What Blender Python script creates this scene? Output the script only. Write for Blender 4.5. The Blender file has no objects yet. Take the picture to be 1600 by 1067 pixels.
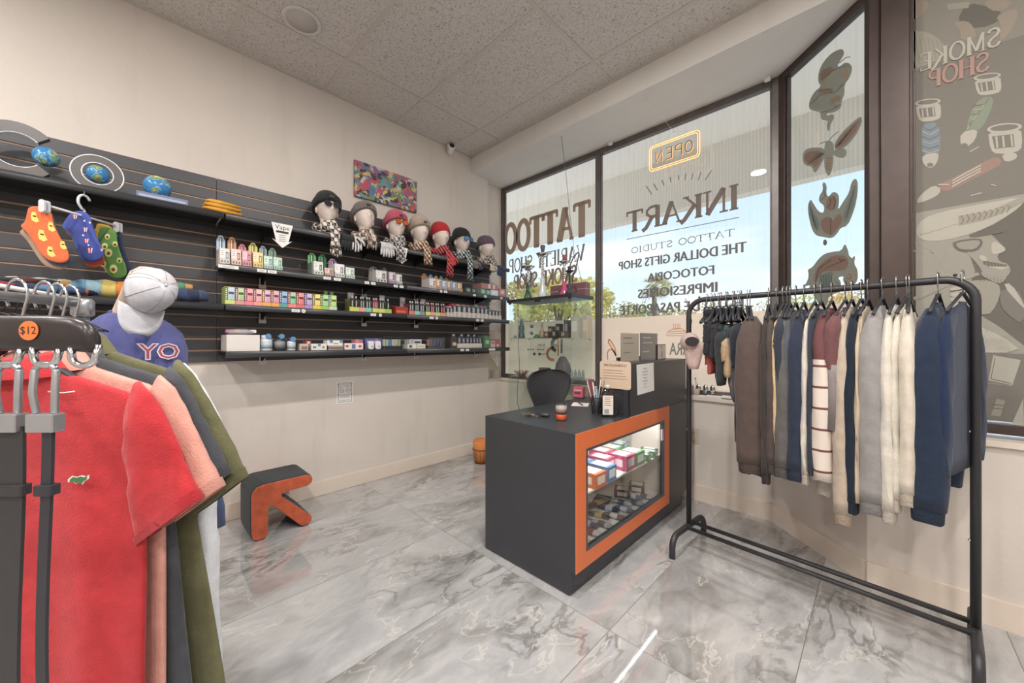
import bpy, math, random
from mathutils import Vector, Matrix, noise
random.seed(7)
R = math.radians
PI = math.pi
scene = bpy.context.scene
COL = scene.collection

# ---------------------------------------------------------------- camera
FPX = 587.0                     # focal length in pixels of a 1600 px wide frame
TH = R(44.27)                   # camera yaw to the left of +Y
CAMZ = 1.20
FW = Vector((-math.sin(TH), math.cos(TH), 0))
RT = Vector((math.cos(TH), math.sin(TH), 0))
cd = bpy.data.cameras.new('camera')
cam = bpy.data.objects.new('camera', cd)
COL.objects.link(cam)
cam.location = (0, 0, CAMZ)
cam.rotation_euler = (R(90), 0, TH)
cd.sensor_fit = 'HORIZONTAL'
cd.sensor_width = 36
cd.lens = 36 * FPX / 1600
cd.clip_start = 0.02
cd.clip_end = 300
scene.camera = cam

# ---------------------------------------------------------------- colour management
vs = scene.view_settings
vs.view_transform = 'Standard'
vs.look = 'None'
vs.gamma = 1
vs.use_curve_mapping = False
vs.exposure = 0.06
CEIL = 3.17
XL = -3.12        # left wall
YF = 3.02         # front knee wall of the bay
YR = 2.56         # front wall, right part
SILL = 0.78
SOF = 3.0         # soffit over the bay
GL = 0.09         # glass plane set back from the knee wall face

# ---------------------------------------------------------------- world
w = bpy.data.worlds.new('sky')
scene.world = w
w.use_nodes = True
nt = w.node_tree
for n in list(nt.nodes): nt.nodes.remove(n)
wo = nt.nodes.new('ShaderNodeOutputWorld')
wb = nt.nodes.new('ShaderNodeBackground')
tc = nt.nodes.new('ShaderNodeTexCoord')
sep = nt.nodes.new('ShaderNodeSeparateXYZ')
cr = nt.nodes.new('ShaderNodeValToRGB')
cr.color_ramp.elements[0].position = 0.0
cr.color_ramp.elements[0].color = (0.80, 0.84, 0.88, 1)
cr.color_ramp.elements[1].position = 0.55
cr.color_ramp.elements[1].color = (0.40, 0.57, 0.82, 1)
e = cr.color_ramp.elements.new(0.16); e.color = (0.60, 0.73, 0.88, 1)
mp = nt.nodes.new('ShaderNodeMapping'); mp.inputs['Scale'].default_value = (1.2, 1.2, 5)
nz = nt.nodes.new('ShaderNodeTexNoise'); nz.inputs['Scale'].default_value = 2.2; nz.inputs['Detail'].default_value = 6
cl = nt.nodes.new('ShaderNodeValToRGB')
cl.color_ramp.elements[0].position = 0.48; cl.color_ramp.elements[1].position = 0.72
mx = nt.nodes.new('ShaderNodeMix'); mx.data_type = 'RGBA'
mx.inputs[7].default_value = (0.86, 0.88, 0.90, 1)
L = nt.links.new
L(tc.outputs['Generated'], sep.inputs[0]); L(sep.outputs['Z'], cr.inputs['Fac'])
L(tc.outputs['Generated'], mp.inputs[0]); L(mp.outputs[0], nz.inputs['Vector'])
L(nz.outputs['Fac'], cl.inputs['Fac']); L(cl.outputs['Color'], mx.inputs[0])
L(cr.outputs['Color'], mx.inputs[6]); L(mx.outputs[2], wb.inputs['Color'])
wb.inputs['Strength'].default_value = 1.62
L(wb.outputs[0], wo.inputs[0])

sd = bpy.data.lights.new('sun', 'SUN'); sd.energy = 4.2; sd.angle = R(2); sd.color = (1, .95, .88)
so = bpy.data.objects.new('sun', sd); COL.objects.link(so)
so.rotation_euler = (R(48), 0, R(150))   # comes from behind the shop, lights the trees and the lot
so.location = (4, -6, 12)

DOWNLIGHTS = [(-.99, 1.12), (.55, 1.12), (-.99, -.6), (.55, -.6), (-2.35, -1.5), (2.0, .4), (-.99, -2.2), (.55, -2.2), (2.0, -1.5)]  # first inferred from its window reflection; the rest added unseen to light the room
for i, (lx, ly) in enumerate(DOWNLIGHTS):
    ld = bpy.data.lights.new('downlight_lamp', 'AREA')
    ld.shape = 'DISK'; ld.size = 0.14; ld.energy = 33; ld.color = (1.0, 0.965, 0.93)
    lo = bpy.data.objects.new('downlight_lamp', ld); COL.objects.link(lo)
    lo.location = (lx, ly, CEIL - 0.02)
# ---------------------------------------------------------------- helpers
def proj(u, v):
    return FW + RT * ((u - 800) / FPX) + Vector((0, 0, (533.5 - v) / FPX))
def onX(u, v, X):
    d = proj(u, v); k = X / d.x
    return Vector((X, d.y * k, CAMZ + d.z * k))
def onY(u, v, Y):
    d = proj(u, v); k = Y / d.y
    return Vector((d.x * k, Y, CAMZ + d.z * k))
def onZ(u, v, Z):
    d = proj(u, v); k = (Z - CAMZ) / d.z
    return Vector((d.x * k, d.y * k, Z))
def onD(u, v, D):
    d = proj(u, v)
    return Vector((0, 0, CAMZ)) + d * D

def srgb(r, g=None, b=None):
    if g is None: r, g, b = r
    f = lambda c: ((c / 255 + 0.055) / 1.055) ** 2.4 if c > 10 else c / 255 / 12.92
    return (f(r), f(g), f(b), 1)

MATS = {}
def mat(name, col=(200, 200, 200), rough=0.6, metal=0.0, bump=0.0, bscale=60, spec=0.5, emit=None, es=1.0,
        var=0.0, vscale=8, sheen=0.0, coat=0.0, trans=0.0, alpha=1.0):
    if name in MATS: return MATS[name]
    m = bpy.data.materials.new(name); m.use_nodes = True
    t = m.node_tree; p = t.nodes['Principled BSDF']
    c = srgb(col)
    p.inputs['Base Color'].default_value = c
    p.inputs['Roughness'].default_value = rough
    p.inputs['Metallic'].default_value = metal
    p.inputs['Specular IOR Level'].default_value = spec
    p.inputs['Sheen Weight'].default_value = sheen
    p.inputs['Coat Weight'].default_value = coat
    p.inputs['Transmission Weight'].default_value = trans
    p.inputs['Alpha'].default_value = alpha
    if emit:
        p.inputs['Emission Color'].default_value = srgb(emit); p.inputs['Emission Strength'].default_value = es
    if bump or var:
        co = t.nodes.new('ShaderNodeTexCoord')
    if var:
        n = t.nodes.new('ShaderNodeTexNoise'); n.inputs['Scale'].default_value = vscale; n.inputs['Detail'].default_value = 5
        t.links.new(co.outputs['Object'], n.inputs['Vector'])
        r_ = t.nodes.new('ShaderNodeMapRange'); r_.inputs[1].default_value = .3; r_.inputs[2].default_value = .7
        r_.inputs[3].default_value = 1 - var; r_.inputs[4].default_value = 1 + var
        t.links.new(n.outputs['Fac'], r_.inputs[0])
        h = t.nodes.new('ShaderNodeHueSaturation'); h.inputs['Color'].default_value = c
        t.links.new(r_.outputs[0], h.inputs['Value']); t.links.new(h.outputs[0], p.inputs['Base Color'])
    if bump:
        n = t.nodes.new('ShaderNodeTexNoise'); n.inputs['Scale'].default_value = bscale; n.inputs['Detail'].default_value = 4
        t.links.new(co.outputs['Object'], n.inputs['Vector'])
        b = t.nodes.new('ShaderNodeBump'); b.inputs['Strength'].default_value = bump; b.inputs['Distance'].default_value = 0.004
        t.links.new(n.outputs['Fac'], b.inputs['Height']); t.links.new(b.outputs[0], p.inputs['Normal'])
    MATS[name] = m
    return m
def desat(c, k):
    g = .3 * c[0] + .59 * c[1] + .11 * c[2]
    return tuple(int(q + (g - q) * k) for q in c)
def cmat(col, rough=0.5, **k):
    col = desat(col, .15)
    return mat('paint_%d_%d_%d_%d' % (col[0], col[1], col[2], int(rough * 10)), col, rough, **k)
def fabric(col, k='cloth'):
    col = desat(col, .14)
    return mat('%s_%d_%d_%d' % (k, *col), col, 0.92, bump=0.5, bscale=260, var=0.10, vscale=30, sheen=0.15, spec=0.15)

def glass_mat(name, tint=(245, 250, 248), refl=1.0, dirt=0.0):
    """thin pane: clear transmission plus a Fresnel mirror, optionally a little grime"""
    if name in MATS: return MATS[name]
    m = bpy.data.materials.new(name); m.use_nodes = True
    t = m.node_tree
    for n in list(t.nodes): t.nodes.remove(n)
    o = t.nodes.new('ShaderNodeOutputMaterial')
    tr = t.nodes.new('ShaderNodeBsdfTransparent'); tr.inputs[0].default_value = srgb(tint)
    g = t.nodes.new('ShaderNodeBsdfGlossy'); g.inputs['Roughness'].default_value = 0.0
    def mth(op, a, b=None):
        n_ = t.nodes.new('ShaderNodeMath'); n_.operation = op; n_.use_clamp = op == 'MINIMUM'
        for i_, q_ in enumerate((a, b)):
            if q_ is None: continue
            if isinstance(q_, (int, float)): n_.inputs[i_].default_value = q_
            else: t.links.new(q_, n_.inputs[i_])
        return n_.outputs[0]
    ge = t.nodes.new('ShaderNodeNewGeometry'); dp = t.nodes.new('ShaderNodeVectorMath'); dp.operation = 'DOT_PRODUCT'
    t.links.new(ge.outputs['Normal'], dp.inputs[0]); t.links.new(ge.outputs['Incoming'], dp.inputs[1])
    c_ = mth('ABSOLUTE', dp.outputs['Value'])
    sch = mth('ADD', mth('MULTIPLY', mth('POWER', mth('SUBTRACT', 1.0, c_), 5.0), .96), .04)
    mu = t.nodes.new('ShaderNodeMath'); mu.operation = 'MULTIPLY'; mu.inputs[1].default_value = refl; mu.use_clamp = True
    t.links.new(sch, mu.inputs[0])
    mi = t.nodes.new('ShaderNodeMixShader')
    t.links.new(mu.outputs[0], mi.inputs[0]); t.links.new(tr.outputs[0], mi.inputs[1]); t.links.new(g.outputs[0], mi.inputs[2])
    last = mi
    if dirt:
        df = t.nodes.new('ShaderNodeBsdfTranslucent'); df.inputs[0].default_value = (.8, .8, .78, 1)
        co = t.nodes.new('ShaderNodeTexCoord'); mp_ = t.nodes.new('ShaderNodeMapping')
        mp_.inputs['Scale'].default_value = (45, 45, 2.0)
        n = t.nodes.new('ShaderNodeTexNoise'); n.inputs['Scale'].default_value = 1.0; n.inputs['Detail'].default_value = 6
        r_ = t.nodes.new('ShaderNodeMapRange'); r_.inputs[1].default_value = .45; r_.inputs[2].default_value = .8
        r_.inputs[3].default_value = dirt * .3; r_.inputs[4].default_value = dirt * 2
        t.links.new(co.outputs['Object'], mp_.inputs[0]); t.links.new(mp_.outputs[0], n.inputs['Vector'])
        t.links.new(n.outputs['Fac'], r_.inputs[0])
        m2 = t.nodes.new('ShaderNodeMixShader')
        t.links.new(r_.outputs[0], m2.inputs[0]); t.links.new(mi.outputs[0], m2.inputs[1]); t.links.new(df.outputs[0], m2.inputs[2])
        last = m2
    t.links.new(last.outputs[0], o.inputs[0])
    MATS[name] = m
    return m

class MB:
    """collects geometry for ONE mesh object"""
    def __init__(s):
        s.v = []; s.f = []; s.mi = []; s.sm = []; s.mats = []
    def m(s, mt):
        if mt not in s.mats: s.mats.append(mt)
        return s.mats.index(mt)
    def add(s, vs_, fs, mt, smooth=False, M=None):
        o = len(s.v)
        if M is not None: vs_ = [M @ Vector(q) for q in vs_]
        s.v += [tuple(q) for q in vs_]
        i = s.m(mt)
        for f in fs:
            s.f.append([o + k for k in f]); s.mi.append(i); s.sm.append(smooth)
        return s
    def box(s, x0, x1, y0, y1, z0, z1, mt, M=None):
        vs_ = [(x0, y0, z0), (x1, y0, z0), (x1, y1, z0), (x0, y1, z0), (x0, y0, z1), (x1, y0, z1), (x1, y1, z1), (x0, y1, z1)]
        fs = [(0, 3, 2, 1), (4, 5, 6, 7), (0, 1, 5, 4), (1, 2, 6, 5), (2, 3, 7, 6), (3, 0, 4, 7)]
        return s.add(vs_, fs, mt, False, M)
    def loft(s, rings, mt, cap=True, smooth=True, closed=True, M=None):
        n = len(rings[0]); vs_ = [q for r in rings for q in r]; fs = []
        for i in range(len(rings) - 1):
            for j in range(n if closed else n - 1):
                a = i * n + j; b = i * n + (j + 1) % n
                fs.append((a, b, b + n, a + n))
        if cap and closed:
            fs.append(tuple(range(n - 1, -1, -1))); fs.append(tuple(range((len(rings) - 1) * n, len(rings) * n)))
        return s.add(vs_, fs, mt, smooth, M)
    def lathe(s, prof, mt, n=20, c=(0, 0, 0), M=None, smooth=True, sx=1, sy=1):
        rings = [[(c[0] + sx * r * math.cos(2 * PI * k / n), c[1] + sy * r * math.sin(2 * PI * k / n), c[2] + z) for k in range(n)] for r, z in prof]
        return s.loft(rings, mt, True, smooth, True, M)
    def tube(s, pts, r, mt, n=8, cap=True, M=None, flat=1.0):
        pts = [Vector(p) for p in pts]
        rs = r if isinstance(r, (list, tuple)) else [r] * len(pts)
        rings = []
        prev = None
        for i, p in enumerate(pts):
            a = pts[max(i - 1, 0)]; b = pts[min(i + 1, len(pts) - 1)]
            d = (b - a).normalized() if (b - a).length > 1e-9 else Vector((0, 0, 1))
            if prev is None:
                up = Vector((0, 0, 1)) if abs(d.z) < 0.9 else Vector((1, 0, 0))
                x = d.cross(up).normalized()
            else:
                x = (prev - d * prev.dot(d)); x = x.normalized() if x.length > 1e-6 else d.orthogonal().normalized()
            y = d.cross(x).normalized(); prev = x
            rings.append([tuple(p + (x * math.cos(2 * PI * k / n) + y * math.sin(2 * PI * k / n) * flat) * rs[i]) for k in range(n)])
        return s.loft(rings, mt, cap, True, True, M)
    def ball(s, c, r, mt, n=16, k=10, sc=(1, 1, 1), M=None, warp=None):
        rings = []
        for i in range(k + 1):
            a = -PI / 2 + PI * i / k
            rr = max(math.cos(a), 0.02); ring = []
            for j in range(n):
                b = 2 * PI * j / n
                q = Vector((rr * math.cos(b) * sc[0] * r, rr * math.sin(b) * sc[1] * r, math.sin(a) * sc[2] * r))
                if warp: q = warp(q)
                ring.append((c[0] + q.x, c[1] + q.y, c[2] + q.z))
            rings.append(ring)
        return s.loft(rings, mt, True, True, True, M)
    def prism(s, poly, mt, O, U, V, t0, t1, smooth=False):
        """2-D outline (list of (a,b)) in plane O + a U + b V, extruded along U x V from t0 to t1"""
        O = Vector(O); U = Vector(U); V = Vector(V); N = U.cross(V).normalized()
        n = len(poly)
        vs_ = [O + U * a + V * b + N * t0 for a, b in poly] + [O + U * a + V * b + N * t1 for a, b in poly]
        fs = [tuple(range(n - 1, -1, -1)), tuple(range(n, 2 * n))] + [(i, (i + 1) % n, (i + 1) % n + n, i + n) for i in range(n)]
        return s.add(vs_, fs, mt, smooth)
    def build(s, name, parent=None, bevel=0, sub=0, seg=2):
        me = bpy.data.meshes.new(name)
        me.from_pydata(s.v, [], s.f)
        for m_ in s.mats: me.materials.append(m_)
        me.polygons.foreach_set('material_index', s.mi)
        me.polygons.foreach_set('use_smooth', s.sm)
        me.update()
        o = bpy.data.objects.new(name, me); COL.objects.link(o)
        if parent is not None: o.parent = parent
        if bevel:
            b = o.modifiers.new('bevel', 'BEVEL'); b.width = bevel; b.segments = seg; b.limit_method = 'ANGLE'
        if sub:
            b = o.modifiers.new('sub', 'SUBSURF'); b.levels = sub; b.render_levels = sub
        return o

def tag(o, label, cat, group=None, kind=None):
    o['label'] = label; o['category'] = cat
    if group: o['group'] = group
    if kind: o['kind'] = kind
    return o
def thing(name, label, cat, loc=(0, 0, 0), rz=0, group=None):
    o = bpy.data.objects.new(name, None); COL.objects.link(o)
    o.empty_display_size = .05
    o.location = loc; o.rotation_euler = (0, 0, rz)
    return tag(o, label, cat, group)
def struct(o):
    o['kind'] = 'structure'; return o
def dup(root, loc=None, rz=None, label=None, group=None, scale=None):
    r = root.copy(); COL.objects.link(r)
    if loc is not None: r.location = loc
    if rz is not None: r.rotation_euler = (0, 0, rz)
    if label: r['label'] = label
    if group: r['group'] = group
    if scale: r.scale = scale
    for ch in list(root.children):
        c = ch.copy(); COL.objects.link(c); c.parent = r
        for g in list(ch.children):
            d = g.copy(); COL.objects.link(d); d.parent = c
    return r
def circ(r, n=24, a0=0, a1=2 * PI, cx=0, cy=0, ry=None):
    ry = r if ry is None else ry
    full = abs(a1 - a0 - 2 * PI) < 1e-6
    k = n if full else n + 1
    return [(cx + r * math.cos(a0 + (a1 - a0) * i / n), cy + ry * math.sin(a0 + (a1 - a0) * i / n)) for i in range(k)]
def rrect(w_, h_, r, n=5, cx=0, cy=0):
    out = []
    for sx, sy, a in ((1, 1, 0), (-1, 1, PI / 2), (-1, -1, PI), (1, -1, 1.5 * PI)):
        for i in range(n + 1):
            b = a + PI / 2 * i / n
            out.append((cx + sx * (w_ / 2 - r) + r * math.cos(b), cy + sy * (h_ / 2 - r) + r * math.sin(b)))
    return out
def text_mesh(txt, size, O, U, V, mt, mb, depth=0.0008, align='CENTER', bold=0.0, sx=1.0):
    """add lettering to mesh builder mb, U = reading direction, V = up"""
    cu = bpy.data.curves.new('lettering', 'FONT'); cu.body = txt; cu.size = size
    cu.align_x = align; cu.align_y = 'CENTER'; cu.offset = bold; cu.resolution_u = 2
    ob = bpy.data.objects.new('lettering', cu); COL.objects.link(ob)
    bpy.context.view_layer.update()
    me = bpy.data.meshes.new_from_object(ob.evaluated_get(bpy.context.evaluated_depsgraph_get()))
    O = Vector(O); U = Vector(U).normalized(); V = Vector(V).normalized(); N = U.cross(V)
    vs_ = [O + U * (q.co.x * sx) + V * q.co.y + N * depth for q in me.vertices]
    fs = [tuple(p.vertices) for p in me.polygons]
    if vs_: mb.add(vs_, fs, mt)
    bpy.data.objects.remove(ob); bpy.data.curves.remove(cu); bpy.data.meshes.remove(me)
# a plain serif stroke alphabet, unit height: (points, weight) ; weight 1 = stem, .35 = hairline
SERIF = {
 'T': (.8, [([(.4, 0), (.4, 1)], 1), ([(.02, .97), (.78, .97)], .5), ([(.03, 1), (.03, .78)], .4), ([(.77, 1), (.77, .78)], .4), ([(.25, .01), (.55, .01)], .35)]),
 'A': (.85, [([(.1, 0), (.42, 1)], .4), ([(.42, 1), (.74, 0)], 1), ([(.2, .34), (.62, .34)], .4), ([(0, .01), (.22, .01)], .35), ([(.6, .01), (.88, .01)], .35)]),
 'O': (.85, [([(.42 + .35 * math.cos(a * PI / 10), .5 + .48 * math.sin(a * PI / 10)) for a in range(21)], .75)]),
 'I': (.4, [([(.2, 0), (.2, 1)], 1), ([(.05, .01), (.35, .01)], .35), ([(.05, .99), (.35, .99)], .35)]),
 'N': (.9, [([(.15, 0), (.15, 1)], .45), ([(.15, 1), (.75, 0)], 1), ([(.75, 0), (.75, 1)], .45), ([(0, .01), (.3, .01)], .35), ([(.6, .99), (.9, .99)], .35)]),
 'K': (.85, [([(.18, 0), (.18, 1)], 1), ([(.22, .45), (.68, 1)], .45), ([(.34, .58), (.74, 0), (.9, -.12)], .9), ([(.03, .01), (.33, .01)], .35), ([(.03, .99), (.33, .99)], .35), ([(.55, .99), (.8, .99)], .35)]),
 'R': (.85, [([(.18, 0), (.18, 1)], 1), ([(.2, .98), (.5, .97), (.66, .84), (.66, .66), (.5, .52), (.2, .5)], .6), ([(.42, .5), (.7, .02), (.88, -.1)], .9), ([(.03, .01), (.33, .01)], .35)]),
 'V': (.85, [([(.1, 1), (.42, 0)], 1), ([(.42, 0), (.74, 1)], .4), ([(0, .99), (.24, .99)], .35), ([(.62, .99), (.86, .99)], .35)]),
 'E': (.7, [([(.16, 0), (.16, 1)], 1), ([(.16, .97), (.62, .97)], .45), ([(.16, .5), (.5, .5)], .4), ([(.16, .03), (.64, .03)], .45), ([(.62, 1), (.62, .8)], .35), ([(.64, 0), (.64, .22)], .35)]),
 'Y': (.8, [([(.08, 1), (.4, .48)], .9), ([(.4, .48), (.72, 1)], .4), ([(.4, 0), (.4, .5)], 1), ([(.25, .01), (.55, .01)], .35)]),
 'S': (.7, [([(.6, .82), (.52, .95), (.35, .99), (.16, .92), (.1, .76), (.2, .6), (.45, .46), (.58, .3), (.54, .1), (.35, .01), (.15, .05), (.07, .2)], .8)]),
 'H': (.85, [([(.15, 0), (.15, 1)], 1), ([(.7, 0), (.7, 1)], 1), ([(.15, .5), (.7, .5)], .4), ([(0, .01), (.3, .01)], .35), ([(.55, .01), (.85, .01)], .35), ([(0, .99), (.3, .99)], .35), ([(.55, .99), (.85, .99)], .35)]),
 'P': (.75, [([(.18, 0), (.18, 1)], 1), ([(.2, .98), (.5, .97), (.66, .84), (.66, .64), (.5, .5), (.2, .48)], .6), ([(.03, .01), (.33, .01)], .35)]),
 'M': (1.0, [([(.14, 0), (.14, 1)], .5), ([(.14, 1), (.48, .1)], .9), ([(.48, .1), (.82, 1)], .5), ([(.82, 1), (.82, 0)], 1), ([(0, .01), (.28, .01)], .35), ([(.68, .01), (.97, .01)], .35)]),
 'D': (.85, [([(.16, 0), (.16, 1)], 1), ([(.16, .98), (.45, .96), (.7, .75), (.74, .5), (.7, .25), (.45, .04), (.16, .02)], .6)]),
 'U': (.85, [([(.16, 1), (.16, .3), (.28, .05), (.5, .02), (.68, .15), (.7, .35), (.7, 1)], .7), ([(.02, .99), (.3, .99)], .35), ([(.56, .99), (.84, .99)], .35)]),
 ' ': (.5, []),
}
def stroke_text(txt, O, U, V, H, W, mt, mb, weight=.12, depth=.0008):
    """lettering of height H stretched to total width W, starting at O, reading along U"""
    tot = sum(SERIF[c][0] for c in txt); kx = W / tot
    O = Vector(O); U = Vector(U).normalized(); V = Vector(V).normalized(); N = U.cross(V)
    x = 0
    for c in txt:
        wd, st = SERIF[c]
        for si, (pts, wt) in enumerate(st):
            P2 = [((x + a) * kx, b * H) for a, b in pts]
            hw = weight * wt * H / 2
            L_, R_ = [], []
            for i, p in enumerate(P2):
                a = P2[max(i - 1, 0)]; b = P2[min(i + 1, len(P2) - 1)]
                if P2[0] == P2[-1] and i in (0, len(P2) - 1): a, b = P2[-2], P2[1]
                dx, dy = b[0] - a[0], b[1] - a[1]; l = math.hypot(dx, dy) or 1
                nx, ny = -dy / l * hw, dx / l * hw
                L_.append((p[0] + nx, p[1] + ny)); R_.append((p[0] - nx, p[1] - ny))
            dd = depth + si * 0.00006
            vs_ = [O + U * a + V * b + N * dd for a, b in L_ + R_]; n = len(P2)
            mb.add(vs_, [(i, i + n, i + 1 + n, i + 1) for i in range(n - 1)], mt)
        x += wd
# ================================================================ setting: the room
def nodes_mat(name):
    m = bpy.data.materials.new(name); m.use_nodes = True
    MATS[name] = m
    return m, m.node_tree, m.node_tree.nodes['Principled BSDF']

def wall_material(name, col, stain=0.0):
    m, t, p = nodes_mat(name)
    N = t.nodes.new; K = t.links.new
    co = N('ShaderNodeTexCoord'); n = N('ShaderNodeTexNoise'); n.inputs['Scale'].default_value = 1.3; n.inputs['Detail'].default_value = 8
    K(co.outputs['Object'], n.inputs['Vector'])
    r_ = N('ShaderNodeMapRange'); r_.inputs[1].default_value = .3; r_.inputs[2].default_value = .75; r_.inputs[3].default_value = 1.03; r_.inputs[4].default_value = .93
    K(n.outputs['Fac'], r_.inputs[0])
    h = N('ShaderNodeHueSaturation'); h.inputs['Color'].default_value = srgb(col); K(r_.outputs[0], h.inputs['Value'])
    out = h.outputs[0]
    if stain:
        mp_ = N('ShaderNodeMapping'); mp_.inputs['Scale'].default_value = (5, 5, .8); K(co.outputs['Object'], mp_.inputs[0])
        n2 = N('ShaderNodeTexNoise'); n2.inputs['Scale'].default_value = 1.6; n2.inputs['Detail'].default_value = 9; K(mp_.outputs[0], n2.inputs['Vector'])
        r2 = N('ShaderNodeMapRange'); r2.inputs[1].default_value = .56; r2.inputs[2].default_value = .75; r2.inputs[3].default_value = 0; r2.inputs[4].default_value = stain
        K(n2.outputs['Fac'], r2.inputs[0])
        mx_ = N('ShaderNodeMix'); mx_.data_type = 'RGBA'; K(r2.outputs[0], mx_.inputs[0]); K(out, mx_.inputs[6]); mx_.inputs[7].default_value = srgb(150, 138, 125)
        out = mx_.outputs[2]
    K(out, p.inputs['Base Color'])
    p.inputs['Roughness'].default_value = .75
    n3 = N('ShaderNodeTexNoise'); n3.inputs['Scale'].default_value = 45; n3.inputs['Detail'].default_value = 6; K(co.outputs['Object'], n3.inputs['Vector'])
    b = N('ShaderNodeBump'); b.inputs['Strength'].default_value = .12; b.inputs['Distance'].default_value = .01; K(n3.outputs['Fac'], b.inputs['Height']); K(b.outputs[0], p.inputs['Normal'])
    return m
M_WALL = wall_material('wall_paint', (214, 205, 196), .14)
M_SOFF = wall_material('soffit_paint', (216, 212, 206), .1)
M_TRIM = mat('trim_paint', (222, 208, 194), .5, var=.05, vscale=3)

def floor_material():
    m, t, p = nodes_mat('marble_tile')
    N = t.nodes.new; K = t.links.new
    co = N('ShaderNodeTexCoord'); sp = N('ShaderNodeSeparateXYZ'); K(co.outputs['Object'], sp.inputs[0])
    def math_(op, a, b=None, c=None):
        n = N('ShaderNodeMath'); n.operation = op
        for i, q in enumerate((a, b, c)):
            if q is None: continue
            if isinstance(q, (int, float)): n.inputs[i].default_value = q
            else: K(q, n.inputs[i])
        return n.outputs[0]
    tx = math_('DIVIDE', math_('ADD', sp.outputs['X'], .21 + 59 * .59 - 29 * .59), .59)
    ty = math_('DIVIDE', math_('ADD', sp.outputs['Y'], 1.2 * 20 - 1.4), 1.2)
    fx = math_('FRACT', tx); fy = math_('FRACT', ty)
    ix = math_('FLOOR', tx); iy = math_('FLOOR', ty)
    dx = math_('MULTIPLY', math_('MINIMUM', fx, math_('SUBTRACT', 1, fx)), .59)
    dy = math_('MULTIPLY', math_('MINIMUM', fy, math_('SUBTRACT', 1, fy)), 1.2)
    joint = math_('LESS_THAN', math_('MINIMUM', dx, dy), .0016)
    seed = math_('ADD', math_('MULTIPLY', ix, 3.17), math_('MULTIPLY', iy, 7.31))
    cmb = N('ShaderNodeCombineXYZ'); K(seed, cmb.inputs[2]); K(math_('MULTIPLY', seed, 1.7), cmb.inputs[0])
    va = N('ShaderNodeVectorMath'); va.operation = 'ADD'; K(co.outputs['Object'], va.inputs[0]); K(cmb.outputs[0], va.inputs[1])
    mp_ = N('ShaderNodeMapping'); mp_.inputs['Rotation'].default_value = (0, 0, R(-14)); mp_.inputs['Scale'].default_value = (1.75, .85, 1); K(va.outputs[0], mp_.inputs[0])
    # warp
    nw = N('ShaderNodeTexNoise'); nw.inputs['Scale'].default_value = 1.3; nw.inputs['Detail'].default_value = 4; K(mp_.outputs[0], nw.inputs['Vector'])
    vm = N('ShaderNodeVectorMath'); vm.operation = 'MULTIPLY_ADD'; K(nw.outputs['Color'], vm.inputs[0]); vm.inputs[1].default_value = (.9, .9, .9); K(mp_.outputs[0], vm.inputs[2])
    n1 = N('ShaderNodeTexNoise'); n1.inputs['Scale'].default_value = 1.6; n1.inputs['Detail'].default_value = 8; n1.inputs['Roughness'].default_value = .62; K(vm.outputs[0], n1.inputs['Vector'])
    c1 = N('ShaderNodeValToRGB'); K(n1.outputs['Fac'], c1.inputs['Fac'])
    els = c1.color_ramp.elements
    els[0].position = .30; els[0].color = srgb(122, 119, 114)
    els[1].position = .72; els[1].color = srgb(190, 189, 188)
    e1 = els.new(.42); e1.color = srgb(156, 155, 154)
    e2 = els.new(.52); e2.color = srgb(178, 177, 176)
    e3 = els.new(.60); e3.color = srgb(165, 165, 166)
    # thin dark veins
    n2 = N('ShaderNodeTexNoise'); n2.inputs['Scale'].default_value = 2.3; n2.inputs['Detail'].default_value = 7; n2.inputs['Roughness'].default_value = .6; K(vm.outputs[0], n2.inputs['Vector'])
    ab = math_('ABSOLUTE', math_('SUBTRACT', n2.outputs['Fac'], .5))
    r1 = N('ShaderNodeMapRange'); r1.inputs[1].default_value = 0; r1.inputs[2].default_value = .035; r1.inputs[3].default_value = .7; r1.inputs[4].default_value = 0; K(ab, r1.inputs[0])
    n4 = N('ShaderNodeTexNoise'); n4.inputs['Scale'].default_value = 1.9; n4.inputs['Detail'].default_value = 3; K(va.outputs[0], n4.inputs['Vector'])
    r4 = N('ShaderNodeMapRange'); r4.inputs[1].default_value = .48; r4.inputs[2].default_value = .66; K(n4.outputs['Fac'], r4.inputs[0])
    m1 = N('ShaderNodeMix'); m1.data_type = 'RGBA'; K(math_('MULTIPLY', r1.outputs[0], r4.outputs[0]), m1.inputs[0]); K(c1.outputs[0], m1.inputs[6]); m1.inputs[7].default_value = srgb(84, 80, 74)
    # light thin veins
    n5 = N('ShaderNodeTexNoise'); n5.inputs['Scale'].default_value = 1.5; n5.inputs['Detail'].default_value = 9; n5.inputs['Roughness'].default_value = .55; K(vm.outputs[0], n5.inputs['Vector'])
    ab5 = math_('ABSOLUTE', math_('SUBTRACT', n5.outputs['Fac'], .47))
    r5 = N('ShaderNodeMapRange'); r5.inputs[1].default_value = 0; r5.inputs[2].default_value = .008; r5.inputs[3].default_value = .6; r5.inputs[4].default_value = 0; K(ab5, r5.inputs[0])
    m3 = N('ShaderNodeMix'); m3.data_type = 'RGBA'; K(r5.outputs[0], m3.inputs[0]); K(m1.outputs[2], m3.inputs[6]); m3.inputs[7].default_value = srgb(206, 202, 194)
    # a per-tile tone
    tn = N('ShaderNodeTexWhiteNoise'); tn.noise_dimensions = '1D'; K(seed, tn.inputs['W'])
    rt = N('ShaderNodeMapRange'); rt.inputs[3].default_value = .93; rt.inputs[4].default_value = 1.04; K(tn.outputs['Value'], rt.inputs[0])
    hs = N('ShaderNodeHueSaturation'); K(m3.outputs[2], hs.inputs['Color']); K(rt.outputs[0], hs.inputs['Value'])
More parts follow.
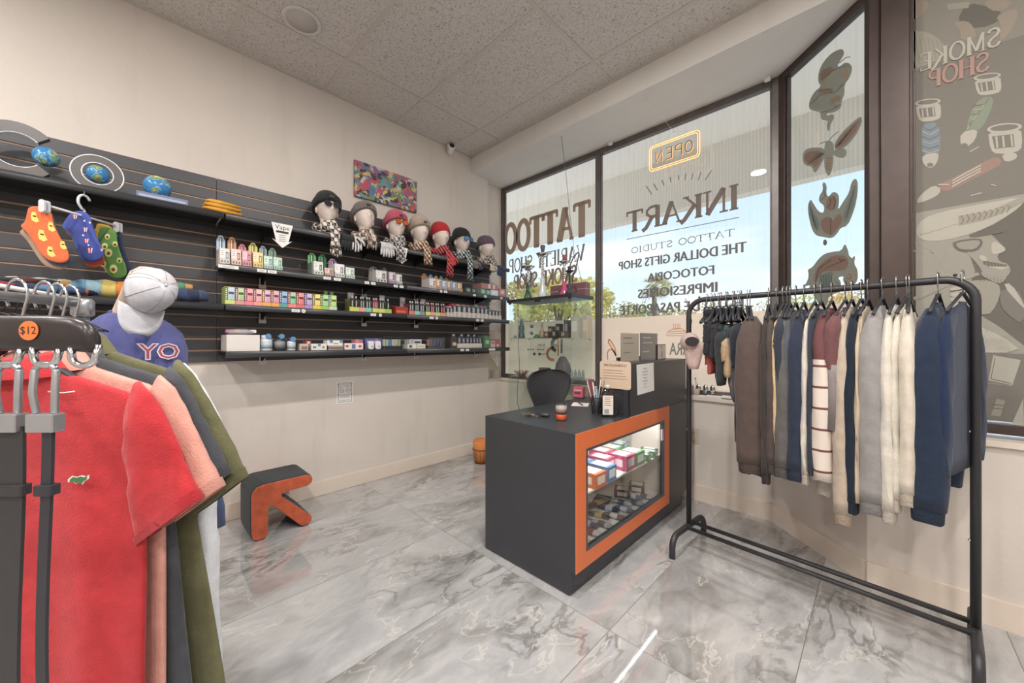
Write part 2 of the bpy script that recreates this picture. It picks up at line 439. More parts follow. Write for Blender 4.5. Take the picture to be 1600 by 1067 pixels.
    m2 = N('ShaderNodeMix'); m2.data_type = 'RGBA'; K(joint, m2.inputs[0]); K(hs.outputs[0], m2.inputs[6]); m2.inputs[7].default_value = srgb(112, 106, 98)
    K(m2.outputs[2], p.inputs['Base Color'])
    rr = N('ShaderNodeMapRange'); rr.inputs[3].default_value = .05; rr.inputs[4].default_value = .6; K(joint, rr.inputs[0])
    K(rr.outputs[0], p.inputs['Roughness'])
    p.inputs['Specular IOR Level'].default_value = 1.0
    p.inputs['Coat Weight'].default_value = .6; p.inputs['Coat Roughness'].default_value = .02
    return m
M_FLOOR = floor_material()

def ceiling_material():
    m, t, p = nodes_mat('acoustic_tile')
    N = t.nodes.new; K = t.links.new
    co = N('ShaderNodeTexCoord')
    v = N('ShaderNodeTexNoise'); v.inputs['Scale'].default_value = 90; v.inputs['Detail'].default_value = 3; v.inputs['Roughness'].default_value = .7; v.inputs['Distortion'].default_value = 1.2
    K(co.outputs['Object'], v.inputs['Vector'])
    r_ = N('ShaderNodeMapRange'); r_.inputs[1].default_value = .36; r_.inputs[2].default_value = .44; K(v.outputs['Fac'], r_.inputs[0])
    mx_ = N('ShaderNodeMix'); mx_.data_type = 'RGBA'; K(r_.outputs[0], mx_.inputs[0]); mx_.inputs[6].default_value = srgb(140, 132, 126); mx_.inputs[7].default_value = srgb(206, 200, 194)
    K(mx_.outputs[2], p.inputs['Base Color']); p.inputs['Roughness'].default_value = .9
    b = N('ShaderNodeBump'); b.inputs['Strength'].default_value = .5; b.inputs['Distance'].default_value = .004; K(r_.outputs[0], b.inputs['Height']); K(b.outputs[0], p.inputs['Normal'])
    return m
M_CEIL = ceiling_material()
M_GRID = mat('ceiling_grid_white', (196, 188, 180), .5)

XR, YB = 3.3, -4.2
AX, AY = -0.51, YF           # knee-wall corner of the bay
BX, BY = -0.04, YR           # where the angled facet meets the right part
DIAG = (Vector((BX, BY, 0)) - Vector((AX, AY, 0))).normalized()
DN = Vector((-DIAG.y, DIAG.x, 0))            # outward normal of the angled facet
if DN.y < 0: DN = -DN
T = .16
def offs(k):
    """the bay polyline pushed outward by k"""
    a = Vector((AX, AY, 0)); b = Vector((BX, BY, 0))
    def isect(p, Y):
        q = p + DN * k; s_ = (Y - q.y) / DIAG.y; r_ = q + DIAG * s_
        return (r_.x, Y)
    return isect(a, YF + k), isect(a, YR + k)

# floor
b = MB(); b.box(-3.5, XR + .1, YB - .1, YF + T, -.12, 0, M_FLOOR); struct(b.build('floor'))
# walls
b = MB()
b.box(XL - .15, XL, YB, 2.82, 0, CEIL, M_WALL)
b.box(XL - .15, XL, 2.82, YF + T, 0, SILL, M_WALL)
b.box(XL - .15, XL - .07, 2.82, YF + T, SILL, SOF, M_WALL)
b.box(XL - .15, XL - .07, 2.82, YF + T, SOF, CEIL, M_WALL)
struct(b.build('wall_left'))
b = MB(); b.box(XR, XR + .1, YB, YR, 0, CEIL, M_WALL); struct(b.build('wall_right'))
b = MB(); b.box(XL, XR, YB - .1, YB, 0, CEIL, M_WALL); struct(b.build('wall_back'))
# knee walls: bay front, angled, right
b = MB()
(oa, ob_) = offs(T)
pts = [(XL, YF), (AX, AY), (BX, BY), (XR, YR), (XR, YR + T), (ob_[0], YR + T), (oa[0], YF + T), (XL, YF + T)]
vs_ = [(x, y, 0) for x, y in pts] + [(x, y, SILL) for x, y in pts]
n = len(pts)
b.add(vs_, [tuple(range(n - 1, -1, -1)), tuple(range(n, 2 * n))] + [(i, (i + 1) % n, (i + 1) % n + n, i + n) for i in range(n)], M_WALL)
struct(b.build('wall_front'))
# soffit over the bay, header face in line with the ceiling edge
b = MB()
pts = [(XL, YR + .02), (XR, YR + .02), (XR, YR + T), (ob_[0], YR + T), (oa[0], YF + T), (XL - .07, YF + T), (XL - .07, 2.82), (XL, 2.82)]
n = len(pts)
vs_ = [(x, y, SOF) for x, y in pts] + [(x, y, CEIL + .05) for x, y in pts]
b.add(vs_, [tuple(range(n - 1, -1, -1)), tuple(range(n, 2 * n))] + [(i, (i + 1) % n, (i + 1) % n + n, i + n) for i in range(n)], M_SOFF)
struct(b.build('trim_1'))
# ceiling with its grid
b = MB(); b.box(XL, XR, YB, YR + .02, CEIL, CEIL + .05, M_CEIL)
g = M_GRID
ys = [.47 + .609 * k for k in range(-7, 4)]
xs = [XL + .46 + 1.22 * k for k in range(0, 6)]
for y in ys: b.box(XL, XR, y - .012, y + .012, CEIL - .004, CEIL, g)
for x in xs: b.box(x - .012, x + .012, YB, YR + .02, CEIL - .0045, CEIL, g)
b.box(XL, XL + .018, YB, YR + .02, CEIL - .006, CEIL, g)
b.box(XL, XR, YR, YR + .02, CEIL - .006, CEIL, g)
struct(b.build('ceiling'))
# baseboards
BBH = .115
b = MB(); b.box(XL, XL + .014, YB, YF, 0, BBH, M_TRIM); struct(b.build('baseboard_left', bevel=.004))
b = MB()
def strip(mb, p, q, inn, z0, z1, mt, ex0=0, ex1=0):
    p = Vector((*p, 0)); q = Vector((*q, 0)); d = (q - p).normalized(); nn = Vector((d.y, -d.x, 0))
    if nn.y > 0: nn = -nn
    p = p - d * ex0; q = q + d * ex1
    v8 = [p, q, q + nn * inn, p + nn * inn]
    mb.add([(a.x, a.y, z0) for a in v8] + [(a.x, a.y, z1) for a in v8],
           [(0, 1, 2, 3), (7, 6, 5, 4), (0, 4, 5, 1), (1, 5, 6, 2), (2, 6, 7, 3), (3, 7, 4, 0)], mt)
strip(b, (XL + .014, YF), (AX, AY), .014, 0, BBH, M_TRIM)
strip(b, (AX, AY), (BX, BY), .014, 0, BBH, M_TRIM, .003, 0)
strip(b, (BX, BY), (XR, YR), .014, 0, BBH, M_TRIM)
struct(b.build('baseboard_front'))
# window sill ledge
b = MB()
strip(b, (XL, YF + .005), (AX, AY + .005), .022, SILL - .022, SILL + .004, M_TRIM)
strip(b, (BX + .01, BY + .005), (XR, YR + .005), .022, SILL - .022, SILL + .004, M_TRIM)
strip(b, (AX, AY + .005), (BX, BY + .005), .022, SILL - .022, SILL + .004, M_TRIM, .005, .01)
struct(b.build('trim_2'))

# ---------------------------------------------------------------- windows
M_BRONZE = mat('bronze_frame', (72, 60, 56), .38, metal=.35, var=.12, vscale=12)
M_PANE = glass_mat('window_glass', (247, 248, 248), 1.1, dirt=.05)
M_PANE2 = glass_mat('window_glass_clean', (247, 249, 249), 1.0, dirt=.03)
def frost_material():
    m, t, p = nodes_mat('frosted_film')
    N = t.nodes.new; K = t.links.new
    t.nodes.remove(p)
    o = [q for q in t.nodes if q.type == 'OUTPUT_MATERIAL'][0]
    tl = N('ShaderNodeBsdfTranslucent'); tl.inputs[0].default_value = srgb(255, 246, 236)
    df = N('ShaderNodeBsdfDiffuse'); df.inputs[0].default_value = srgb(240, 226, 212)
    mi = N('ShaderNodeMixShader'); mi.inputs[0].default_value = .42
    K(tl.outputs[0], mi.inputs[1]); K(df.outputs[0], mi.inputs[2]); K(mi.outputs[0], o.inputs[0])
    return m
M_FROST = frost_material()
FROST_TOP = 1.415
(GA, GB) = offs(GL)     # glass-plane corners
FW_ = .05
M_GBR = mat('grey_bronze_frame', (104, 97, 95), .38, metal=.35, var=.12, vscale=12)
def window(idx, p, q, z0=SILL, z1=SOF, frost=True, pane=None, fl=.045, fr=.045, ft=.05, fb=.045, dep=.05):
    """frame + pane between plan points p and q in the glass plane"""
    p = Vector((*p, 0)); q = Vector((*q, 0)); d = (q - p).normalized(); L_ = (q - p).length
    nn = Vector((d.y, -d.x, 0)); nn = -nn if nn.y > 0 else nn
    M = Matrix(((d.x, -nn.x, 0, p.x), (d.y, -nn.y, 0, p.y), (0, 0, 1, 0), (0, 0, 0, 1)))
    f = MB(); h = dep / 2; M_BRONZE = M_GBR if idx < 3 else globals()['M_BRONZE']
    f.box(0, fl, -h, h, z0, z1, M_BRONZE, M); f.box(L_ - fr, L_, -h, h, z0, z1, M_BRONZE, M)
    f.box(fl, L_ - fr, -h, h, z1 - ft, z1, M_BRONZE, M); f.box(fl, L_ - fr, -h, h, z0, z0 + fb, M_BRONZE, M)
    # inner glazing bead
    e_ = .012
    f.box(fl, fl + e_, -h * .5, h * .5, z0 + fb, z1 - ft, M_BRONZE, M); f.box(L_ - fr - e_, L_ - fr, -h * .5, h * .5, z0 + fb, z1 - ft, M_BRONZE, M)
    fo = struct(f.build('window_%d' % idx, bevel=.003))
    g_ = MB(); g_.box(fl, L_ - fr, -.003, .003, z0 + fb, z1 - ft, pane or M_PANE, M)
    g_.build('window_pane', fo)
    if frost:
        k_ = MB(); k_.box(fl + .002, L_ - fr - .002, -.0065, -.0045, z0 + fb, FROST_TOP, M_FROST, M)
        k_.build('frosted_film', fo)
    return fo
YG = YF + GL
XM = -1.885
window(1, (XL - .07, YG), (XM, YG), fl=.045, fr=.022)
window(2, (XM, YG), (GA[0] - .005, YG), fl=.022, fr=.045)
window(3, GA, GB, fl=.06, fr=.045, frost=True, pane=M_PANE2)
YP = YR + GL
window(4, (GB[0] + .11, YP), (1.45, YP), z0=SILL + .02, frost=False, pane=M_PANE2, fl=.012)
window(5, (1.45, YP), (3.3, YP), z0=SILL + .02, frost=True)
# corner posts
b = MB()
b.lathe([(.036, SILL), (.036, SOF)], M_BRONZE, 4, (GA[0], GA[1], 0), smooth=False)
struct(b.build('trim_3', bevel=.003))
b = MB()
b.box(GB[0] + .012, GB[0] + .11, YP - .075, YP + .03, SILL, SOF, M_BRONZE)
b.box(GB[0] - .03, GB[0] + .012, YP - .045, YP + .03, SILL, SOF, M_BRONZE)
struct(b.build('trim_4', bevel=.004))

# ---------------------------------------------------------------- lamp fixtures
M_LAMPTRIM = mat('lamp_trim_white', (214, 208, 200), .4)
M_LAMPGLOW = mat('lamp_lens', (255, 250, 240), .5, emit=(255, 244, 230), es=4)
def downlight(x, y, label):
    r_ = thing('downlight', label, 'ceiling light', (x, y, CEIL - .008), 0, 'round downlights in the ceiling')
    b_ = MB(); b_.lathe([(.074, .003), (.092, 0), (.095, .008)], M_LAMPTRIM, 32); b_.build('trim_ring', r_)
    b_ = MB(); b_.lathe([(.074, 0), (.074, .004)], M_LAMPGLOW, 32); b_.build('lens', r_)
for x, y in DOWNLIGHTS: downlight(x, y, 'round recessed downlight out of view, of a set mostly added to light the room')
# ---------------------------------------------------------------- outside
M_ASPH = mat('asphalt', (150, 148, 144), .9, var=.15, vscale=3)
M_GRASS = mat('lawn', (120, 130, 80), .95, var=.3, vscale=2)
b = MB(); b.box(-40, 40, YF + T, 5.4, -.14, -.02, mat('sidewalk', (226, 222, 214), .9, var=.06, vscale=2)); struct(b.build('trim_5'))
b = MB(); b.box(-60, 60, 5.4, 26, -.2, -.12, M_ASPH); tag(b.build('parking_lot'), 'grey asphalt parking lot beyond the shop windows', 'parking lot', kind='structure')
b = MB(); b.box(-90, 90, 26, 110, -.2, -.06, M_GRASS); tag(b.build('lawn'), 'green grass strip beyond the parking lot', 'grass', kind='structure')
M_FASC = wall_material('fascia_paint', (150, 140, 128), .3)
# ribbed fascia
def fascia_mat():
    m, t, p = nodes_mat('ribbed_fascia')
    N = t.nodes.new; K = t.links.new
    co = N('ShaderNodeTexCoord'); wv = N('ShaderNodeTexWave'); wv.inputs['Scale'].default_value = 9; wv.bands_direction = 'X'
    K(co.outputs['Object'], wv.inputs['Vector'])
    mx_ = N('ShaderNodeMix'); mx_.data_type = 'RGBA'; K(wv.outputs['Fac'], mx_.inputs[0]); mx_.inputs[6].default_value = srgb(222, 214, 202); mx_.inputs[7].default_value = srgb(234, 228, 216)
    K(mx_.outputs[2], p.inputs['Base Color']); p.inputs['Roughness'].default_value = .8
    return m
b = MB(); b.box(-14, 14, 4.94, 5.1, 2.9, 3.9, fascia_mat()); struct(b.build('trim_6'))
b = MB(); b.box(-14, 14, YF + T + .002, 4.94, 3.58, 3.66, mat('porch_soffit', (240, 236, 230), .8)); struct(b.build('trim_7'))
# ================================================================ slatwall, shelves and their goods
ORD = ['first', 'second', 'third', 'fourth', 'fifth', 'sixth', 'seventh', 'eighth', 'ninth', 'tenth', 'eleventh', 'twelfth', 'thirteenth', 'fourteenth', 'fifteenth', 'sixteenth', 'seventeenth', 'eighteenth']
M_SLAT = mat('black_slatwall', (66, 66, 69), .42, var=.08, vscale=4)
M_GROOVE = mat('raw_fibreboard_groove', (196, 162, 138), .8)
M_BLACK = mat('black_metal', (44, 44, 46), .42, var=.05)
M_LIP = mat('charcoal_shelf_lip', (62, 62, 65), .36)
M_WHITE = mat('white_plastic', (228, 226, 222), .4)
M_CLEAR = glass_mat('clear_acrylic', (250, 252, 252), 1.4)
M_PAPER = mat('white_paper', (226, 224, 220), .7)
M_INK = mat('black_ink', (45, 44, 46), .6)
M_CHROME = mat('chrome', (205, 205, 208), .18, metal=1.0)
SW0, SW1 = 1.067, 2.267
def slatwall(y0, y1, label):
    b = MB(); n = 16; p = (SW1 - SW0) / n
    b.box(XL + .001, XL + .013, y0, y1, SW0, SW1, M_GROOVE)
    for i in range(n):
        z0 = SW0 + i * p + (.005 if i else 0); z1 = SW0 + (i + 1) * p - (.005 if i < n - 1 else 0)
        b.box(XL + .013, XL + .02, y0, y1, z0, z1, M_SLAT)
    return tag(b.build('slatwall_panel'), label, 'wall panel', 'black slatwall panels')
slatwall(-2.02, .408, 'black slatwall panel with tan grooves behind the sock display at the left')
slatwall(.412, 2.82, 'black slatwall panel with tan grooves behind the vape shelves at the right')
XS = -2.80
XW = XL + .02
SH = {1: 1.139, 2: 1.426, 3: 1.668, 4: 1.972}
def shelf(y0, y1, z, label, tags=()):
    r_ = thing('wall_shelf', label, 'shelf', (XW, (y0 + y1) / 2, z), 0, 'black metal shelves on the slatwall')
    w = (y1 - y0) / 2; d = XS - XW
    b = MB(); b.box(.001, d - .015, -w, w, -.006, 0, M_BLACK); b.box(.001, .01, -w, w, -.03, -.006, M_BLACK); b.build('deck', r_)
    b = MB()
    prof = [(d - .015, .0), (d - .006, .001), (d, -.004), (d + .003, -.012), (d + .003, -.024), (d - .001, -.034), (d - .012, -.038), (d - .016, -.034)]
    b.loft([[(a, -w, c) for a, c in prof], [(a, w, c) for a, c in prof]], M_LIP, True, True)
    b.build('front_lip', r_)
    for s_ in (-.52, .52) if w > .9 else (-.36 if w > .3 else 0, .36):
        y = s_ * w * 2 * .5 if w > .9 else s_
        b = MB(); prof = [(.002, -.007), (d - .06, -.007), (d - .06, -.014), (.03, -.075), (.002, -.09)]
        b.prism(prof, M_BLACK, (0, y, 0), (1, 0, 0), (0, 0, 1), -.0015, .0015)
        k = b.build('bracket', r_)
        if z < 1.9:
            c = MB(); c.box(.035, .04, y - .022, y + .022, -.10, -.075, M_WHITE)
            c.box(.036, .039, y - .018, y - .012, -.075, -.03, M_WHITE); c.box(.036, .039, y + .012, y + .018, -.075, -.03, M_WHITE)
            # hangs at the shelf front, over the bracket
            c.build('price_clip', r_)
    for (u, wd, rnd) in tags:
        yy = onX(u, 500, XS).y - (y0 + y1) / 2
        c = MB()
        if rnd: c.prism(circ(.013, 16), M_PAPER, (d + .0032, yy, -.019), (0, 1, 0), (0, 0, 1), 0, .0008)
        else: c.box(d + .0032, d + .004, yy - wd / 2, yy + wd / 2, -.029, -.009, M_PAPER)
        for q in (-.004, .002): c.box(d + .004, d + .0044, yy - wd * .3, yy + wd * .3, -.019 + q, -.0175 + q, M_INK)
        c.build('price_tag', r_)
    return r_
shelf(-2.0, .405, SH[4], 'long black shelf carrying the blue globes')
shelf(-2.0, .405, SH[2], 'long black shelf piled with folded socks')
LV = {4: 'top', 3: 'second highest', 2: 'third', 1: 'lowest'}
TG = {(3, 0): [(357, .1, 0), (409, .05, 0), (425, .05, 0), (511, .05, 0), (527, .05, 0), (573, .035, 0), (583, .035, 0), (618, .035, 0), (627, .035, 0)],
      (3, 1): [(689, .03, 1), (696, .035, 0), (741, .035, 0), (758, .035, 0), (783, .03, 0)],
      (2, 0): [(462, .05, 0), (474, .03, 1), (583, .045, 0), (594, .03, 1)],
      (2, 1): [(674, .04, 0), (682, .03, 1), (746, .035, 0), (753, .035, 0)],
      (1, 1): [(722, .04, 0), (730, .04, 0), (766, .04, 0), (771, .04, 0)]}
for lv in (4, 3, 2, 1):
    shelf(.415, 1.622, SH[lv], '%s black shelf on the left half of the vape display' % LV[lv], TG.get((lv, 0), ()))
    shelf(1.626, 2.835, SH[lv], '%s black shelf on the right half, ending at the window' % LV[lv], TG.get((lv, 1), ()))

XFR = XS - .03
def span(u0, u1, xf=XFR):
    return onX(u0, 500, xf).y, onX(u1, 500, xf).y
def cbox(b, d, w, h, col, rough=.45):
    b.box(-d, 0, -w / 2, w / 2, 0, h, cmat(col, rough))
def place(name, label, cat, u0, u1, lv, group=None, xf=XFR, dz=0):
    y0, y1 = span(u0, u1, xf)
    r_ = thing(name, label, cat, (xf, (y0 + y1) / 2, SH[lv] + dz + .0005), 0, group)
    return r_, (y1 - y0) * .96
def dark(c, k=.6): return tuple(int(q * k) for q in c)
def lite(c, k=.5): return tuple(int(q + (255 - q) * k) for q in c)

# --- second highest shelf: display cartons with a shaped header card behind
G3 = [  # u0,u1,h, body colour, header colour, headerdz, label
 (343, 359, .095, (226, 214, 206), (172, 200, 222), .17, 'white and blue vape carton with a pale blue header card, leftmost on its shelf'),
 (361, 377, .10, (232, 200, 188), (214, 148, 98), .17, 'peach vape carton with an orange header card'),
 (378, 393, .10, (224, 150, 160), (214, 110, 140), .135, 'pink vape carton with a magenta header card'),
 (395, 411, .10, (238, 205, 130), (216, 208, 96), .155, 'yellow vape carton with a lime header card'),
 (412, 426, .085, (186, 220, 204), (176, 196, 206), .145, 'mint green vape carton with a grey blue header card'),
 (427, 441, .085, (178, 216, 196), (160, 200, 180), .14, 'mint green vape carton with a green header card beside the gap'),
 (490, 505, .095, (222, 222, 214), (92, 168, 88), .15, 'white and green vape carton with a bright green header card, below the plaid scarf'),
 (507, 521, .06, (214, 170, 160), (70, 150, 96), .15, 'green vape carton with sloping pink front'),
 (523, 538, .10, (226, 226, 222), (200, 150, 190), .13, 'white vape carton with green and pink print and a small header'),
 (540, 554, .085, (200, 220, 200), (190, 200, 205), .09, 'pale grey green vape carton at the end of the green cartons'),
 (587, 604, .095, (205, 200, 196), (110, 108, 108), .115, 'black and silver vape carton, left of the pair mid shelf'),
 (608, 618, .095, (190, 172, 182), (120, 96, 108), .12, 'mauve and black vape carton of the mid shelf pair'),
 (619, 628, .085, (205, 203, 200), (120, 118, 118), .09, 'small grey vape carton at the right of the mid shelf pair'),
 (671, 681, .09, (214, 205, 205), (208, 140, 90), .12, 'dark sided vape carton with an orange card behind, below the red scarf'),
 (682, 690, .09, (222, 170, 130), (110, 160, 200), .12, 'tan vape carton with a blue card behind'),
 (691, 698, .085, (170, 190, 214), (206, 160, 90), .115, 'pale blue vape carton with an ochre card behind'),
 (699, 706, .085, (210, 160, 140), (96, 150, 190), .12, 'salmon vape carton with a blue card behind'),
 (707, 714, .085, (150, 184, 206), (214, 150, 90), .11, 'sky blue vape carton with an orange card behind'),
 (715, 722, .085, (214, 160, 112), (220, 190, 150), .09, 'orange vape carton at the right end of the small row'),
]
def display_carton(u0, u1, h, body, head, hh, label, lv=3, gap=.0):
    hh += .03
    r_, w = place('vape_carton', label, 'vape box', u0, u1, lv, 'vape cartons on the display shelves')
    b = MB(); d = .13
    mb_ = cmat(body, .4)
    b.box(-d, 0, -w / 2, w / 2, 0, h, mb_)
    b.box(0, .0006, -w * .42, w * .0, h * .45, h * .9, cmat(lite(body, .6), .4))
    b.box(0, .0006, w * .12, w * .38, h * .36, h * .78, cmat(dark(head, .55), .4))
    b.box(.0006, .0009, w * .18, w * .31, h * .42, h * .70, cmat(lite(head, .4), .4))
    for q in (.82, .7, .58): b.box(.0006, .001, -w * .38, -w * .1, h * q - .0015, h * q + .0015, cmat(dark(body, .55), .5))
    b.build('carton', r_)
    b = MB(); b.box(.0012, .010, -w / 2, w / 2, 0, h * .33, cmat(dark(body, .92), .4))
    for q in (-.3, 0, .3): b.box(.010, .0104, w * (q - .07), w * (q + .07), h * .09, h * .22, cmat(dark(head, .6), .5))
    b.build('front_tray', r_)
    b = MB(); k = w * .46
    poly = [(-k, 0), (k, 0), (k, hh * .86), (k * .7, hh * .9), (k * .45, hh * .985), (0, hh), (-k * .45, hh * .985), (-k * .7, hh * .9), (-k, hh * .86)]
    b.prism(poly, cmat(head, .5), (-d - .004, 0, 0), (0, 1, 0), (0, 0, 1), 0, .0015)
    if hh - h > .02:
        b.box(-d - .0025, -d - .002, -w * .16, w * .16, h + .008, hh - .012, cmat(dark(head, .45), .5))
        b.box(-d - .002, -d - .0017, -w * .1, w * .02, h + .012, hh - .018, cmat(lite(head, .6), .5))
    b.build('header_card', r_)
    return r_
for g_ in G3: display_carton(*g_)
# smoked acrylic bin holding the first green carton, stacked trays at the right end
r_, w_ = place('acrylic_bin', 'clear acrylic riser behind the green cartons', 'bin', 480, 489, 3)
b = MB(); b.box(-.2, -.196, -w_ / 2, w_ / 2, 0, .09, M_CLEAR); b.box(-.196, 0, -w_ / 2, -w_ / 2 + .003, 0, .09, M_CLEAR); b.box(-.196, 0, w_ / 2 - .003, w_ / 2, 0, .09, M_CLEAR); b.box(-.196, 0, -w_/2 + .003, w_/2 - .003, 0, .003, M_CLEAR); b.build('tray', r_)
for i, (u0, u1, h, c, lb) in enumerate([(728, 736, .05, (70, 92, 80), 'low dark green vape box, left of the pink stack by the window'), (737, 744, .05, (54, 66, 62), 'low black green vape box next to the pink stack'),
        (751, 759, .058, (96, 150, 128), 'mint fronted vape box under the pink stack, left'), (760, 766, .055, (104, 158, 138), 'mint fronted vape box under the pink stack, right'), (767, 779, .06, (196, 206, 214), 'pale blue grey vape box under the pink stack')]):
    r_, w = place('vape_carton', lb, 'vape box', u0, u1, 3, 'low cartons at the window end')
    b = MB(); cbox(b, .14, w, h, c); b.box(0, .0006, -w * .3, w * .3, h * .3, h * .8, cmat(lite(c, .4), .4)); b.build('carton', r_)
r_, w = place('vape_carton', 'dusty pink vape box stacked on the low boxes near the window', 'vape box', 752, 778, 3, dz=.061)
b = MB(); cbox(b, .14, w, .055, (176, 118, 116)); b.box(0, .0006, -w * .1, w * .05, .01, .05, cmat((222, 200, 198), .4)); b.box(0, .0006, w * .2, w * .33, .01, .05, cmat((222, 200, 198), .4)); b.build('carton', r_)
r_, w = place('vape_carton', 'tall dusty pink vape box at the very end of the shelf by the window', 'vape box', 780, 790, 3)
b = MB(); cbox(b, .1, w, .085, (180, 120, 118)); b.box(0, .0006, -w * .3, w * .3, .03, .07, cmat((214, 180, 176), .4)); b.build('carton', r_)

# --- third shelf, left: thirteen bright boxes with two printed pens each
C2 = [((196, 214, 110), (158, 190, 208)), ((226, 140, 148), (150, 196, 110)), ((232, 130, 140), (236, 120, 130)), ((236, 150, 140), (238, 150, 156)), ((232, 170, 70), (214, 140, 196)),
      ((236, 160, 76), (226, 120, 170)), ((96, 160, 150), (110, 150, 206)), ((238, 130, 130), (96, 196, 130)), ((226, 110, 110), (232, 96, 90)), ((168, 140, 196), (176, 150, 206)),
      ((226, 196, 60), (232, 206, 84)), ((150, 196, 90), (140, 206, 110)), ((196, 210, 190), (170, 214, 70))]
us = [351 + (526 - 351) * (i / 13) ** .93 for i in range(14)]
for i, (c, p_) in enumerate(C2):
    r_, w = place('vape_box', '%s bright vape box from the left in the row of thirteen' % ORD[i], 'vape box', us[i], us[i + 1], 2, 'row of thirteen bright vape boxes')
    h = .108; d = .11
    b = MB(); b.box(-d, 0, -w / 2, w / 2, 0, h, cmat(dark(c, .8), .4))
    b.box(0, .0006, -w * .48, -w * .2, .028, h - .004, cmat(dark(c, .5), .4))
    b.box(0, .0006, -w * .16, w * .48, .028, h - .004, cmat(lite(p_, .35), .4))
    b.box(.0006, .001, -w * .12, w * .44, h - .045, h - .03, cmat(dark(p_, .45), .4))
    for q in range(6): b.box(.0006, .001, -w * .42, -w * .28, .034 + q * .011, .04 + q * .011, cmat(lite(c, .7), .4))
    b.build('carton', r_)
    b = MB(); b.box(.0012, .009, -w / 2, w / 2, 0, .024, cmat(c, .4)); b.build('front_lip', r_)
    for q in (-.02, .28):
        b = MB(); b.box(.001, .0042, w * q, w * (q + .18), .03, h - .048, cmat(lite(p_, .15), .35)); b.build('printed_pen', r_)
for q in ((502, 'left'), (511.5, 'right')):
    p0 = onX(q[0], 500, XFR - .115)
    r_ = thing('header_card', 'narrow green upright card, %s of two behind the lime vape boxes' % q[1], 'card', (XFR - .1125, p0.y + .03, SH[2] + .0005))
    b = MB(); b.box(-.0008, .0008, -.012, .012, 0, .15, cmat((120, 170, 96), .5)); b.build('card', r_)
p0 = onX(345, 500, XFR)
r_ = thing('cardboard_flap', 'cream cardboard flap leaning at the left end of the vape boxes', 'card', (XFR - .02, .425, SH[2] + .0005))
b = MB(); b.prism([(0, 0), (-.10, 0), (-.10, .105), (-.02, .105)], cmat((214, 196, 176), .6), (0, 0, 0), (1, 0, 0), (0, 0, 1), -.001, .001); b.build('flap', r_)

# --- third shelf, right: trays with standing pens.  (u0,u1,tray colour, n pens, pen colour, tray h, pen h)
T2 = [(546, 562, (196, 204, 96), 2, (52, 50, 52), 'yellow green tray of two black pens, leftmost'), (562, 571, (232, 150, 150), 2, (60, 50, 54), 'pink tray of two dark pens'),
      (571, 581, (120, 196, 176), 2, (56, 62, 64), 'teal tray of two dark pens'), (582, 592, (206, 204, 92), 3, (150, 48, 70), 'mustard tray of three wine red pens'), (592, 602, (200, 206, 90), 2, (58, 60, 60), 'mustard tray of two grey pens'),
      (602, 612, (160, 186, 96), 1, (52, 60, 54), 'olive green tray with one black pen at the gap'),
      (639, 648, (226, 110, 96), 2, (64, 58, 60), 'coral tray of two dark pens right of the red box'), (648, 656, (120, 200, 170), 2, (54, 60, 62), 'mint tray of two dark pens'), (656, 664, (140, 138, 150), 2, (70, 72, 80), 'grey tray of two pens with a tall card'),
      (665, 673, (200, 212, 96), 2, (60, 70, 60), 'lime tray of two pens'), (673, 680, (230, 150, 140), 2, (130, 40, 60), 'salmon tray of two red pens'), (680, 688, (180, 206, 100), 2, (58, 64, 58), 'green tray of two dark pens'), (688, 697, (226, 140, 110), 2, (110, 52, 50), 'orange tray of two brown pens')]
M_PENTIP = mat('pen_mouthpiece', (190, 188, 190), .35)
def pen(name, label, x, y, z, h, r, c, tip, group):
    t = thing(name, label, 'vape pen', (x, y, z), 0, group)
    b = MB(); b.box(-r, r, -r, r, 0, h * .86, cmat(c, .3)); b.box(r, r + .0004, -r * .5, r * .5, h * .3, h * .7, cmat(lite(c, .6), .4)); b.build('body', t, bevel=.001)
    b = MB(); b.box(-r * .7, r * .7, -r * .6, r * .6, h * .86, h, tip); b.build('mouthpiece', t, bevel=.001)
    return t
for i, (u0, u1, c, k, pc, lb) in enumerate(T2):
    r_, w = place('display_tray', lb, 'display tray', u0, u1, 2, 'pen trays on the third shelf')
    b = MB(); mtt = cmat(c, .4)
    b.box(-.09, 0, -w / 2, w / 2, 0, .004, mtt); b.box(-.002, 0, -w / 2, w / 2, .004, .034, mtt); b.box(-.09, -.088, -w / 2, w / 2, .004, .10, cmat(dark(c, .4), .4))
    for s_ in (-1, 1):
        b.prism([(-.088, .004), (-.002, .004), (-.002, .034), (-.088, .10)], cmat(dark(c, .55), .4), (0, s_ * (w / 2 - .001), 0), (1, 0, 0), (0, 0, 1), -.001, .001)
    b.build('tray', r_)
    for q in range(k):
        yy = r_.location.y + (q - (k - 1) / 2) * w * .8 / max(k, 1)
        pen('vape_pen', 'vape pen standing in the %s' % lb.split(',')[0].split(' with')[0].split(' right')[0], XFR - .012, yy, SH[2] + .005, .112, min(.008, w * .32 / max(k, 1)), pc, M_PENTIP, 'pens in the ' + lb.split(',')[0])
r_, w = place('vape_carton', 'red vape box in shadow at the start of the right half of the third shelf', 'vape box', 618, 638, 2)
b = MB(); cbox(b, .12, w, .062, (166, 46, 40)); b.box(0, .0006, -w * .45, w * .3, .012, .03, cmat((210, 100, 60), .4)); b.build('carton', r_)
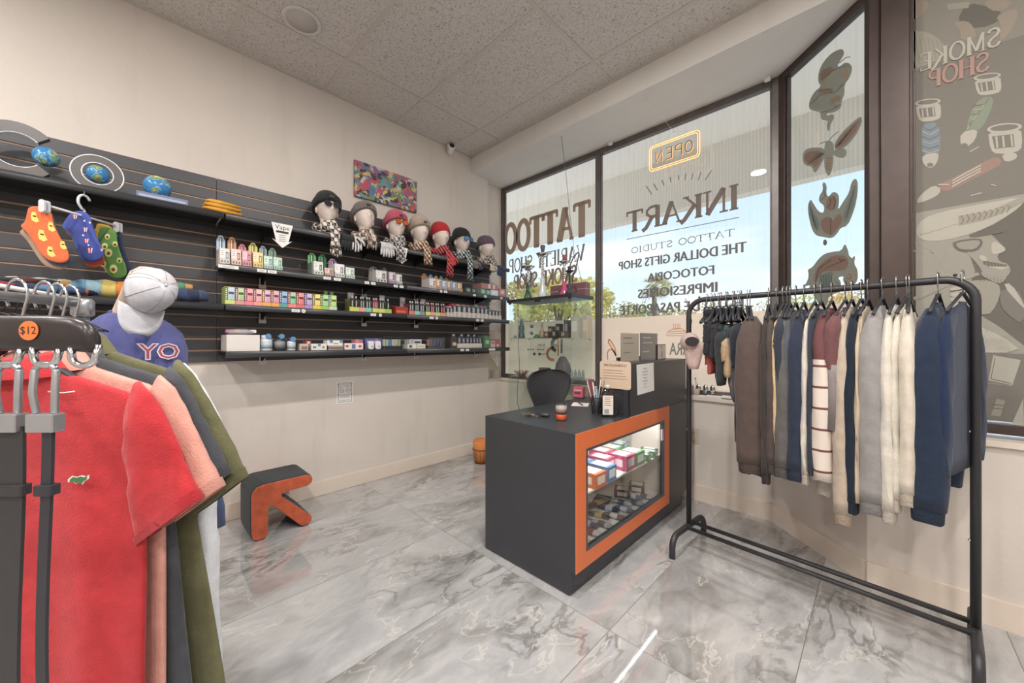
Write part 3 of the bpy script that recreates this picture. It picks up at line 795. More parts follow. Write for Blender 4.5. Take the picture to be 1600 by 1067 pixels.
for u, lb in ((629, 'red box'), (661, 'grey tray'), (597, 'mustard trays'), (548, 'yellow green tray')):
    p_ = onX(u, 500, XFR - .1)
    r_ = thing('header_card', 'small grey header card standing behind the %s' % lb, 'card', (XFR - .1, p_.y, SH[2] + .0005))
    b = MB(); b.box(-.0008, .0008, -.025, .025, 0, .155, cmat((150, 140, 142), .5)); b.box(.0008, .0012, -.018, .018, .12, .148, cmat((196, 180, 184), .5)); b.build('card', r_)
# boxed sticks toward the window
S2 = [(698, (206, 120, 140)), (703, (214, 196, 196)), (708, (196, 60, 76)), (714, (210, 130, 140)), (722, (120, 150, 160)), (730, (190, 110, 120)), (737, (100, 110, 130)), (744, (120, 150, 150)), (751, (206, 90, 130)), (757, (110, 160, 170)),
      (763, (140, 140, 140)), (769, (150, 150, 150)), (774, (140, 138, 136)), (779, (170, 166, 160))]
for i, (u, c) in enumerate(S2):
    u1 = S2[i + 1][0] if i + 1 < len(S2) else 784
    r_, w = place('vape_stick_box', 'slim beige based vape box, %s from the left in the row beside the window' % ORD[i], 'vape box', u, u1, 2, 'slim vape boxes near the window')
    h = .125 if 2 <= i < 10 else .10; w *= .86
    b = MB(); b.box(-.1, 0, -w / 2, w / 2, 0, h * .42, cmat((200, 190, 182), .45)); b.box(-.095, -.004, -w * .46, w * .46, h * .42, h * .9, cmat((88, 88, 92), .4)); b.box(-.004, -.0034, -w * .25, w * .25, h * .45, h * .8, cmat((176, 176, 176), .4)); b.build('carton', r_)
    b = MB(); b.box(-.095, -.02, -w * .46, w * .46, h * .9, h, cmat(c, .4)); b.build('cap', r_)

# --- lowest shelf
def simple(name, label, cat, u0, u1, h, d, col, lv=1, dz=0, accents=(), group=None, xf=XFR, part='carton'):
    r_, w = place(name, label, cat, u0, u1, lv, group, xf, dz)
    b = MB(); cbox(b, d, w, h, col)
    for (a0, a1, b0, b1, c) in accents: b.box(0, .0007, w * (a0 - .5), w * (a1 - .5), h * b0, h * b1, cmat(c, .4))
    b.build(part, r_, bevel=.0008)
    return r_, w
M_FILM = mat('crinkled_clear_wrap', (214, 208, 214), .15, bump=1.0, bscale=45, alpha=.55)
simple('cardboard_box', 'large plain white cardboard box at the left end of the lowest shelf', 'box', 353, 407, .102, .2, (222, 214, 206))
y0, y1 = span(355, 405)
random.seed(3)
r_ = thing('wrapped_packs', 'clear plastic wrapped bundle of colourful packs on the white box', 'package', (XFR - .1, (y0 + y1) / 2, SH[1] + .1035))
b = MB(); b.ball((0, 0, .018), 1, M_FILM, 20, 8, (.095, (y1 - y0) / 2 * .95, .022), warp=lambda q: q * (1 + .08 * noise.noise(q * 40))); b.build('plastic_wrap', r_)
for i, c in enumerate([(214, 120, 150), (226, 190, 90), (180, 150, 200), (220, 220, 224)]):
    b = MB(); yy = -.06 + i * .04; b.box(-.03 + .01 * i, .02 + .012 * i, yy - .016, yy + .016, .012, .033, cmat(c, .4)); b.build('pack', r_, bevel=.002)
M_STK = cmat((84, 138, 186), .5)
def jar(u, lb, body, lid, h, r):
    p_ = onX(u, 500, XFR - r)
    t = thing('supplement_jar', lb, 'jar', (XFR - r, p_.y, SH[1] + .0005), 0, 'jars with blue price stickers')
    b = MB(); b.lathe([(r * .95, 0), (r, .004), (r, h * .68), (r * .8, h * .76)], cmat(body, .35), 24); b.build('jar_body', t)
    b = MB(); b.lathe([(r * 1.01, h * .14), (r * 1.01, h * .6)], cmat(lite(body, .4) if sum(body) < 300 else (176, 190, 200), .5), 24); b.build('wrap_label', t)
    b = MB(); b.lathe([(r * .82, h * .76), (r * .84, h * .78), (r * .84, h * .95), (r * .78, h * .97)], cmat(lid, .35), 24); b.build('lid', t)
    b = MB(); b.prism(circ(.017, 20), M_STK, (r * 1.03, .004, h * .9), (0, 1, 0), (0, 0, 1), 0, .0012); b.build('price_sticker', t)
jar(416, 'white jar with a blue round sticker next to the white cardboard box', (206, 210, 212), (220, 222, 224), .105, .034)
jar(437, 'black jar with a white label and blue sticker, middle jar of three', (48, 50, 56), (44, 46, 52), .105, .032)
jar(455, 'white jar with a navy lid, rightmost of the three jars', (210, 208, 204), (54, 58, 100), .085, .026)
simple('flat_box', 'small brown picture box right of the jars', 'box', 468, 482, .045, .1, (196, 176, 160), accents=((.2, .9, .1, .6, (140, 110, 96)),))
simple('flat_box', 'small red striped white box behind the picture box', 'box', 478, 486, .065, .08, (206, 90, 96), xf=XFR - .105, accents=((.3, .7, .2, .9, (230, 220, 214)),))
simple('flat_box', 'white printed box with two blue stickers', 'box', 486, 511, .045, .1, (226, 218, 208), accents=((.1, .3, .3, .6, (120, 110, 120)), (.7, .85, .3, .6, (150, 120, 110)), (.42, .6, .6, .99, (84, 138, 186))))
simple('flat_box', 'low brown and white box under the long white box', 'box', 513, 537, .03, .1, (176, 160, 146), accents=((0, 1, .2, .7, (120, 100, 90)),))
simple('flat_box', 'white printed box lying on top of the low brown box', 'box', 511, 536, .038, .08, (228, 224, 218), dz=.031, accents=((.15, .35, .5, .99, (84, 138, 186)), (.8, .98, .5, .99, (84, 138, 186)), (.4, .7, .3, .5, (150, 140, 140))))
simple('flat_box', 'white and red speckled box left of the two white devices', 'box', 538, 568, .048, .1, (226, 216, 206), accents=((.38, .58, .15, .85, (96, 120, 176)), (.05, .2, .4, .7, (180, 60, 60)), (.75, .9, .3, .7, (190, 80, 90))))
simple('flat_box', 'small pink box on the speckled box', 'box', 555, 567, .026, .07, (214, 120, 120), dz=.049, accents=((.5, .9, .3, .9, (80, 130, 160)),))
simple('display_carton', 'purple display carton behind the two white devices', 'box', 570, 597, .085, .08, (96, 92, 140), xf=XFR - .04, accents=((.1, .9, .5, .8, (150, 150, 200)), (.6, .8, .8, .95, (206, 90, 150))))
for u, s_ in ((580.5, 'left'), (591.5, 'right')):
    p_ = onX(u, 500, XFR)
    t = thing('pocket_device', 'white rounded device with a dot, %s of the two on the lowest shelf' % s_, 'device', (XFR - .016, p_.y, SH[1] + .0005), 0, 'white rounded devices')
    b = MB(); b.prism(rrect(.044, .064, .014, cy=.032), cmat((222, 220, 222), .3), (-.012, 0, 0), (0, 1, 0), (0, 0, 1), 0, .024); b.build('body', t, bevel=.002)
    b = MB(); b.prism(circ(.005, 12), cmat((70, 66, 80), .3), (.0122, .006, .02), (0, 1, 0), (0, 0, 1), 0, .001); b.build('button', t)
def acrylic_case(lb, u0, u1, h, cols, rows=1):
    r_, w = place('acrylic_case', lb, 'display case', u0, u1, 1, 'clear acrylic cases')
    b = MB(); e_ = .003; d = .16
    for a in ((-d, 0, -w / 2, w / 2, 0, e_), (-d, 0, -w / 2, w / 2, h - e_, h), (-d, 0, -w / 2, -w / 2 + e_, e_, h - e_), (-d, 0, w / 2 - e_, w / 2, e_, h - e_), (-e_, 0, -w / 2 + e_, w / 2 - e_, e_, h - e_)): b.box(*a, M_CLEAR)
    b.build('acrylic_shell', r_)
    b = MB(); b.box(-d + .02, -.02, -w / 2 + .01, w / 2 - .01, e_, .022, cmat((60, 64, 68), .5)); b.build('insert', r_)
    for i, c in enumerate(cols):
        t = thing('sample_device', '%s small device from the left inside the %s' % (ORD[i], lb.split(' of ')[0]), 'vape device', (r_.location.x - .04, r_.location.y - w / 2 + w * (i + .7) / (len(cols) + .4), SH[1] + .0235), 0, 'devices in the ' + lb)
        k = MB(); k.box(-.008, .008, -.012, .012, 0, h * .55, cmat(c, .35)); k.build('body', t, bevel=.002)
        k = MB(); k.box(-.004, .004, -.005, .005, h * .55, h * .66, M_BLACK); k.build('mouthpiece', t)
acrylic_case('long clear acrylic case of pale vape devices', 599, 631, .10, [(200, 196, 176), (176, 196, 160), (120, 140, 190), (206, 206, 210), (214, 196, 130), (170, 180, 176)])
simple('flat_box', 'cream box with a blue dot at the left end of the right lowest shelf', 'box', 637, 651, .038, .1, (216, 212, 190), accents=((.15, .5, .2, .8, (70, 96, 140)),))
simple('flat_box', 'cream box beside the blue dotted one', 'box', 651.5, 665, .038, .1, (214, 210, 184), accents=((.1, .9, .4, .55, (150, 150, 120)),))
simple('flat_box', 'silver and black box stacked on the cream boxes', 'box', 640, 659, .04, .09, (186, 186, 190), dz=.039, accents=((.4, .9, .2, .6, (70, 72, 78)), (.1, .3, .3, .8, (150, 150, 156))))
acrylic_case('clear acrylic case of dark vape devices', 668, 696, .10, [(190, 110, 130), (60, 96, 60), (60, 70, 130), (50, 60, 140), (54, 60, 110)])
simple('vape_carton', 'dark brown sided vape carton left of the black pens on the lowest shelf', 'vape box', 704, 714, .105, .1, (70, 60, 58), accents=((.3, .9, .2, .5, (196, 170, 140)),))
us = [715, 721.5, 728, 734, 739, 744, 748.5, 753]
for i in range(7):
    r_, w = place('vape_stick_box', 'slim beige and black vape box, %s from the left on the lowest shelf' % ORD[i], 'vape box', us[i], us[i + 1], 1, 'slim vape boxes on the lowest shelf')
    b = MB(); b.box(-.1, 0, -w / 2, w / 2, 0, .042, cmat((202, 192, 182), .45)); b.box(-.095, -.004, -w * .44, w * .44, .042, .105, cmat((66, 68, 78), .4)); b.box(-.004, -.0034, -w * .2, w * .2, .05, .09, cmat((150, 152, 164), .4)); b.build('carton', r_)
    if i % 2 == 0:
        b = MB(); b.box(-.098, -.096, -w * .46, w * .46, .105, .14, cmat((60, 60, 66), .5)); b.box(-.096, -.0957, -w * .3, w * .3, .112, .13, cmat((160, 160, 170), .5)); b.build('header_card', r_)
simple('vape_carton', 'green vape carton near the window end of the lowest shelf', 'vape box', 757, 766, .12, .1, (86, 122, 88), accents=((.2, .8, .3, .6, (150, 190, 140)),))
simple('vape_carton', 'pale green and pink vape carton, second from the window on the lowest shelf', 'vape box', 767, 774, .07, .1, (190, 176, 168), accents=((.1, .9, .5, .9, (190, 110, 116)),))
simple('vape_carton', 'dusty red vape carton at the window end of the lowest shelf', 'vape box', 774.5, 781, .085, .1, (170, 96, 100), accents=((.2, .8, .1, .4, (200, 180, 170)),))
# --- arrow signs hanging from the top shelf lip
def arrow_sign(u, lb, s=1.0):
    p_ = onX(u, 500, XS + .005)
    t = thing('arrow_sign', lb, 'sign', (XS + .0065, p_.y, SH[4] - .002), 0, 'white arrow signs on the top shelf')
    b = MB(); poly = [(-.062, 0), (.062, 0), (.036, -.115), (.058, -.105), (0, -.158), (-.058, -.105), (-.036, -.115)]
    b.prism([(a * s, c * s) for a, c in poly], M_PAPER, (0, 0, 0), (0, 1, 0), (0, 0, 1), 0, .0012)
    text_mesh('Vape', .042 * s, (.0012, 0, -.026 * s), (0, 1, 0), (0, 0, 1), M_INK, b)
    b.box(.0012, .0016, -.036 * s, .036 * s, -.062 * s, -.048 * s, M_INK)
    for q in (-.075, -.088, -.102, -.114): b.box(.0012, .0016, -.02 * s, .02 * s, q * s - .0015, q * s + .0015, M_INK)
    b.build('sign_card', t)
arrow_sign(441, 'white paper arrow sign pointing down at the pink and yellow cartons')
arrow_sign(628, 'white paper arrow sign hanging under the pink beanie head', .85)
# ================================================================ mannequin heads with winter wear, globes, socks, torso
M_FOAM = mat('pale_foam_head', (214, 200, 190), .45, var=.06, vscale=30)
def head_warp(q):
    x, y, z = q.x, q.y, q.z
    f = max(0.0, x / .095)
    if z < -.01:
        k = min(1, (-.01 - z) / .105)
        y *= 1 - .38 * k
        x = x * (1 - .12 * k) if x > 0 else x * (1 - .55 * k)
    g_ = lambda cy, cz, sy, sz: math.exp(-((y - cy) / sy) ** 2 - ((z - cz) / sz) ** 2)
    if x > 0:
        x += f * (.026 * g_(0, -.022, .011, .017) + .014 * g_(0, .002, .009, .022) - .010 * g_(.03, .006, .017, .012) - .010 * g_(-.03, .006, .017, .012)
                  + .006 * g_(0, .026, .06, .010) + .008 * g_(0, -.056, .02, .009) - .004 * g_(0, -.0475, .03, .004) + .010 * g_(0, -.092, .025, .016))
    return Vector((x, y, z))
def rib_fab(col, n): return fabric(col, 'knit')
def add_head(name, label, u, hat, scarf, glasses=None, nod=0.0, style='cuff', ribs=30, yaw=0, xw=-2.92, zs=1.0):
    c = onX(u, 400, xw)
    root = thing('mannequin_head', label, 'mannequin head', (xw, c.y, SH[4] + .0005), yaw)
    hz = .20
    b = MB(); b.ball((0, 0, 0), 1, M_FOAM, 40, 34, (.093, .074, .115), warp=head_warp)
    for s_ in (-1, 1):   # ears
        b.ball((-.005, s_ * .073, -.012), 1, M_FOAM, 10, 8, (.014, .008, .028))
    # neck
    b.lathe([(.058, -hz), (.060, -hz + .01), (.045, -hz + .05), (.044, -.085), (.05, -.06)], M_FOAM, 24, (-.012, 0, 0))
    h = b.build('head_form', root); h.location = (0, 0, hz); h.rotation_euler = (0, -nod, 0)
    lb2 = label.replace('pale foam mannequin head', '').strip()
    # beanie: a thing worn by the head
    hc, hname = hat
    bt = thing('beanie', hname, 'beanie', (xw, c.y, SH[4] + hz), yaw)
    mf = fabric(hc, 'knit'); b = MB(); rings = []; N = 120; K_ = 16
    for i in range(K_ + 1):
        k = i / K_
        a = k * PI / 2; ring = []
        for j in range(N):
            th = 2 * PI * j / N
            fx, fy = math.cos(th), math.sin(th)
            zb = .010 + .028 * fx            # brim rises to the forehead
            top = .137 if style != 'slouch' else .132
            z = zb + (top - zb) * math.sin(a)
            rr = math.cos(a) ** .62 if i < K_ else .02
            rad = 1.0 + (.05 if style == 'cuff' and k < .30 else 0)
            rib = 1 + .028 * math.cos(ribs * th) * (1 if k < .9 else 0)
            X = fx * .104 * rr * rad * rib; Y = fy * .087 * rr * rad * rib
            if style == 'point': X -= .035 * k ** 2; z += .012 * k ** 3
            if style == 'slouch': X -= .05 * k ** 1.5; z -= .012 * k * (1 - fx) 
            if style == 'tall': z += .016 * k
            ring.append((X - .004, Y, z))
        rings.append(ring)
    b.loft(rings, mf, True, True)
    h = b.build('knit_shell', bt); h.rotation_euler = (0, -nod, 0)
    if style in ('cuff', 'tall'):
        b = MB(); rings = []
        for k, (dr, dz) in enumerate([(.98, .0), (1.09, -.002), (1.12, .02), (1.11, .045), (1.04, .052)]):
            rings.append([(math.cos(2 * PI * j / N) * .104 * dr * (1 + .03 * math.cos(ribs * 2 * PI * j / N)) - .004, math.sin(2 * PI * j / N) * .087 * dr * (1 + .03 * math.cos(ribs * 2 * PI * j / N)), .008 + .028 * math.cos(2 * PI * j / N) + dz) for j in range(N)])
        b.loft(rings, fabric(tuple(int(q * .92) for q in hc), 'knit'), False, True)
        h = b.build('cuff', bt); h.rotation_euler = (0, -nod, 0)
        b = MB(); b.box(.112, .119, -.022, .008, .05, .064, cmat((60, 58, 58), .5)); h = b.build('patch', bt); h.rotation_euler = (0, -nod, 0)
    # sunglasses
    if glasses:
        gc, gname = glasses
        gt = thing('sunglasses', gname, 'sunglasses', (xw, c.y, SH[4] + hz), yaw)
        ml = mat('lens_%d_%d_%d' % gc, gc, .08, metal=.6)
        for s_ in (-1, 1):
            b = MB(); b.prism(circ(.024, 20, ry=.019), ml, (.112, s_ * .031, .004), (0, 1, 0), (0, 0, 1), 0, .003); h = b.build('lens', gt); h.rotation_euler = (0, -nod, 0)
            b = MB(); pts = [(.111, s_ * .031 + .026 * math.cos(a * PI / 8), .004 + .021 * math.sin(a * PI / 8)) for a in range(17)]
            b.tube(pts, .002, M_BLACK, 6, False); b.tube([(.111, s_ * .055, .008), (.06, s_ * .078, .008), (.0, s_ * .082, .002)], .002, M_BLACK, 6)
            h = b.build('rim', gt); h.rotation_euler = (0, -nod, 0)
        b = MB(); b.tube([(.112, -.008, .008), (.116, 0, .011), (.112, .008, .008)], .0018, M_BLACK, 6); h = b.build('bridge', gt); h.rotation_euler = (0, -nod, 0)
    # scarf
    if scarf:
        sm, sname, tail, toff = scarf
        st = thing('scarf', sname, 'scarf', (xw, c.y, SH[4] + .0005), yaw)
        b = MB(); rings = []
        for k in range(9):
            a = 2 * PI * k / 9
            ring = []
            for j in range(30):
                th = 2 * PI * j / 30
                wob = .006 * math.sin(3 * th + k) + .004 * math.sin(7 * th)
                r0 = .066 + .026 * math.cos(a) + wob; z = .058 + .04 * math.sin(a) + .012 * math.sin(2 * th + 1) + wob
                ring.append((r0 * 1.12 * math.cos(th) - .008, r0 * math.sin(th), z))
            rings.append(ring)
        rings.append(rings[0])
        b.loft(rings, sm, False, True); b.build('neck_wrap', st)
        # tail over the shelf edge
        b = MB(); rings = []
        W2 = .036
        path = [(.075, .07), (.105, .062), (.128, .03), (.134, -.02), (.136, -tail * .55), (.137, -tail)]
        for (px_, pz) in path:
            ring = []
            for j in range(16):
                th = 2 * PI * j / 16
                ring.append((px_ + .009 * math.sin(th) + .004 * math.sin(3 * th + pz * 30), toff + W2 * math.cos(th) * (1 + .15 * math.sin(pz * 40)), pz + (.006 * math.sin(th * 3) if pz < 0 else 0)))
            rings.append(ring)
        b.loft(rings, sm, True, True); b.build('hanging_end', st)
        b = MB()
        for j in range(13):
            yy = toff + W2 * (-1 + 2 * j / 12); l = .05 + .02 * random.random()
            b.tube([(.137, yy, -tail + .01), (.138 + .005 * random.random(), yy + .004 * random.uniform(-1, 1), -tail - l * .5), (.137, yy + .006 * random.uniform(-1, 1), -tail - l)], .0026, sm, 5)
        b.build('fringe', st)
    return root
def plaid(name, c1, c2, c3, sc=30):
    m, t, p = nodes_mat(name); N = t.nodes.new; K = t.links.new
    co = N('ShaderNodeTexCoord')
    ch = N('ShaderNodeTexChecker'); ch.inputs['Scale'].default_value = sc; ch.inputs[1].default_value = srgb(c1); ch.inputs[2].default_value = srgb(c2); K(co.outputs['Object'], ch.inputs[0])
    wv = N('ShaderNodeTexWave'); wv.inputs['Scale'].default_value = sc * .35; wv.bands_direction = 'DIAGONAL'; K(co.outputs['Object'], wv.inputs[0])
    r_ = N('ShaderNodeMath'); r_.operation = 'GREATER_THAN'; r_.inputs[1].default_value = .8; K(wv.outputs['Fac'], r_.inputs[0])
    mx_ = N('ShaderNodeMix'); mx_.data_type = 'RGBA'; K(r_.outputs[0], mx_.inputs[0]); K(ch.outputs[0], mx_.inputs[6]); mx_.inputs[7].default_value = srgb(c3)
    K(mx_.outputs[2], p.inputs['Base Color']); p.inputs['Roughness'].default_value = .95
    return m
PL1 = plaid('plaid_black_cream', (44, 42, 44), (216, 208, 196), (120, 112, 106), 34)
PL2 = plaid('plaid_brown_cream', (90, 74, 68), (206, 194, 180), (150, 132, 120), 30)
PL3 = plaid('plaid_black_white', (50, 48, 50), (200, 194, 190), (110, 104, 104), 44)
PL4 = plaid('plaid_tan_brown', (150, 104, 74), (206, 190, 170), (80, 60, 52), 44)
PL5 = plaid('plaid_red_black', (168, 40, 48), (80, 34, 40), (200, 110, 110), 44)
PL6 = plaid('plaid_green_black', (60, 74, 74), (190, 196, 196), (44, 46, 50), 44)
PL7 = plaid('plaid_grey_cream', (72, 68, 68), (196, 186, 176), (130, 120, 112), 40)
add_head('head', 'pale foam mannequin head in dark sunglasses, leftmost of the hatted heads', 511, ((56, 54, 56), 'charcoal ribbed beanie on the leftmost mannequin head'),
         (PL1, 'cream and black plaid scarf on the leftmost mannequin head', .10, .01), ((70, 70, 80), 'dark sunglasses on the leftmost mannequin head'), .10, 'cuff', 34)
add_head('head', 'pale foam mannequin head with a blue tinted chin tipped back under the grey ribbed beanie', 569, ((128, 118, 112), 'grey brown ribbed beanie on the tipped back head'),
         (PL2, 'brown and cream checked scarf under the grey brown beanie', .0, .0), None, .28, 'cuff', 30)
add_head('head', 'pale foam mannequin head with orange mirror sunglasses under the pink beanie', 618, ((206, 92, 112), 'pink ribbed beanie with a slouchy back'),
         (PL3, 'black and white checked scarf under the pink beanie', .06, -.03), ((226, 120, 40), 'orange mirrored sunglasses below the pink beanie'), .08, 'cuff', 34)
add_head('head', 'pale foam mannequin head under the beige beanie with a dark patch', 655, ((188, 168, 150), 'beige fine ribbed beanie with a small dark patch'),
         (PL4, 'tan and brown fringed scarf under the beige beanie', .05, .0), None, .05, 'tall', 40)
add_head('head', 'pale foam mannequin head under the plain red beanie', 688, ((196, 44, 46), 'plain red pointed beanie'),
         (PL5, 'red and black tartan scarf with a long fringe', .12, .01), None, .05, 'point', 0)
add_head('head', 'pale foam mannequin head with blue mirror sunglasses under the black beanie', 721, ((44, 48, 46), 'plain black beanie on the head with blue glasses'),
         (PL6, 'dark green, black and white plaid scarf with a long fringe', .13, .0), ((90, 150, 206), 'blue mirrored sunglasses below the black beanie'), .05, 'point', 0)
add_head('head', 'pale foam mannequin head under the purple beanie, nearest the window', 759, ((100, 82, 98), 'dusty purple slouchy beanie nearest the window'),
         (PL7, 'grey and cream checked scarf under the purple beanie', .0, .0), None, -.10, 'slouch', 0)
# gloves lying over the shelf lip
def glove(u, lb, col, tail=.0, rz=0, L_=1.0):
    c = onX(u, 400, XS)
    t = thing('knit_glove', lb, 'glove', (XS - .03, c.y, SH[4] + .002), rz)
    m_ = fabric(col, 'knit'); b = MB()
    b.loft([[(x + .006 * math.sin(a), .030 * math.cos(a) * w_, z + .007 + .007 * math.sin(a)) for a in [2 * PI * j / 14 for j in range(14)]] for x, w_, z in ((-.09, .8, 0), (-.03, .95, .0), (.025, 1.15, 0))], m_)
    b.loft([[(x + .007 * math.cos(a), .033 * math.sin(a), z) for a in [2 * PI * j / 14 for j in range(14)]] for x, z in ((.028, .012), (.046, -.006), (.048, -.045))], m_)
    b.build('palm', t)
    for k, (yy, l) in enumerate(((-.026, .055), (-.009, .068), (.009, .064), (.026, .05))):
        f = MB(); l *= L_; f.tube([(.048, yy, -.04), (.05, yy * 1.15, -.04 - l * .6), (.049, yy * 1.25, -.04 - l)], [.0095, .009, .006], m_, 8); f.build('finger', t)
    f = MB(); f.tube([(.047, .03, -.01), (.052, .05, -.03), (.05, .058, -.055)], [.010, .0095, .006], m_, 8); f.build('thumb', t)
glove(540, 'black knit glove hanging beside the plaid scarf of the leftmost head', (44, 48, 48))
glove(549, 'black knit glove right of its twin under the grey ribbed beanie', (46, 50, 50))
glove(556, 'off white knit glove behind the black gloves', (206, 200, 196))
glove(600, 'light grey knit glove left of the pink beanie head, outer one', (198, 194, 194))
glove(608, 'light grey knit glove left of the pink beanie head, inner one', (190, 186, 188))
glove(705, 'red knit glove between the red and the black beanie heads', (206, 60, 60), L_=.7)
glove(742, 'grey knit glove left of the purple beanie head', (120, 112, 110), L_=.5)
glove(749, 'black and white knit glove under the purple beanie', (60, 62, 74), L_=.6)
glove(768, 'cream knit glove right of the purple beanie head', (206, 190, 176), L_=.4)
glove(779, 'navy blue knit glove hanging at the window end of the top shelf', (52, 68, 104))

# ---------------------------------------------------------------- globes
def globe_mat():
    m, t, p = nodes_mat('globe_map'); N = t.nodes.new; K = t.links.new
    co = N('ShaderNodeTexCoord'); n = N('ShaderNodeTexNoise'); n.inputs['Scale'].default_value = 17; n.inputs['Detail'].default_value = 5; K(co.outputs['Object'], n.inputs[0])
    r_ = N('ShaderNodeValToRGB'); r_.color_ramp.interpolation = 'LINEAR'; K(n.outputs['Fac'], r_.inputs[0])
    e = r_.color_ramp.elements; e[0].position = .50; e[0].color = srgb(62, 128, 180); e[1].position = .62; e[1].color = srgb(206, 190, 130)
    a = e.new(.53); a.color = srgb(150, 196, 214); a = e.new(.545); a.color = srgb(74, 122, 60)
    K(r_.outputs[0], p.inputs['Base Color']); p.inputs['Roughness'].default_value = .2
    return m
M_GLOBE = globe_mat()
M_RING = mat('dark_ring_plastic', (84, 78, 74), .35)
M_LED = mat('white_ring_edge', (236, 236, 240), .3)
# 1: C-shaped frame
p_ = onX(28, 250, -2.93)
t = thing('globe_lamp', 'blue globe held in a dark open C shaped frame, leftmost of the three globes', 'globe', (-2.93, p_.y, SH[4] + .0005))
def ringpoly(r0, r1, a0, a1, n=36): return circ(r1, n, a0, a1) + circ(r0, n, a0, a1)[::-1]
b = MB(); b.prism([(a * 1.0, c + .135) for a, c in ringpoly(.082, .130, R(42), R(318))], M_RING, (0, 0, 0), (0, 1, 0), (0, 0, 1), -.02, .02); b.box(-.05, .05, -.07, .07, 0, .006, M_RING); b.build('open_frame', t)
b = MB(); b.prism([(a, c + .135) for a, c in ringpoly(.079, .082, R(42), R(318))], M_LED, (0, 0, 0), (0, 1, 0), (0, 0, 1), -.018, .018); b.build('light_edge', t)
b = MB(); b.ball((0, .085, .135), .046, M_GLOBE, 28, 18); b.build('globe', t)
# 2: closed ring
p_ = onX(153, 266, -2.90)
t = thing('globe_lamp', 'blue globe floating in a closed dark ring with white edges, middle of the three globes', 'globe', (-2.90, p_.y, SH[4] + .0005))
b = MB()
rp = circ(.093, 48); ri = circ(.056, 48)
for k in range(48):
    a, c = rp[k], rp[(k + 1) % 48]; d, e_ = ri[(k + 1) % 48], ri[k]
    b.prism([a, c, d, e_], M_RING, (0, 0, .095), (0, 1, 0), (0, 0, 1), -.009, .009)
b.box(-.02, .02, -.045, .045, 0, .004, M_RING); b.build('ring_frame', t)
b = MB()
for rr in (.0935, .0555): b.tube([(.009, rr * math.cos(a * PI / 24), .095 + rr * math.sin(a * PI / 24)) for a in range(49)], .0028, M_LED, 6, False)
b.build('light_edge', t)
b = MB(); b.ball((0, 0, .095), .043, M_GLOBE, 28, 18); b.build('globe', t)
# 3: globe on box
p_ = onX(246, 290, -2.90)
t = thing('globe_lamp', 'larger blue globe on a flat purple printed base, right of the ringed globes', 'globe', (-2.90, p_.y, SH[4] + .0005))
b = MB(); b.box(-.07, .07, -.085, .125, 0, .035, cmat((110, 118, 150), .3)); b.box(.07, .0706, -.075, .115, .01, .022, cmat((160, 170, 200), .3)); b.build('base', t, bevel=.002)
b = MB(); b.ball((0, 0, .094), .061, M_GLOBE, 32, 20); b.build('globe', t)
# folded yellow cloths
for i, (dz, w) in enumerate(((0, .19), (.024, .18), (.045, .165))):
    p_ = onX(347, 320, -2.86)
    t = tag(MB().loft([[(x, .5 * w * c_, dz + .012 + .011 * s_ + .003 * math.sin(x * 60 + c_ * 3)) for c_, s_ in [(math.cos(2 * PI * j / 16), math.sin(2 * PI * j / 16)) for j in range(16)]] for x in (-.1, -.05, 0, .04, .055)], fabric((214, 150, 40)), True, True).build('folded_cloth'),
            ['lowest', 'middle', 'topmost'][i] + ' of the three folded yellow cloths on the top shelf', 'folded cloth', 'folded yellow cloths')
    t.location = (-2.87, p_.y, SH[4] + .001)
# ---------------------------------------------------------------- sock hanger with clipped socks
def Cp(Rv, Fv, z): return FW * Fv + RT * Rv + Vector((0, 0, z))
M_WPL = mat('white_hanger_plastic', (206, 206, 210), .35)
t = thing('clip_hanger', 'white bar hanger with a clip at each end holding bundles of socks', 'hanger')
e0, e1 = Cp(-2.078, 1.66, 1.808), Cp(-2.078, 1.99, 1.808); ce = (e0 + e1) / 2 + Vector((0, 0, .0)); 
b = MB(); b.tube([e0, e1], .0055, M_WPL, 10); b.build('bar', t)
b = MB(); hp = []
dr = (e1 - e0).normalized()
for k in range(15):
    a = R(-60 + k * 20); hp.append(ce + dr * (.026 * math.cos(a) + 0) + Vector((0, 0, .070 + .034 * math.sin(a))))
b.tube([ce, ce + Vector((0, 0, .03))] + [ce + Vector((0, 0, .036)) - dr * .01][:0] + hp[::-1][0:0], .005, M_WPL, 8)
b.tube([ce + Vector((0, 0, .03)), ce + dr * -.012 + Vector((0, 0, .034)), *[ce + dr * (-.026 * math.cos(R(a_))) + Vector((0, 0, .068 + .034 * math.sin(R(a_)))) for a_ in range(-60, 160, 18)]], .0055, M_WPL, 8)
b.tube([ce + Vector((0, 0, .098)), ce + Vector((0, 0, SH[4] - .04 - 1.808))], .0012, M_CHROME, 5)
b.build('hook', t)
for q, s_ in ((e0, 1), (e1, -1)):
    b = MB(); cc = q + dr * s_ * .01
    b.prism(rrect(.026, .055, .01), M_WPL, cc - Vector((0, 0, .008)), RT, (0, 0, 1), -.012, -.004); b.prism(rrect(.026, .055, .01), M_WPL, cc - Vector((0, 0, .008)), RT, (0, 0, 1), .004, .012)
    b.build('clip', t)
def sock_shape(pts, D, th, mt, z0=(20, 280), sc=5.926, off=(0, 0)):
    """a hanging sock from its outline, puffed to thickness th about a plane facing the aisle"""
    P3 = [onD(z0[0] + (a + off[0]) / sc, z0[1] + (c + off[1]) / sc, D) for a, c in pts]
    cen = sum(P3, Vector()) / len(P3)
    rings = []
    for k, s_ in ((-1, .80), (-.8, .95), (0, 1.0), (.8, .95), (1, .80)):
        rings.append([tuple(cen + (q - cen) * s_ + FW * (k * th / 2)) for q in P3])
    b = MB(); b.loft(rings, mt, True, True); return b, P3
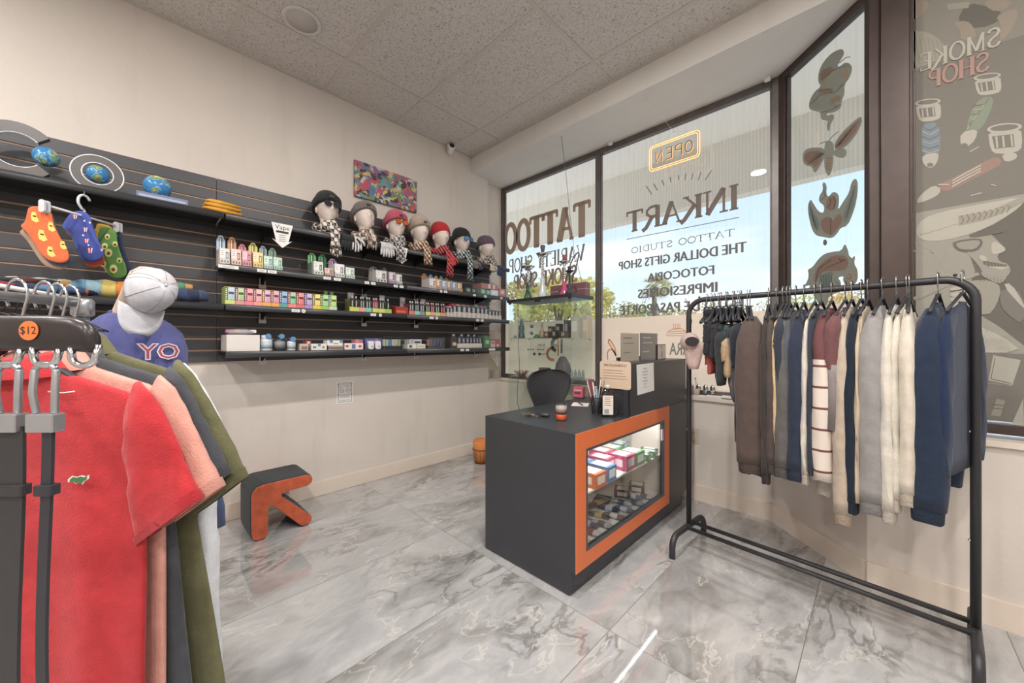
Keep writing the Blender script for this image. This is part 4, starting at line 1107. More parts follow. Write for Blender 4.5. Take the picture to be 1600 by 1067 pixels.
def smoothpoly(pts, it=2):
    for _ in range(it):
        o = []
        for i in range(len(pts)):
            a = pts[i]; c = pts[(i + 1) % len(pts)]
            o += [(a[0] * .75 + c[0] * .25, a[1] * .75 + c[1] * .25), (a[0] * .25 + c[0] * .75, a[1] * .25 + c[1] * .75)]
        pts = o
    return pts
SK1 = smoothpoly([(150, 240), (350, 265), (372, 400), (430, 530), (500, 640), (530, 720), (500, 775), (400, 778), (290, 735), (190, 580), (140, 500), (60, 430), (115, 395), (130, 320)])
SK2 = smoothpoly([(555, 300), (640, 288), (715, 330), (740, 440), (780, 550), (840, 660), (840, 720), (760, 765), (660, 740), (610, 640), (565, 490), (468, 430), (510, 370)])
SK3 = smoothpoly([(810, 430), (965, 470), (960, 560), (1000, 700), (1060, 830), (1050, 905), (960, 925), (880, 890), (850, 780), (810, 620), (785, 520), (800, 470)])
def pat(b, D, th, items):
    for (kind, x, y, s_) in items:
        base = D - th / 2 - .0012
        def pg(poly, c, o=0): 
            P_ = [onD(20 + (x + a) / 5.926, 280 + (y + q) / 5.926, base - o) for a, q in poly]
            n = len(P_); Q = [p + FW * .0014 for p in P_]
            b.add(P_ + Q, [tuple(range(n)), tuple(range(2 * n - 1, n - 1, -1))] + [(i, i + n, (i + 1) % n + n, (i + 1) % n) for i in range(n)], cmat(c, .9))
        if kind == 'b': pg([(a, q) for a, q in [(-18 * s_, -50 * s_), (16 * s_, -44 * s_), (28 * s_, 0), (50 * s_, 40 * s_), (20 * s_, 52 * s_), (-20 * s_, 30 * s_), (-30 * s_, -10 * s_)]], (238, 206, 96)); pg([(-12 * s_, -18 * s_), (20 * s_, -12 * s_), (18 * s_, 0), (-10 * s_, -6 * s_)], (70, 50, 46), .0008)
        if kind == 'p':
            for k in range(4): pg([(s_ * (-26 + 13 * k), -s_ * 22), (s_ * (-13 + 13 * k), -s_ * 22), (s_ * (-9 + 8 * k), s_ * 24), (s_ * (-17 + 9 * k), s_ * 24)], ((206, 70, 90), (240, 226, 226))[k % 2])
        if kind == 'a': pg(circ(34 * s_, 14, ry=38 * s_), (206, 214, 120)); pg(circ(17 * s_, 12, cy=6), (120, 60, 50), .0008)
        if kind == 'd': pg(circ(9 * s_, 8), (236, 232, 226))
def sock(name, label, pts, D, th, col, off=(0, 0), items=(), toe=None, group=None):
    root = thing('ankle_sock', label, 'sock', group=group)
    b, P3 = sock_shape(pts, D, th, fabric(col), off=off)
    if items: pat(b, D, th, items)
    b.build('knit_body', root)
    return root
sock('s', 'brown sock at the very back of the orange sock bundle', SK1, 1.715, .008, (176, 140, 118), (-12, 60))
sock('s', 'blue sock showing just behind the front orange sock', SK1, 1.70, .008, (64, 90, 120), (20, 32))
sock('s', 'orange sock with yellow bananas clipped at the left end of the hanger', SK1, 1.685, .010, (226, 104, 54), (0, 0), [('b', 195, 350, 1), ('b', 350, 440, .9), ('b', 265, 520, 1.1), ('b', 345, 670, 1), ('b', 460, 610, .8)])
sock('s', 'orange red sock peeking out below the popcorn sock', SK2, 1.845, .008, (196, 78, 54), (10, 60))
sock('s', 'dark blue sock behind the popcorn sock', SK2, 1.83, .008, (70, 96, 180), (-25, 12))
sock('s', 'royal blue sock with red and white popcorn boxes, middle of the hanger', SK2, 1.815, .010, (70, 84, 170), (0, 0), [('p', 575, 345, .9), ('p', 670, 465, .8), ('p', 680, 570, .8), ('p', 712, 660, 1.0), ('p', 820, 655, .5), ('d', 660, 385, 1), ('d', 650, 518, 1), ('d', 712, 402, 1), ('d', 700, 610, .8)])
sock('s', 'navy sock behind the avocado sock at the right end of the hanger', SK3, 1.985, .008, (52, 60, 90), (50, 6))
sock('s', 'mustard sock behind the avocado sock', SK3, 1.97, .008, (206, 160, 50), (-28, -30))
sock('s', 'green sock with avocados clipped at the right end of the hanger', SK3, 1.955, .010, (88, 134, 66), (0, 0), [('a', 885, 680, 1), ('a', 930, 830, 1.05), ('a', 835, 780, .8), ('a', 850, 620, .8), ('a', 945, 600, .7), ('a', 875, 530, .7), ('a', 985, 750, .7)])
# folded sock packs on the second shelf, left of the vapes
def sockpack(u, lb, cols, L_=.2, w=.075, h=.032, xf=-2.88, dz=0, rz=0):
    p_ = onX(u, 450, xf)
    t = thing('folded_socks', lb, 'socks', (xf, p_.y, SH[2] + dz + .002), rz, 'folded socks on the second shelf')
    n = len(cols); h *= 1.3
    for k, c in enumerate(cols):
        b = MB(); y0 = -L_ / 2 + L_ * k / n; y1 = y0 + L_ / n
        rings = []
        for q in range(5):
            y = y0 + (y1 - y0) * q / 4; f = math.sin(PI * (.12 + .76 * (y + L_ / 2) / L_)) ** .5
            rings.append([(w / 2 * f * math.cos(a) + .008 * math.sin(y * 30), y, h / 2 + h / 2 * f * math.sin(a) + .003 * math.sin(y * 80 + a * 2)) for a in [2 * PI * j / 14 for j in range(14)]])
        b.loft(rings, fabric(c), True, True); b.build('knit_band', t)
SP = [(8, 'navy socks with red flecks at the far left of the sock shelf', [(44, 54, 80), (150, 50, 50), (50, 60, 86)], 0, .2), (30, 'navy and teal folded socks near the left edge', [(50, 70, 96), (46, 56, 80), (62, 96, 130)], 0, .25),
      (52, 'dark blue folded socks with a light blue toe', [(40, 48, 70), (54, 66, 96), (84, 130, 170)], 0, -.2), (75, 'dark folded socks with a red tomato spot', [(54, 56, 66), (190, 60, 44), (60, 70, 90)], 0, .3),
      (98, 'folded socks with blue toe in front of the white pack', [(56, 70, 104), (70, 96, 140)], 0, -.3), (122, 'black folded socks with an orange band', [(40, 42, 52), (214, 110, 50), (44, 54, 90)], 0, .2)]
for u, lb, cs, dz, rz in SP: sockpack(u, lb, cs, .17, .09, .036, -2.87, dz, rz)
sockpack(44, 'dark speckled socks lying on top of the navy pile', [(60, 60, 70), (90, 50, 50), (44, 50, 70)], .17, .08, .03, -2.89, .037, .1)
sockpack(70, 'white plastic sleeved socks standing on the sock pile', [(190, 184, 176), (176, 170, 164), (196, 190, 180)], .26, .05, .032, -2.93, .042, -.06)
sockpack(105, 'black socks with yellow flecks at the top of the pile', [(50, 48, 54), (206, 150, 60), (56, 50, 52)], .15, .07, .03, -2.92, .038, .2)
sockpack(170, 'rainbow striped socks of blue, yellow, orange and red', [(110, 160, 196), (150, 190, 206), (232, 206, 110), (236, 140, 60), (206, 60, 56)], .26, .11, .07, -2.87, 0, 0)
sockpack(293, 'navy socks with red lining right of the cap', [(206, 96, 80), (60, 74, 106), (50, 60, 90), (66, 80, 110)], .19, .1, .06, -2.87, 0, 0)
sockpack(283, 'multicoloured striped socks standing behind the navy socks', [(196, 80, 70), (90, 140, 110), (206, 150, 80)], .1, .06, .04, -2.90, .062, 0)
# ================================================================ counter, chair, stool, glass case
M_CB = mat('charcoal_laminate', (52, 53, 57), .38, bump=.12, bscale=25, var=.05, vscale=6)
M_OR = mat('orange_laminate', (214, 112, 66), .42, var=.03)
M_IN = mat('cream_interior', (236, 228, 220), .5)
CX, CXL = -1.005, -1.632
CY0, CY1, CYR = 1.452, 2.534, 2.85
CH, KH = .77, .12
root = thing('sales_counter', 'charcoal sales counter with an orange framed glass display front', 'counter', (CX, CY0, 0))
def lb(b, x0, x1, y0, y1, z0, z1, m_): b.box(x0 - CX, x1 - CX, y0 - CY0, y1 - CY0, z0, z1, m_)
b = MB()   # end panel with the toe-kick notch
poly = [(CXL - CX, .008), (-.03, .008), (-.03, KH), (0, KH), (0, CH), (CXL - CX, CH)]
b.prism(poly, M_CB, (0, 0, 0), (1, 0, 0), (0, 0, 1), -.025, 0); b.build('end_panel', root, bevel=.0015)
b = MB(); lb(b, CXL, CX - .0, CY0 + .025, 2.0, CH - .028, CH, M_CB); b.build('worktop', root, bevel=.0015)
b = MB(); lb(b, CX - .045, CX - .03, CY0 + .025, CYR, .008, KH, M_CB); b.build('toe_kick', root)
OY0, OY1, OZ0, OZ1 = 1.535, 2.453, .195, .686
b = MB()
for a in ((CY0, CY1, OZ1, CH), (CY0, CY1, KH, OZ0), (CY0, OY0, OZ0, OZ1), (OY1, CY1, OZ0, OZ1)):
    lb(b, CX, CX + .004, *a, M_OR)
b.build('orange_surround', root)
b = MB(); e_ = .012
for a in ((OY0, OY1, OZ1 - e_, OZ1), (OY0, OY1, OZ0, OZ0 + e_), (OY0, OY0 + e_, OZ0 + e_, OZ1 - e_), (OY1 - e_, OY1, OZ0 + e_, OZ1 - e_)):
    lb(b, CX - .02, CX + .006, *a, mat('grey_track', (74, 76, 80), .35))
b.build('window_track', root)
for i, (a, c, xx) in enumerate(((OY0 + .012, 2.02, CX - .006), (1.93, OY1 - .012, CX - .014))):
    b = MB(); lb(b, xx - .004, xx, a, c, OZ0 + .012, OZ1 - .012, M_CLEAR); b.build('sliding_glass', root)
b = MB(); lb(b, CX - .002, CX + .008, OY1 - .045, OY1 - .02, .56, .63, mat('pale_finger_pull', (214, 196, 206), .3)); b.build('finger_pull', root, bevel=.002)
b = MB(); lb(b, CX - .40, CX - .03, CY0 + .026, 2.52, .175, .185, M_IN); b.build('cabinet_bottom', root)
b = MB(); lb(b, CX - .41, CX - .40, CY0 + .026, 2.52, .175, CH - .03, M_IN); b.build('cabinet_back', root)
b = MB(); lb(b, CX - .40, CX - .03, 2.505, 2.52, .185, CH - .03, M_IN); b.build('cabinet_side', root)
b = MB(); lb(b, CX - .34, CX - .03, CY0 + .03, 2.50, .440, .449, M_IN); b.build('glass_shelf', root)
# warm strip lamp inside the showcase
b = MB(); lb(b, CX - .06, CX - .04, CY0 + .1, 2.45, CH - .038, CH - .03, mat('strip_lens', (255, 250, 240), .4, emit=(255, 244, 232), es=3)); b.build('strip_light', root)
ld = bpy.data.lights.new('showcase_lamp', 'AREA'); ld.shape = 'RECTANGLE'; ld.size = .02; ld.size_y = .95; ld.energy = 3.5; ld.color = (1, .96, .92)
lo = bpy.data.objects.new('showcase_lamp', ld); COL.objects.link(lo); lo.location = (CX - .05, 1.99, CH - .041); lo.rotation_euler = (0, R(18), 0)
b = MB(); lb(b, CX - .22, CX - .001, 2.0, CYR, CH, 1.074, M_CB); lb(b, CX - .22, CX - .001, 2.525, CYR, KH, CH, M_CB)
b.build('raised_end', root, bevel=.0015)
b = MB(); lb(b, CX - .001, CX + .003, CY1, CYR, KH, CH, M_CB); b.build('side_facing', root)
b = MB(); lb(b, CXL, CX - .22, 2.0, CYR - .1, CH - .028, CH, M_CB); b.build('rear_worktop', root)
b = MB(); lb(b, CXL, CXL + .02, CY0 + .025, CYR - .1, .01, CH - .028, M_CB); b.build('rear_panel', root)
b = MB(); lb(b, CX - .23, CX - .215, 2.25, CYR, 1.0745, 1.095, M_CB); b.build('top_lip', root)
for yy in (CY0 + .03, CYR - .05):
    for xx in (CXL + .03, CX - .06):
        b = MB(); b.lathe([(.014, 0), (.014, .008)], M_BLACK, 10, (xx - CX, yy - CY0, 0)); b.build('foot', root)
# ---------------- goods inside the showcase
def item(name, label, cat, loc, sz, col, rz=0, group=None, acc=None, tilt=0, pillow=False):
    t = thing(name, label, cat, loc, rz, group)
    if tilt: t.rotation_euler = (0, tilt, rz)
    b = MB(); w, d, h = sz
    if pillow:
        b.loft([[(x, d / 2 * f * math.cos(a), h / 2 + h / 2 * f2 * math.sin(a)) for a in [2 * PI * j / 12 for j in range(12)]] for x, f, f2 in ((-w / 2, 1, .12), (-w * .42, 1, .2), (-w * .3, .96, .85), (0, .95, 1), (w * .3, .96, .85), (w * .42, 1, .2), (w / 2, 1, .12))], cmat(col, .3))
    else: b.box(-w / 2, w / 2, -d / 2, d / 2, 0, h, cmat(col, .4))
    if acc:
        if pillow: b.loft([[(x, d / 2 * .97 * math.cos(a), h / 2 + h / 2 * 1.04 * math.sin(a)) for a in [2 * PI * j / 12 for j in range(12)]] for x in (-w * .16, w * .16)], cmat(acc, .35), False)
        else:
            b.box(w / 2, w / 2 + .0006, -d * .35, d * .35, h * .25, h * .8, cmat(acc, .4)); b.box(-w * .35, w * .35, -d * .4, d * .4, h, h + .0006, cmat(lite(acc, .4), .4))
            b.box(-w * .3, w * .3, -d / 2 - .0006, -d / 2, h * .25, h * .75, cmat(acc, .4))
    b.build('pack', t)
    return t
ZU, ZL = .4495, .1855
xs = CX - .10
UP = [('orange and white gum display box nearest the glass', 1.705, xs + .02, (.13, .10, .075), (220, 110, 60), (236, 220, 206)), ('second orange gum display box behind the nearest', 1.70, xs - .125, (.12, .10, .072), (214, 120, 70), (236, 220, 206)),
      ('blue and white gum display box right of the orange ones', 1.825, xs + .015, (.13, .09, .08), (88, 136, 186), (232, 232, 232)), ('pale blue gum box behind the blue one', 1.82, xs - .125, (.12, .09, .076), (130, 170, 206), (232, 232, 232)),
      ('magenta and white gum display box', 2.06, xs + .01, (.12, .11, .085), (206, 80, 120), (232, 214, 220)), ('pink gum display box behind the magenta one', 2.06, xs - .125, (.12, .10, .082), (214, 110, 140), (236, 220, 224)), ('pink gum box left of the magenta one', 1.945, xs - .06, (.13, .09, .08), (210, 96, 130), (236, 226, 226)),
      ('green and white gum display box', 2.185, xs + .01, (.12, .11, .08), (96, 150, 96), (228, 232, 222)), ('green gum box behind the green and white one', 2.18, xs - .125, (.12, .10, .078), (120, 166, 116), (228, 232, 222))]
for lb_, y, x, sz, c, a in UP: item('gum_box', lb_ + ' on the glass shelf', 'candy box', (x, y, ZU), sz, c, 0, 'gum boxes on the showcase shelf', a)
for i in range(5): item('gum_pack', '%s black and white gum pack from the left behind the boxes on the showcase shelf' % ORD[i], 'gum', (xs - .215, 1.62 + .075 * i, ZU), (.03, .05, .10), (66, 64, 68), .2 * (i % 3 - 1), 'black and white gum packs', (214, 210, 206))
for i in range(3): item('gum_pack', 'teal and white mint pack, %s of its stack on the showcase shelf' % ['lowest', 'middle', 'topmost'][i], 'gum', (xs - .15, 2.34, ZU + .0225 * i), (.09, .12, .022), (96, 150, 170), .15, 'stacked mint packs', (226, 232, 232))
for i in range(4): item('gum_pack', 'green mint pack lying at the right end of the showcase shelf, %s from the left' % ORD[i], 'gum', (xs + .03 - .02 * (i % 2), 2.285 + .05 * i, ZU), (.10, .042, .04), (70, 120, 84), .1, 'green mint packs', (220, 228, 220))
LO = [('gold wrapped bar', (206, 176, 120), (120, 70, 60), (-.05, 1.60), .3), ('yellow and brown snack bar', (214, 190, 140), (96, 60, 50), (-.11, 1.62), .2), ('brown chocolate bar', (96, 66, 60), (196, 170, 150), (-.16, 1.66), .5), ('cream and red bar', (206, 190, 176), (150, 60, 60), (-.06, 1.68), .25),
      ('dark purple chocolate bar', (76, 62, 84), (180, 176, 196), (-.12, 1.73), .3), ('brown and orange bar', (120, 76, 60), (214, 130, 70), (-.18, 1.75), .4), ('silver and brown bar', (176, 172, 170), (96, 66, 60), (-.06, 1.77), .2), ('black and gold bar', (60, 54, 56), (196, 160, 90), (-.13, 1.83), .4),
      ('brown and white bar', (130, 96, 80), (220, 210, 206), (-.06, 1.87), .3), ('navy wrapped bar', (60, 64, 90), (190, 196, 214), (-.13, 1.92), .35), ('blue grey bar', (106, 112, 136), (214, 214, 222), (-.06, 1.96), .25), ('silver wrapped bar', (176, 180, 190), (90, 96, 120), (-.12, 2.02), .2), ('grey foil bar', (150, 154, 164), (90, 90, 100), (-.06, 2.06), .3), ('slate blue bar', (96, 104, 124), (200, 204, 214), (-.11, 2.12), .25), ('pale wrapped bar', (206, 200, 200), (120, 100, 110), (-.06, 2.16), .3)]
for i, (n_, c, a, (dx, y), rz) in enumerate(LO):
    item('candy_bar', n_ + ' lying on the showcase floor, %s from the left' % ORD[i], 'candy bar', (CX - .02 + dx, 1.6 + (y - 1.6) * 1.32, ZL), (.13, .048, .028), c, rz - .15, 'candy bars on the showcase floor', a, pillow=True)
item('candy_bar', 'long golden chocolate bar lying across behind the others on the showcase floor', 'candy bar', (CX - .25, 1.96, ZL), (.30, .05, .035), (196, 158, 96), R(82), None, (96, 62, 46), pillow=True)
item('candy_pouch', 'brown and white candy pouch leaning, left of the two at the right', 'candy bag', (CX - .20, 2.28, ZL), (.10, .085, .05), (104, 70, 62), .4, 'brown candy pouches', (220, 206, 196))
item('candy_pouch', 'brown and white candy pouch leaning, right of the two', 'candy bag', (CX - .17, 2.42, ZL), (.10, .085, .05), (112, 76, 66), .4, 'brown candy pouches', (226, 212, 200))
item('book', 'dark picture booklet lying at the back of the showcase floor', 'booklet', (CX - .26, 2.12, ZL), (.10, .14, .006), (84, 80, 86), .3)

# ---------------- things on the counter top
ZC = CH + .0005
c = onZ(877, 656, ZC)
t = thing('candle_jar', 'glass tumbler candle with orange wax on the counter', 'candle', c)
b = MB(); b.lathe([(.027, 0), (.031, .004), (.033, .05), (.031, .085), (.028, .092), (.0262, .092), (.029, .084), (.030, .05), (.028, .033)], M_CLEAR, 28); b.build('glass', t)
b = MB(); b.lathe([(.0255, .004), (.0285, .008), (.0292, .03), (.027, .032)], mat('orange_wax', (232, 96, 46), .4), 28); b.build('wax', t)
b = MB(); b.lathe([(.0305, .045), (.0305, .078)], cmat((176, 156, 146), .5), 20, sx=1, sy=1); b.build('paper_wrap', t)
# keys
c = onZ(832, 651, ZC)
t = thing('key_bunch', 'bunch of brass and steel keys with a dark fob on the counter', 'keys', c, .3); t.scale = (1.25, 1.25, 1.5)
M_BR = mat('brass_key', (176, 140, 100), .3, metal=.9)
b = MB(); b.tube([(.014 * math.cos(a), .014 * math.sin(a), .008) for a in [2 * PI * k / 16 for k in range(17)]], .0012, M_CHROME, 5, False); b.build('ring', t)
for k, a in enumerate((-.3, .5, 1.4, 2.3, 3.2, 4.1)):
    b = MB(); M = Matrix.Translation((0, 0, .002 * k + .001)) @ Matrix.Rotation(a, 4, 'Z')
    b.box(.026, .058, -.004, .004, 0, .002, M_BR if k % 2 else M_CHROME, M); b.prism(circ(.010, 12, cx=.020), M_BR if k % 2 else M_CHROME, M @ Vector((0, 0, 0)), M.to_3x3() @ Vector((1, 0, 0)), M.to_3x3() @ Vector((0, 1, 0)), 0, .002); b.build('key', t)
b = MB(); b.ball((.05, .02, .008), 1, cmat((52, 50, 54), .35), 14, 8, (.028, .013, .008)); b.build('fob', t)
# paper and pen
c = onZ(907, 632, ZC)
t = tag(MB().box(-.055, .055, -.07, .07, 0, .0012, M_PAPER).build('paper_sheet'), 'white paper sheet under the pen on the counter', 'paper'); t.location = c; t.rotation_euler = (0, 0, .5)
t = thing('ballpoint_pen', 'dark ballpoint pen lying on the paper sheet', 'pen', c + Vector((0, 0, .0055)), 2.45)
b = MB(); b.tube([(-.05, 0, 0), (.045, 0, 0)], .004, cmat((60, 58, 64), .3), 8); b.build('barrel', t); b = MB(); b.tube([(.0451, 0, 0), (.056, 0, 0)], [.0035, .001], M_CHROME, 8); b.build('tip', t)
# pencil cup
c = onZ(932, 646, ZC)
t = thing('pencil_cup', 'black wire mesh cup full of sticks and pens', 'pen cup', c)
M_MESH = mat('black_mesh', (40, 40, 44), .4)
b = MB(); n = 30
for k in range(n):
    a = 2 * PI * k / n; b.tube([(.027 * math.cos(a), .027 * math.sin(a), .003), (.034 * math.cos(a + .3), .034 * math.sin(a + .3), .095)], .0009, M_MESH, 4, False); b.tube([(.027 * math.cos(a), .027 * math.sin(a), .003), (.034 * math.cos(a - .3), .034 * math.sin(a - .3), .095)], .0009, M_MESH, 4, False)
b.build('mesh_wall', t)
b = MB(); b.tube([(.0345 * math.cos(2 * PI * k / 24), .0345 * math.sin(2 * PI * k / 24), .096) for k in range(25)], .003, M_MESH, 6, False); b.build('rim', t)
b = MB(); b.lathe([(.029, 0), (.029, .004)], M_MESH, 24); b.build('cup_base', t)
PN = [((190, 160, 140), .20, -.25, .0035), ((206, 186, 170), .19, -.12, .0035), ((96, 150, 170), .15, .0, .005), ((196, 170, 150), .21, .10, .003), ((120, 100, 96), .20, .22, .003), ((186, 160, 146), .19, .35, .003), ((70, 60, 60), .17, .42, .003)]
NM = ['pale tan wooden stick leaning left', 'cream stick beside the leftmost', 'teal blue marker', 'long light wooden stick', 'dark brown pencil', 'tan reed leaning right', 'black pencil leaning far right']
for i, (cc_, l, a, r_) in enumerate(PN):
    q = thing('pencil' if i != 2 else 'marker', NM[i] + ' in the mesh cup', 'pencil', c + Vector((.004 * (i % 3 - 1), .006 * (i % 2), .0055)), TH, 'sticks and pens in the mesh cup')
    b = MB(); x0 = a * .03; b.tube([(x0, 0, 0), (x0 + math.sin(a) * l * .95, .01 * (i % 3 - 1), l * .95)], r_, cmat(cc_, .5), 8); b.build('shaft', q)
    b = MB(); b.tube([(x0 + math.sin(a) * l * .951, .01 * (i % 3 - 1), l * .951), (x0 + math.sin(a) * l, .01 * (i % 3 - 1), l)], [r_, r_ * .4], cmat(dark(cc_, .5), .5), 8); b.build('tip', q)
# sanitizer bottle in a black stand
c = Vector((-1.105, 1.915, ZC))
t = thing('lotion_bottle', 'clear flat bottle with a printed paper label', 'bottle', c, TH - .15)
t.scale = (1.25, 1.25, 1.3)
M_BOT = glass_mat('clear_bottle', (214, 210, 204), 1.5)
b = MB(); b.loft([[(x * k, y * k2, z) for x, y in rrect(.058, .026, .01)] for z, k, k2 in ((0, .92, .9), (.004, 1, 1), (.10, 1, 1), (.113, .8, .9), (.12, .4, .55), (.125, .36, .5))], M_BOT, True, False); b.build('bottle_body', t, bevel=.001)
b = MB(); b.box(-.023, .023, -.0142, -.0136, .012, .095, cmat((214, 200, 186), .6))
for q in range(5): b.box(-.015, .015 - .006 * (q % 2), -.0146, -.0143, .084 - q * .008, .086 - q * .008, M_INK)
b.box(-.016, .004, -.0146, -.0143, .016, .036, cmat((130, 150, 160), .5)); b.build('paper_label', t)
b = MB(); b.lathe([(.011, .125), (.011, .137), (.009, .139)], cmat((200, 196, 190), .4), 16); b.build('cap', t)
c2 = onZ(984, 647, ZC)
# brown kraft sign leaning on a black easel
t = thing('card_easel', 'black easel stand holding the brown kraft sheet beside the bottle', 'stand', (-1.03, 1.985, ZC))
b = MB(); b.box(-.008, .018, -.014, .004, 0, .153, M_BLACK); b.box(-.16, .018, -.018, .004, 0, .003, M_BLACK); b.build('easel_frame', t)
M_KR = mat('kraft_paper', (196, 172, 150), .8, var=.05)
t = thing('kraft_sheet', 'brown kraft paper notice with rounded corners behind the bottle', 'sign', (-1.10, 1.990, .925))
b = MB(); b.prism([(a, q) for a, q in rrect(.20, .16, .016, cy=.08)], M_KR, (0, 0, 0), (1, 0, 0), (0, 0, 1), 0, .0015)
text_mesh('MISCELLANEOUS', .019, (0, -.0016, .135), (1, 0, 0), (0, 0, 1), M_INK, b)
for q in range(4): b.box(-.08, .05 + .01 * q, -.0022, -.0016, .105 - q * .016, .1065 - q * .016, M_INK)
b.build('sheet', t)
# taped notice on the raised end
def px_quad(b, pts, X, mt, th=.0012):
    P_ = [onX(u, v, X) for u, v in pts]; n = len(P_); Q = [p + Vector((th, 0, 0)) for p in P_]
    b.add(P_ + Q, [tuple(range(n - 1, -1, -1)), tuple(range(n, 2 * n))] + [(i, (i + 1) % n, (i + 1) % n + n, i + n) for i in range(n)], mt)
XN = CX + .0005
b = MB(); px_quad(b, [(994.5, 570), (1021, 566.5), (1022, 610), (996, 617.5)], XN, M_PAPER)
cc_ = onX(1008, 591, XN + .0014)
for i, s_ in enumerate(('TAKE ONE', 'LEAVE A REVIEW', 'OR WRITE US', 'FOR PRICES', 'AND SERVICES', 'TEXT US', 'HERE')):
    text_mesh(s_, .0105, cc_ + Vector((0, 0, .058 - i * .0185)), (0, 1, 0), (0, 0, 1), M_INK, b, .0004)
tag(b.build('paper_notice'), 'white printed notice taped to the front of the raised counter end', 'notice')
# acrylic holders on the raised end
def holder(u0, u1, v0, v1, lb_, body, X, acc):
    p0 = onX(u0, v1, X); p1 = onX(u1, v1, X); h = onX((u0 + u1) / 2, v0, X).z - 1.0755
    w = p1.y - p0.y
    t = thing('sign_holder', lb_, 'sign holder', (X, (p0.y + p1.y) / 2, 1.0755), 0, 'sign holders on the raised counter')
    b = MB(); b.box(-.002, 0, -w / 2, w / 2, .004, h - .003, cmat(body, .5)); 
    b.box(0, .0006, -w * .36, w * .1, h * .8, h * .84, cmat(acc, .5)); b.box(0, .0006, -w * .36, w * .2, h * .62, h * .65, cmat(acc, .5)); b.box(0, .0006, -w * .36, w * .02, h * .3, h * .33, cmat(acc, .5)); b.build('insert_card', t)
    b = MB(); b.box(.001, .004, -w / 2 - .003, w / 2 + .003, 0, h, M_CLEAR); b.box(-.035, .001, -w / 2 - .003, w / 2 + .003, 0, .003, M_CLEAR); b.box(.004, .045, -w / 2 - .003, w / 2 + .003, 0, .003, M_CLEAR); b.build('acrylic_stand', t)
    return t
holder(970, 998, 520, 560, 'clear holder with a brown kraft card on the raised counter, left of the black one', (184, 164, 146), CX - .10, (70, 62, 58))
holder(1000.5, 1027, 520, 560, 'clear holder with a black card on the raised counter, beside the number card', (62, 60, 66), CX - .10, (190, 186, 186))
p0 = onX(1027.5, 560, CX - .09); p1 = onX(1040, 560, CX - .09); h = .105; w = p1.y - p0.y
t = thing('number_card', 'small cream card in a dark frame showing a 3, right of the black card', 'card', (CX - .09, (p0.y + p1.y) / 2, 1.0745))
b = MB(); b.box(-.012, 0, -w / 2, w / 2, 0, h, cmat((50, 46, 46), .5)); b.build('frame', t); b = MB(); b.box(.0002, .001, -w / 2 + .005, w / 2 - .006, .005, h - .005, cmat((206, 192, 178), .6)); text_mesh('3', .05, (.001, -.004, .036), (0, 1, 0), (0, 0, 1), M_INK, b); text_mesh('DAY', .018, (.001, -.004, .085), (0, 1, 0), (0, 0, 1), M_INK, b); b.build('card_face', t)
t = tag(MB().box(CX - .21, CX - .003, 2.03, 2.8, 1.0745, 1.0795 - .0043, M_WHITE).build('plastic_sheet'), 'thin white plastic sheet covering the raised counter end', 'sheet') if False else None
# pink carton and wine red card at the back of the counter
c = onZ(905, 622, ZC)
t = thing('tissue_box', 'pink printed carton at the back of the counter right of the chair', 'box', c, TH - .5)
b = MB(); b.box(-.038, .038, -.03, .03, .012, .085, cmat((196, 84, 104), .5)); b.box(-.038, .038, -.03, .03, 0, .012, cmat((70, 50, 56), .5)); b.box(-.028, .02, -.0306, -.03, .035, .05, cmat((90, 44, 60), .5)); b.box(-.028, .028, -.0306, -.03, .06, .066, cmat((226, 180, 186), .5)); b.build('carton', t)
c = onZ(918, 618, ZC)
t = thing('wine_red_carton', 'tall dark pink carton leaning behind the pink carton', 'box', c + RT * .03, TH - .5)
b = MB(); b.box(-.02, .02, -.01, .01, 0, .13, cmat((140, 70, 92), .5)); b.build('carton', t, bevel=.001)

# ---------------- shell chair
t = thing('shell_chair', 'black moulded shell chair behind the counter', 'chair', (-2.02, 2.36, 0), R(60))
t.scale = (1.0, 1.0, 1.05)
M_SHELL = mat('black_shell', (58, 58, 60), .45, bump=.3, bscale=200)
b = MB(); rings = []
prof = [(.20, .45, .20), (.10, .435, .215), (-.02, .43, .21), (-.12, .435, .17), (-.185, .47, .115), (-.215, .54, .095), (-.225, .62, .095), (-.235, .70, .12), (-.245, .78, .165), (-.25, .85, .188), (-.255, .90, .175), (-.257, .93, .13), (-.257, .945, .06)]
for i, (y, z, w) in enumerate(prof):
    ring = []
    a = prof[max(i - 1, 0)]; c = prof[min(i + 1, len(prof) - 1)]; dy, dz = c[0] - a[0], c[1] - a[1]; l = math.hypot(dy, dz); ny, nz = -dz / l, dy / l
    m_ = 13
    for j in range(m_):
        s_ = -1 + 2 * j / (m_ - 1); cur = .035 * s_ * s_
        ring.append((w * s_, y - ny * cur * (1 if i > 4 else -1) * (-1 if i > 4 else 1), z + (cur if i <= 4 else 0)))
    for j in range(m_ - 1, -1, -1):
        s_ = -1 + 2 * j / (m_ - 1); cur = .035 * s_ * s_
        ring.append((w * s_ * .985, y - ny * cur * (1 if i > 4 else -1) * (-1 if i > 4 else 1) + ny * .010, z + (cur if i <= 4 else 0) + nz * .010))
    rings.append(ring)
b.loft(rings, M_SHELL, True, True); b.build('shell', t, sub=1)
b = MB(); b.lathe([(.03, .09), (.03, .30), (.02, .30), (.02, .415)], M_CHROME, 16); b.lathe([(.07, .415), (.07, .425)], M_BLACK, 16); b.build('gas_column', t)
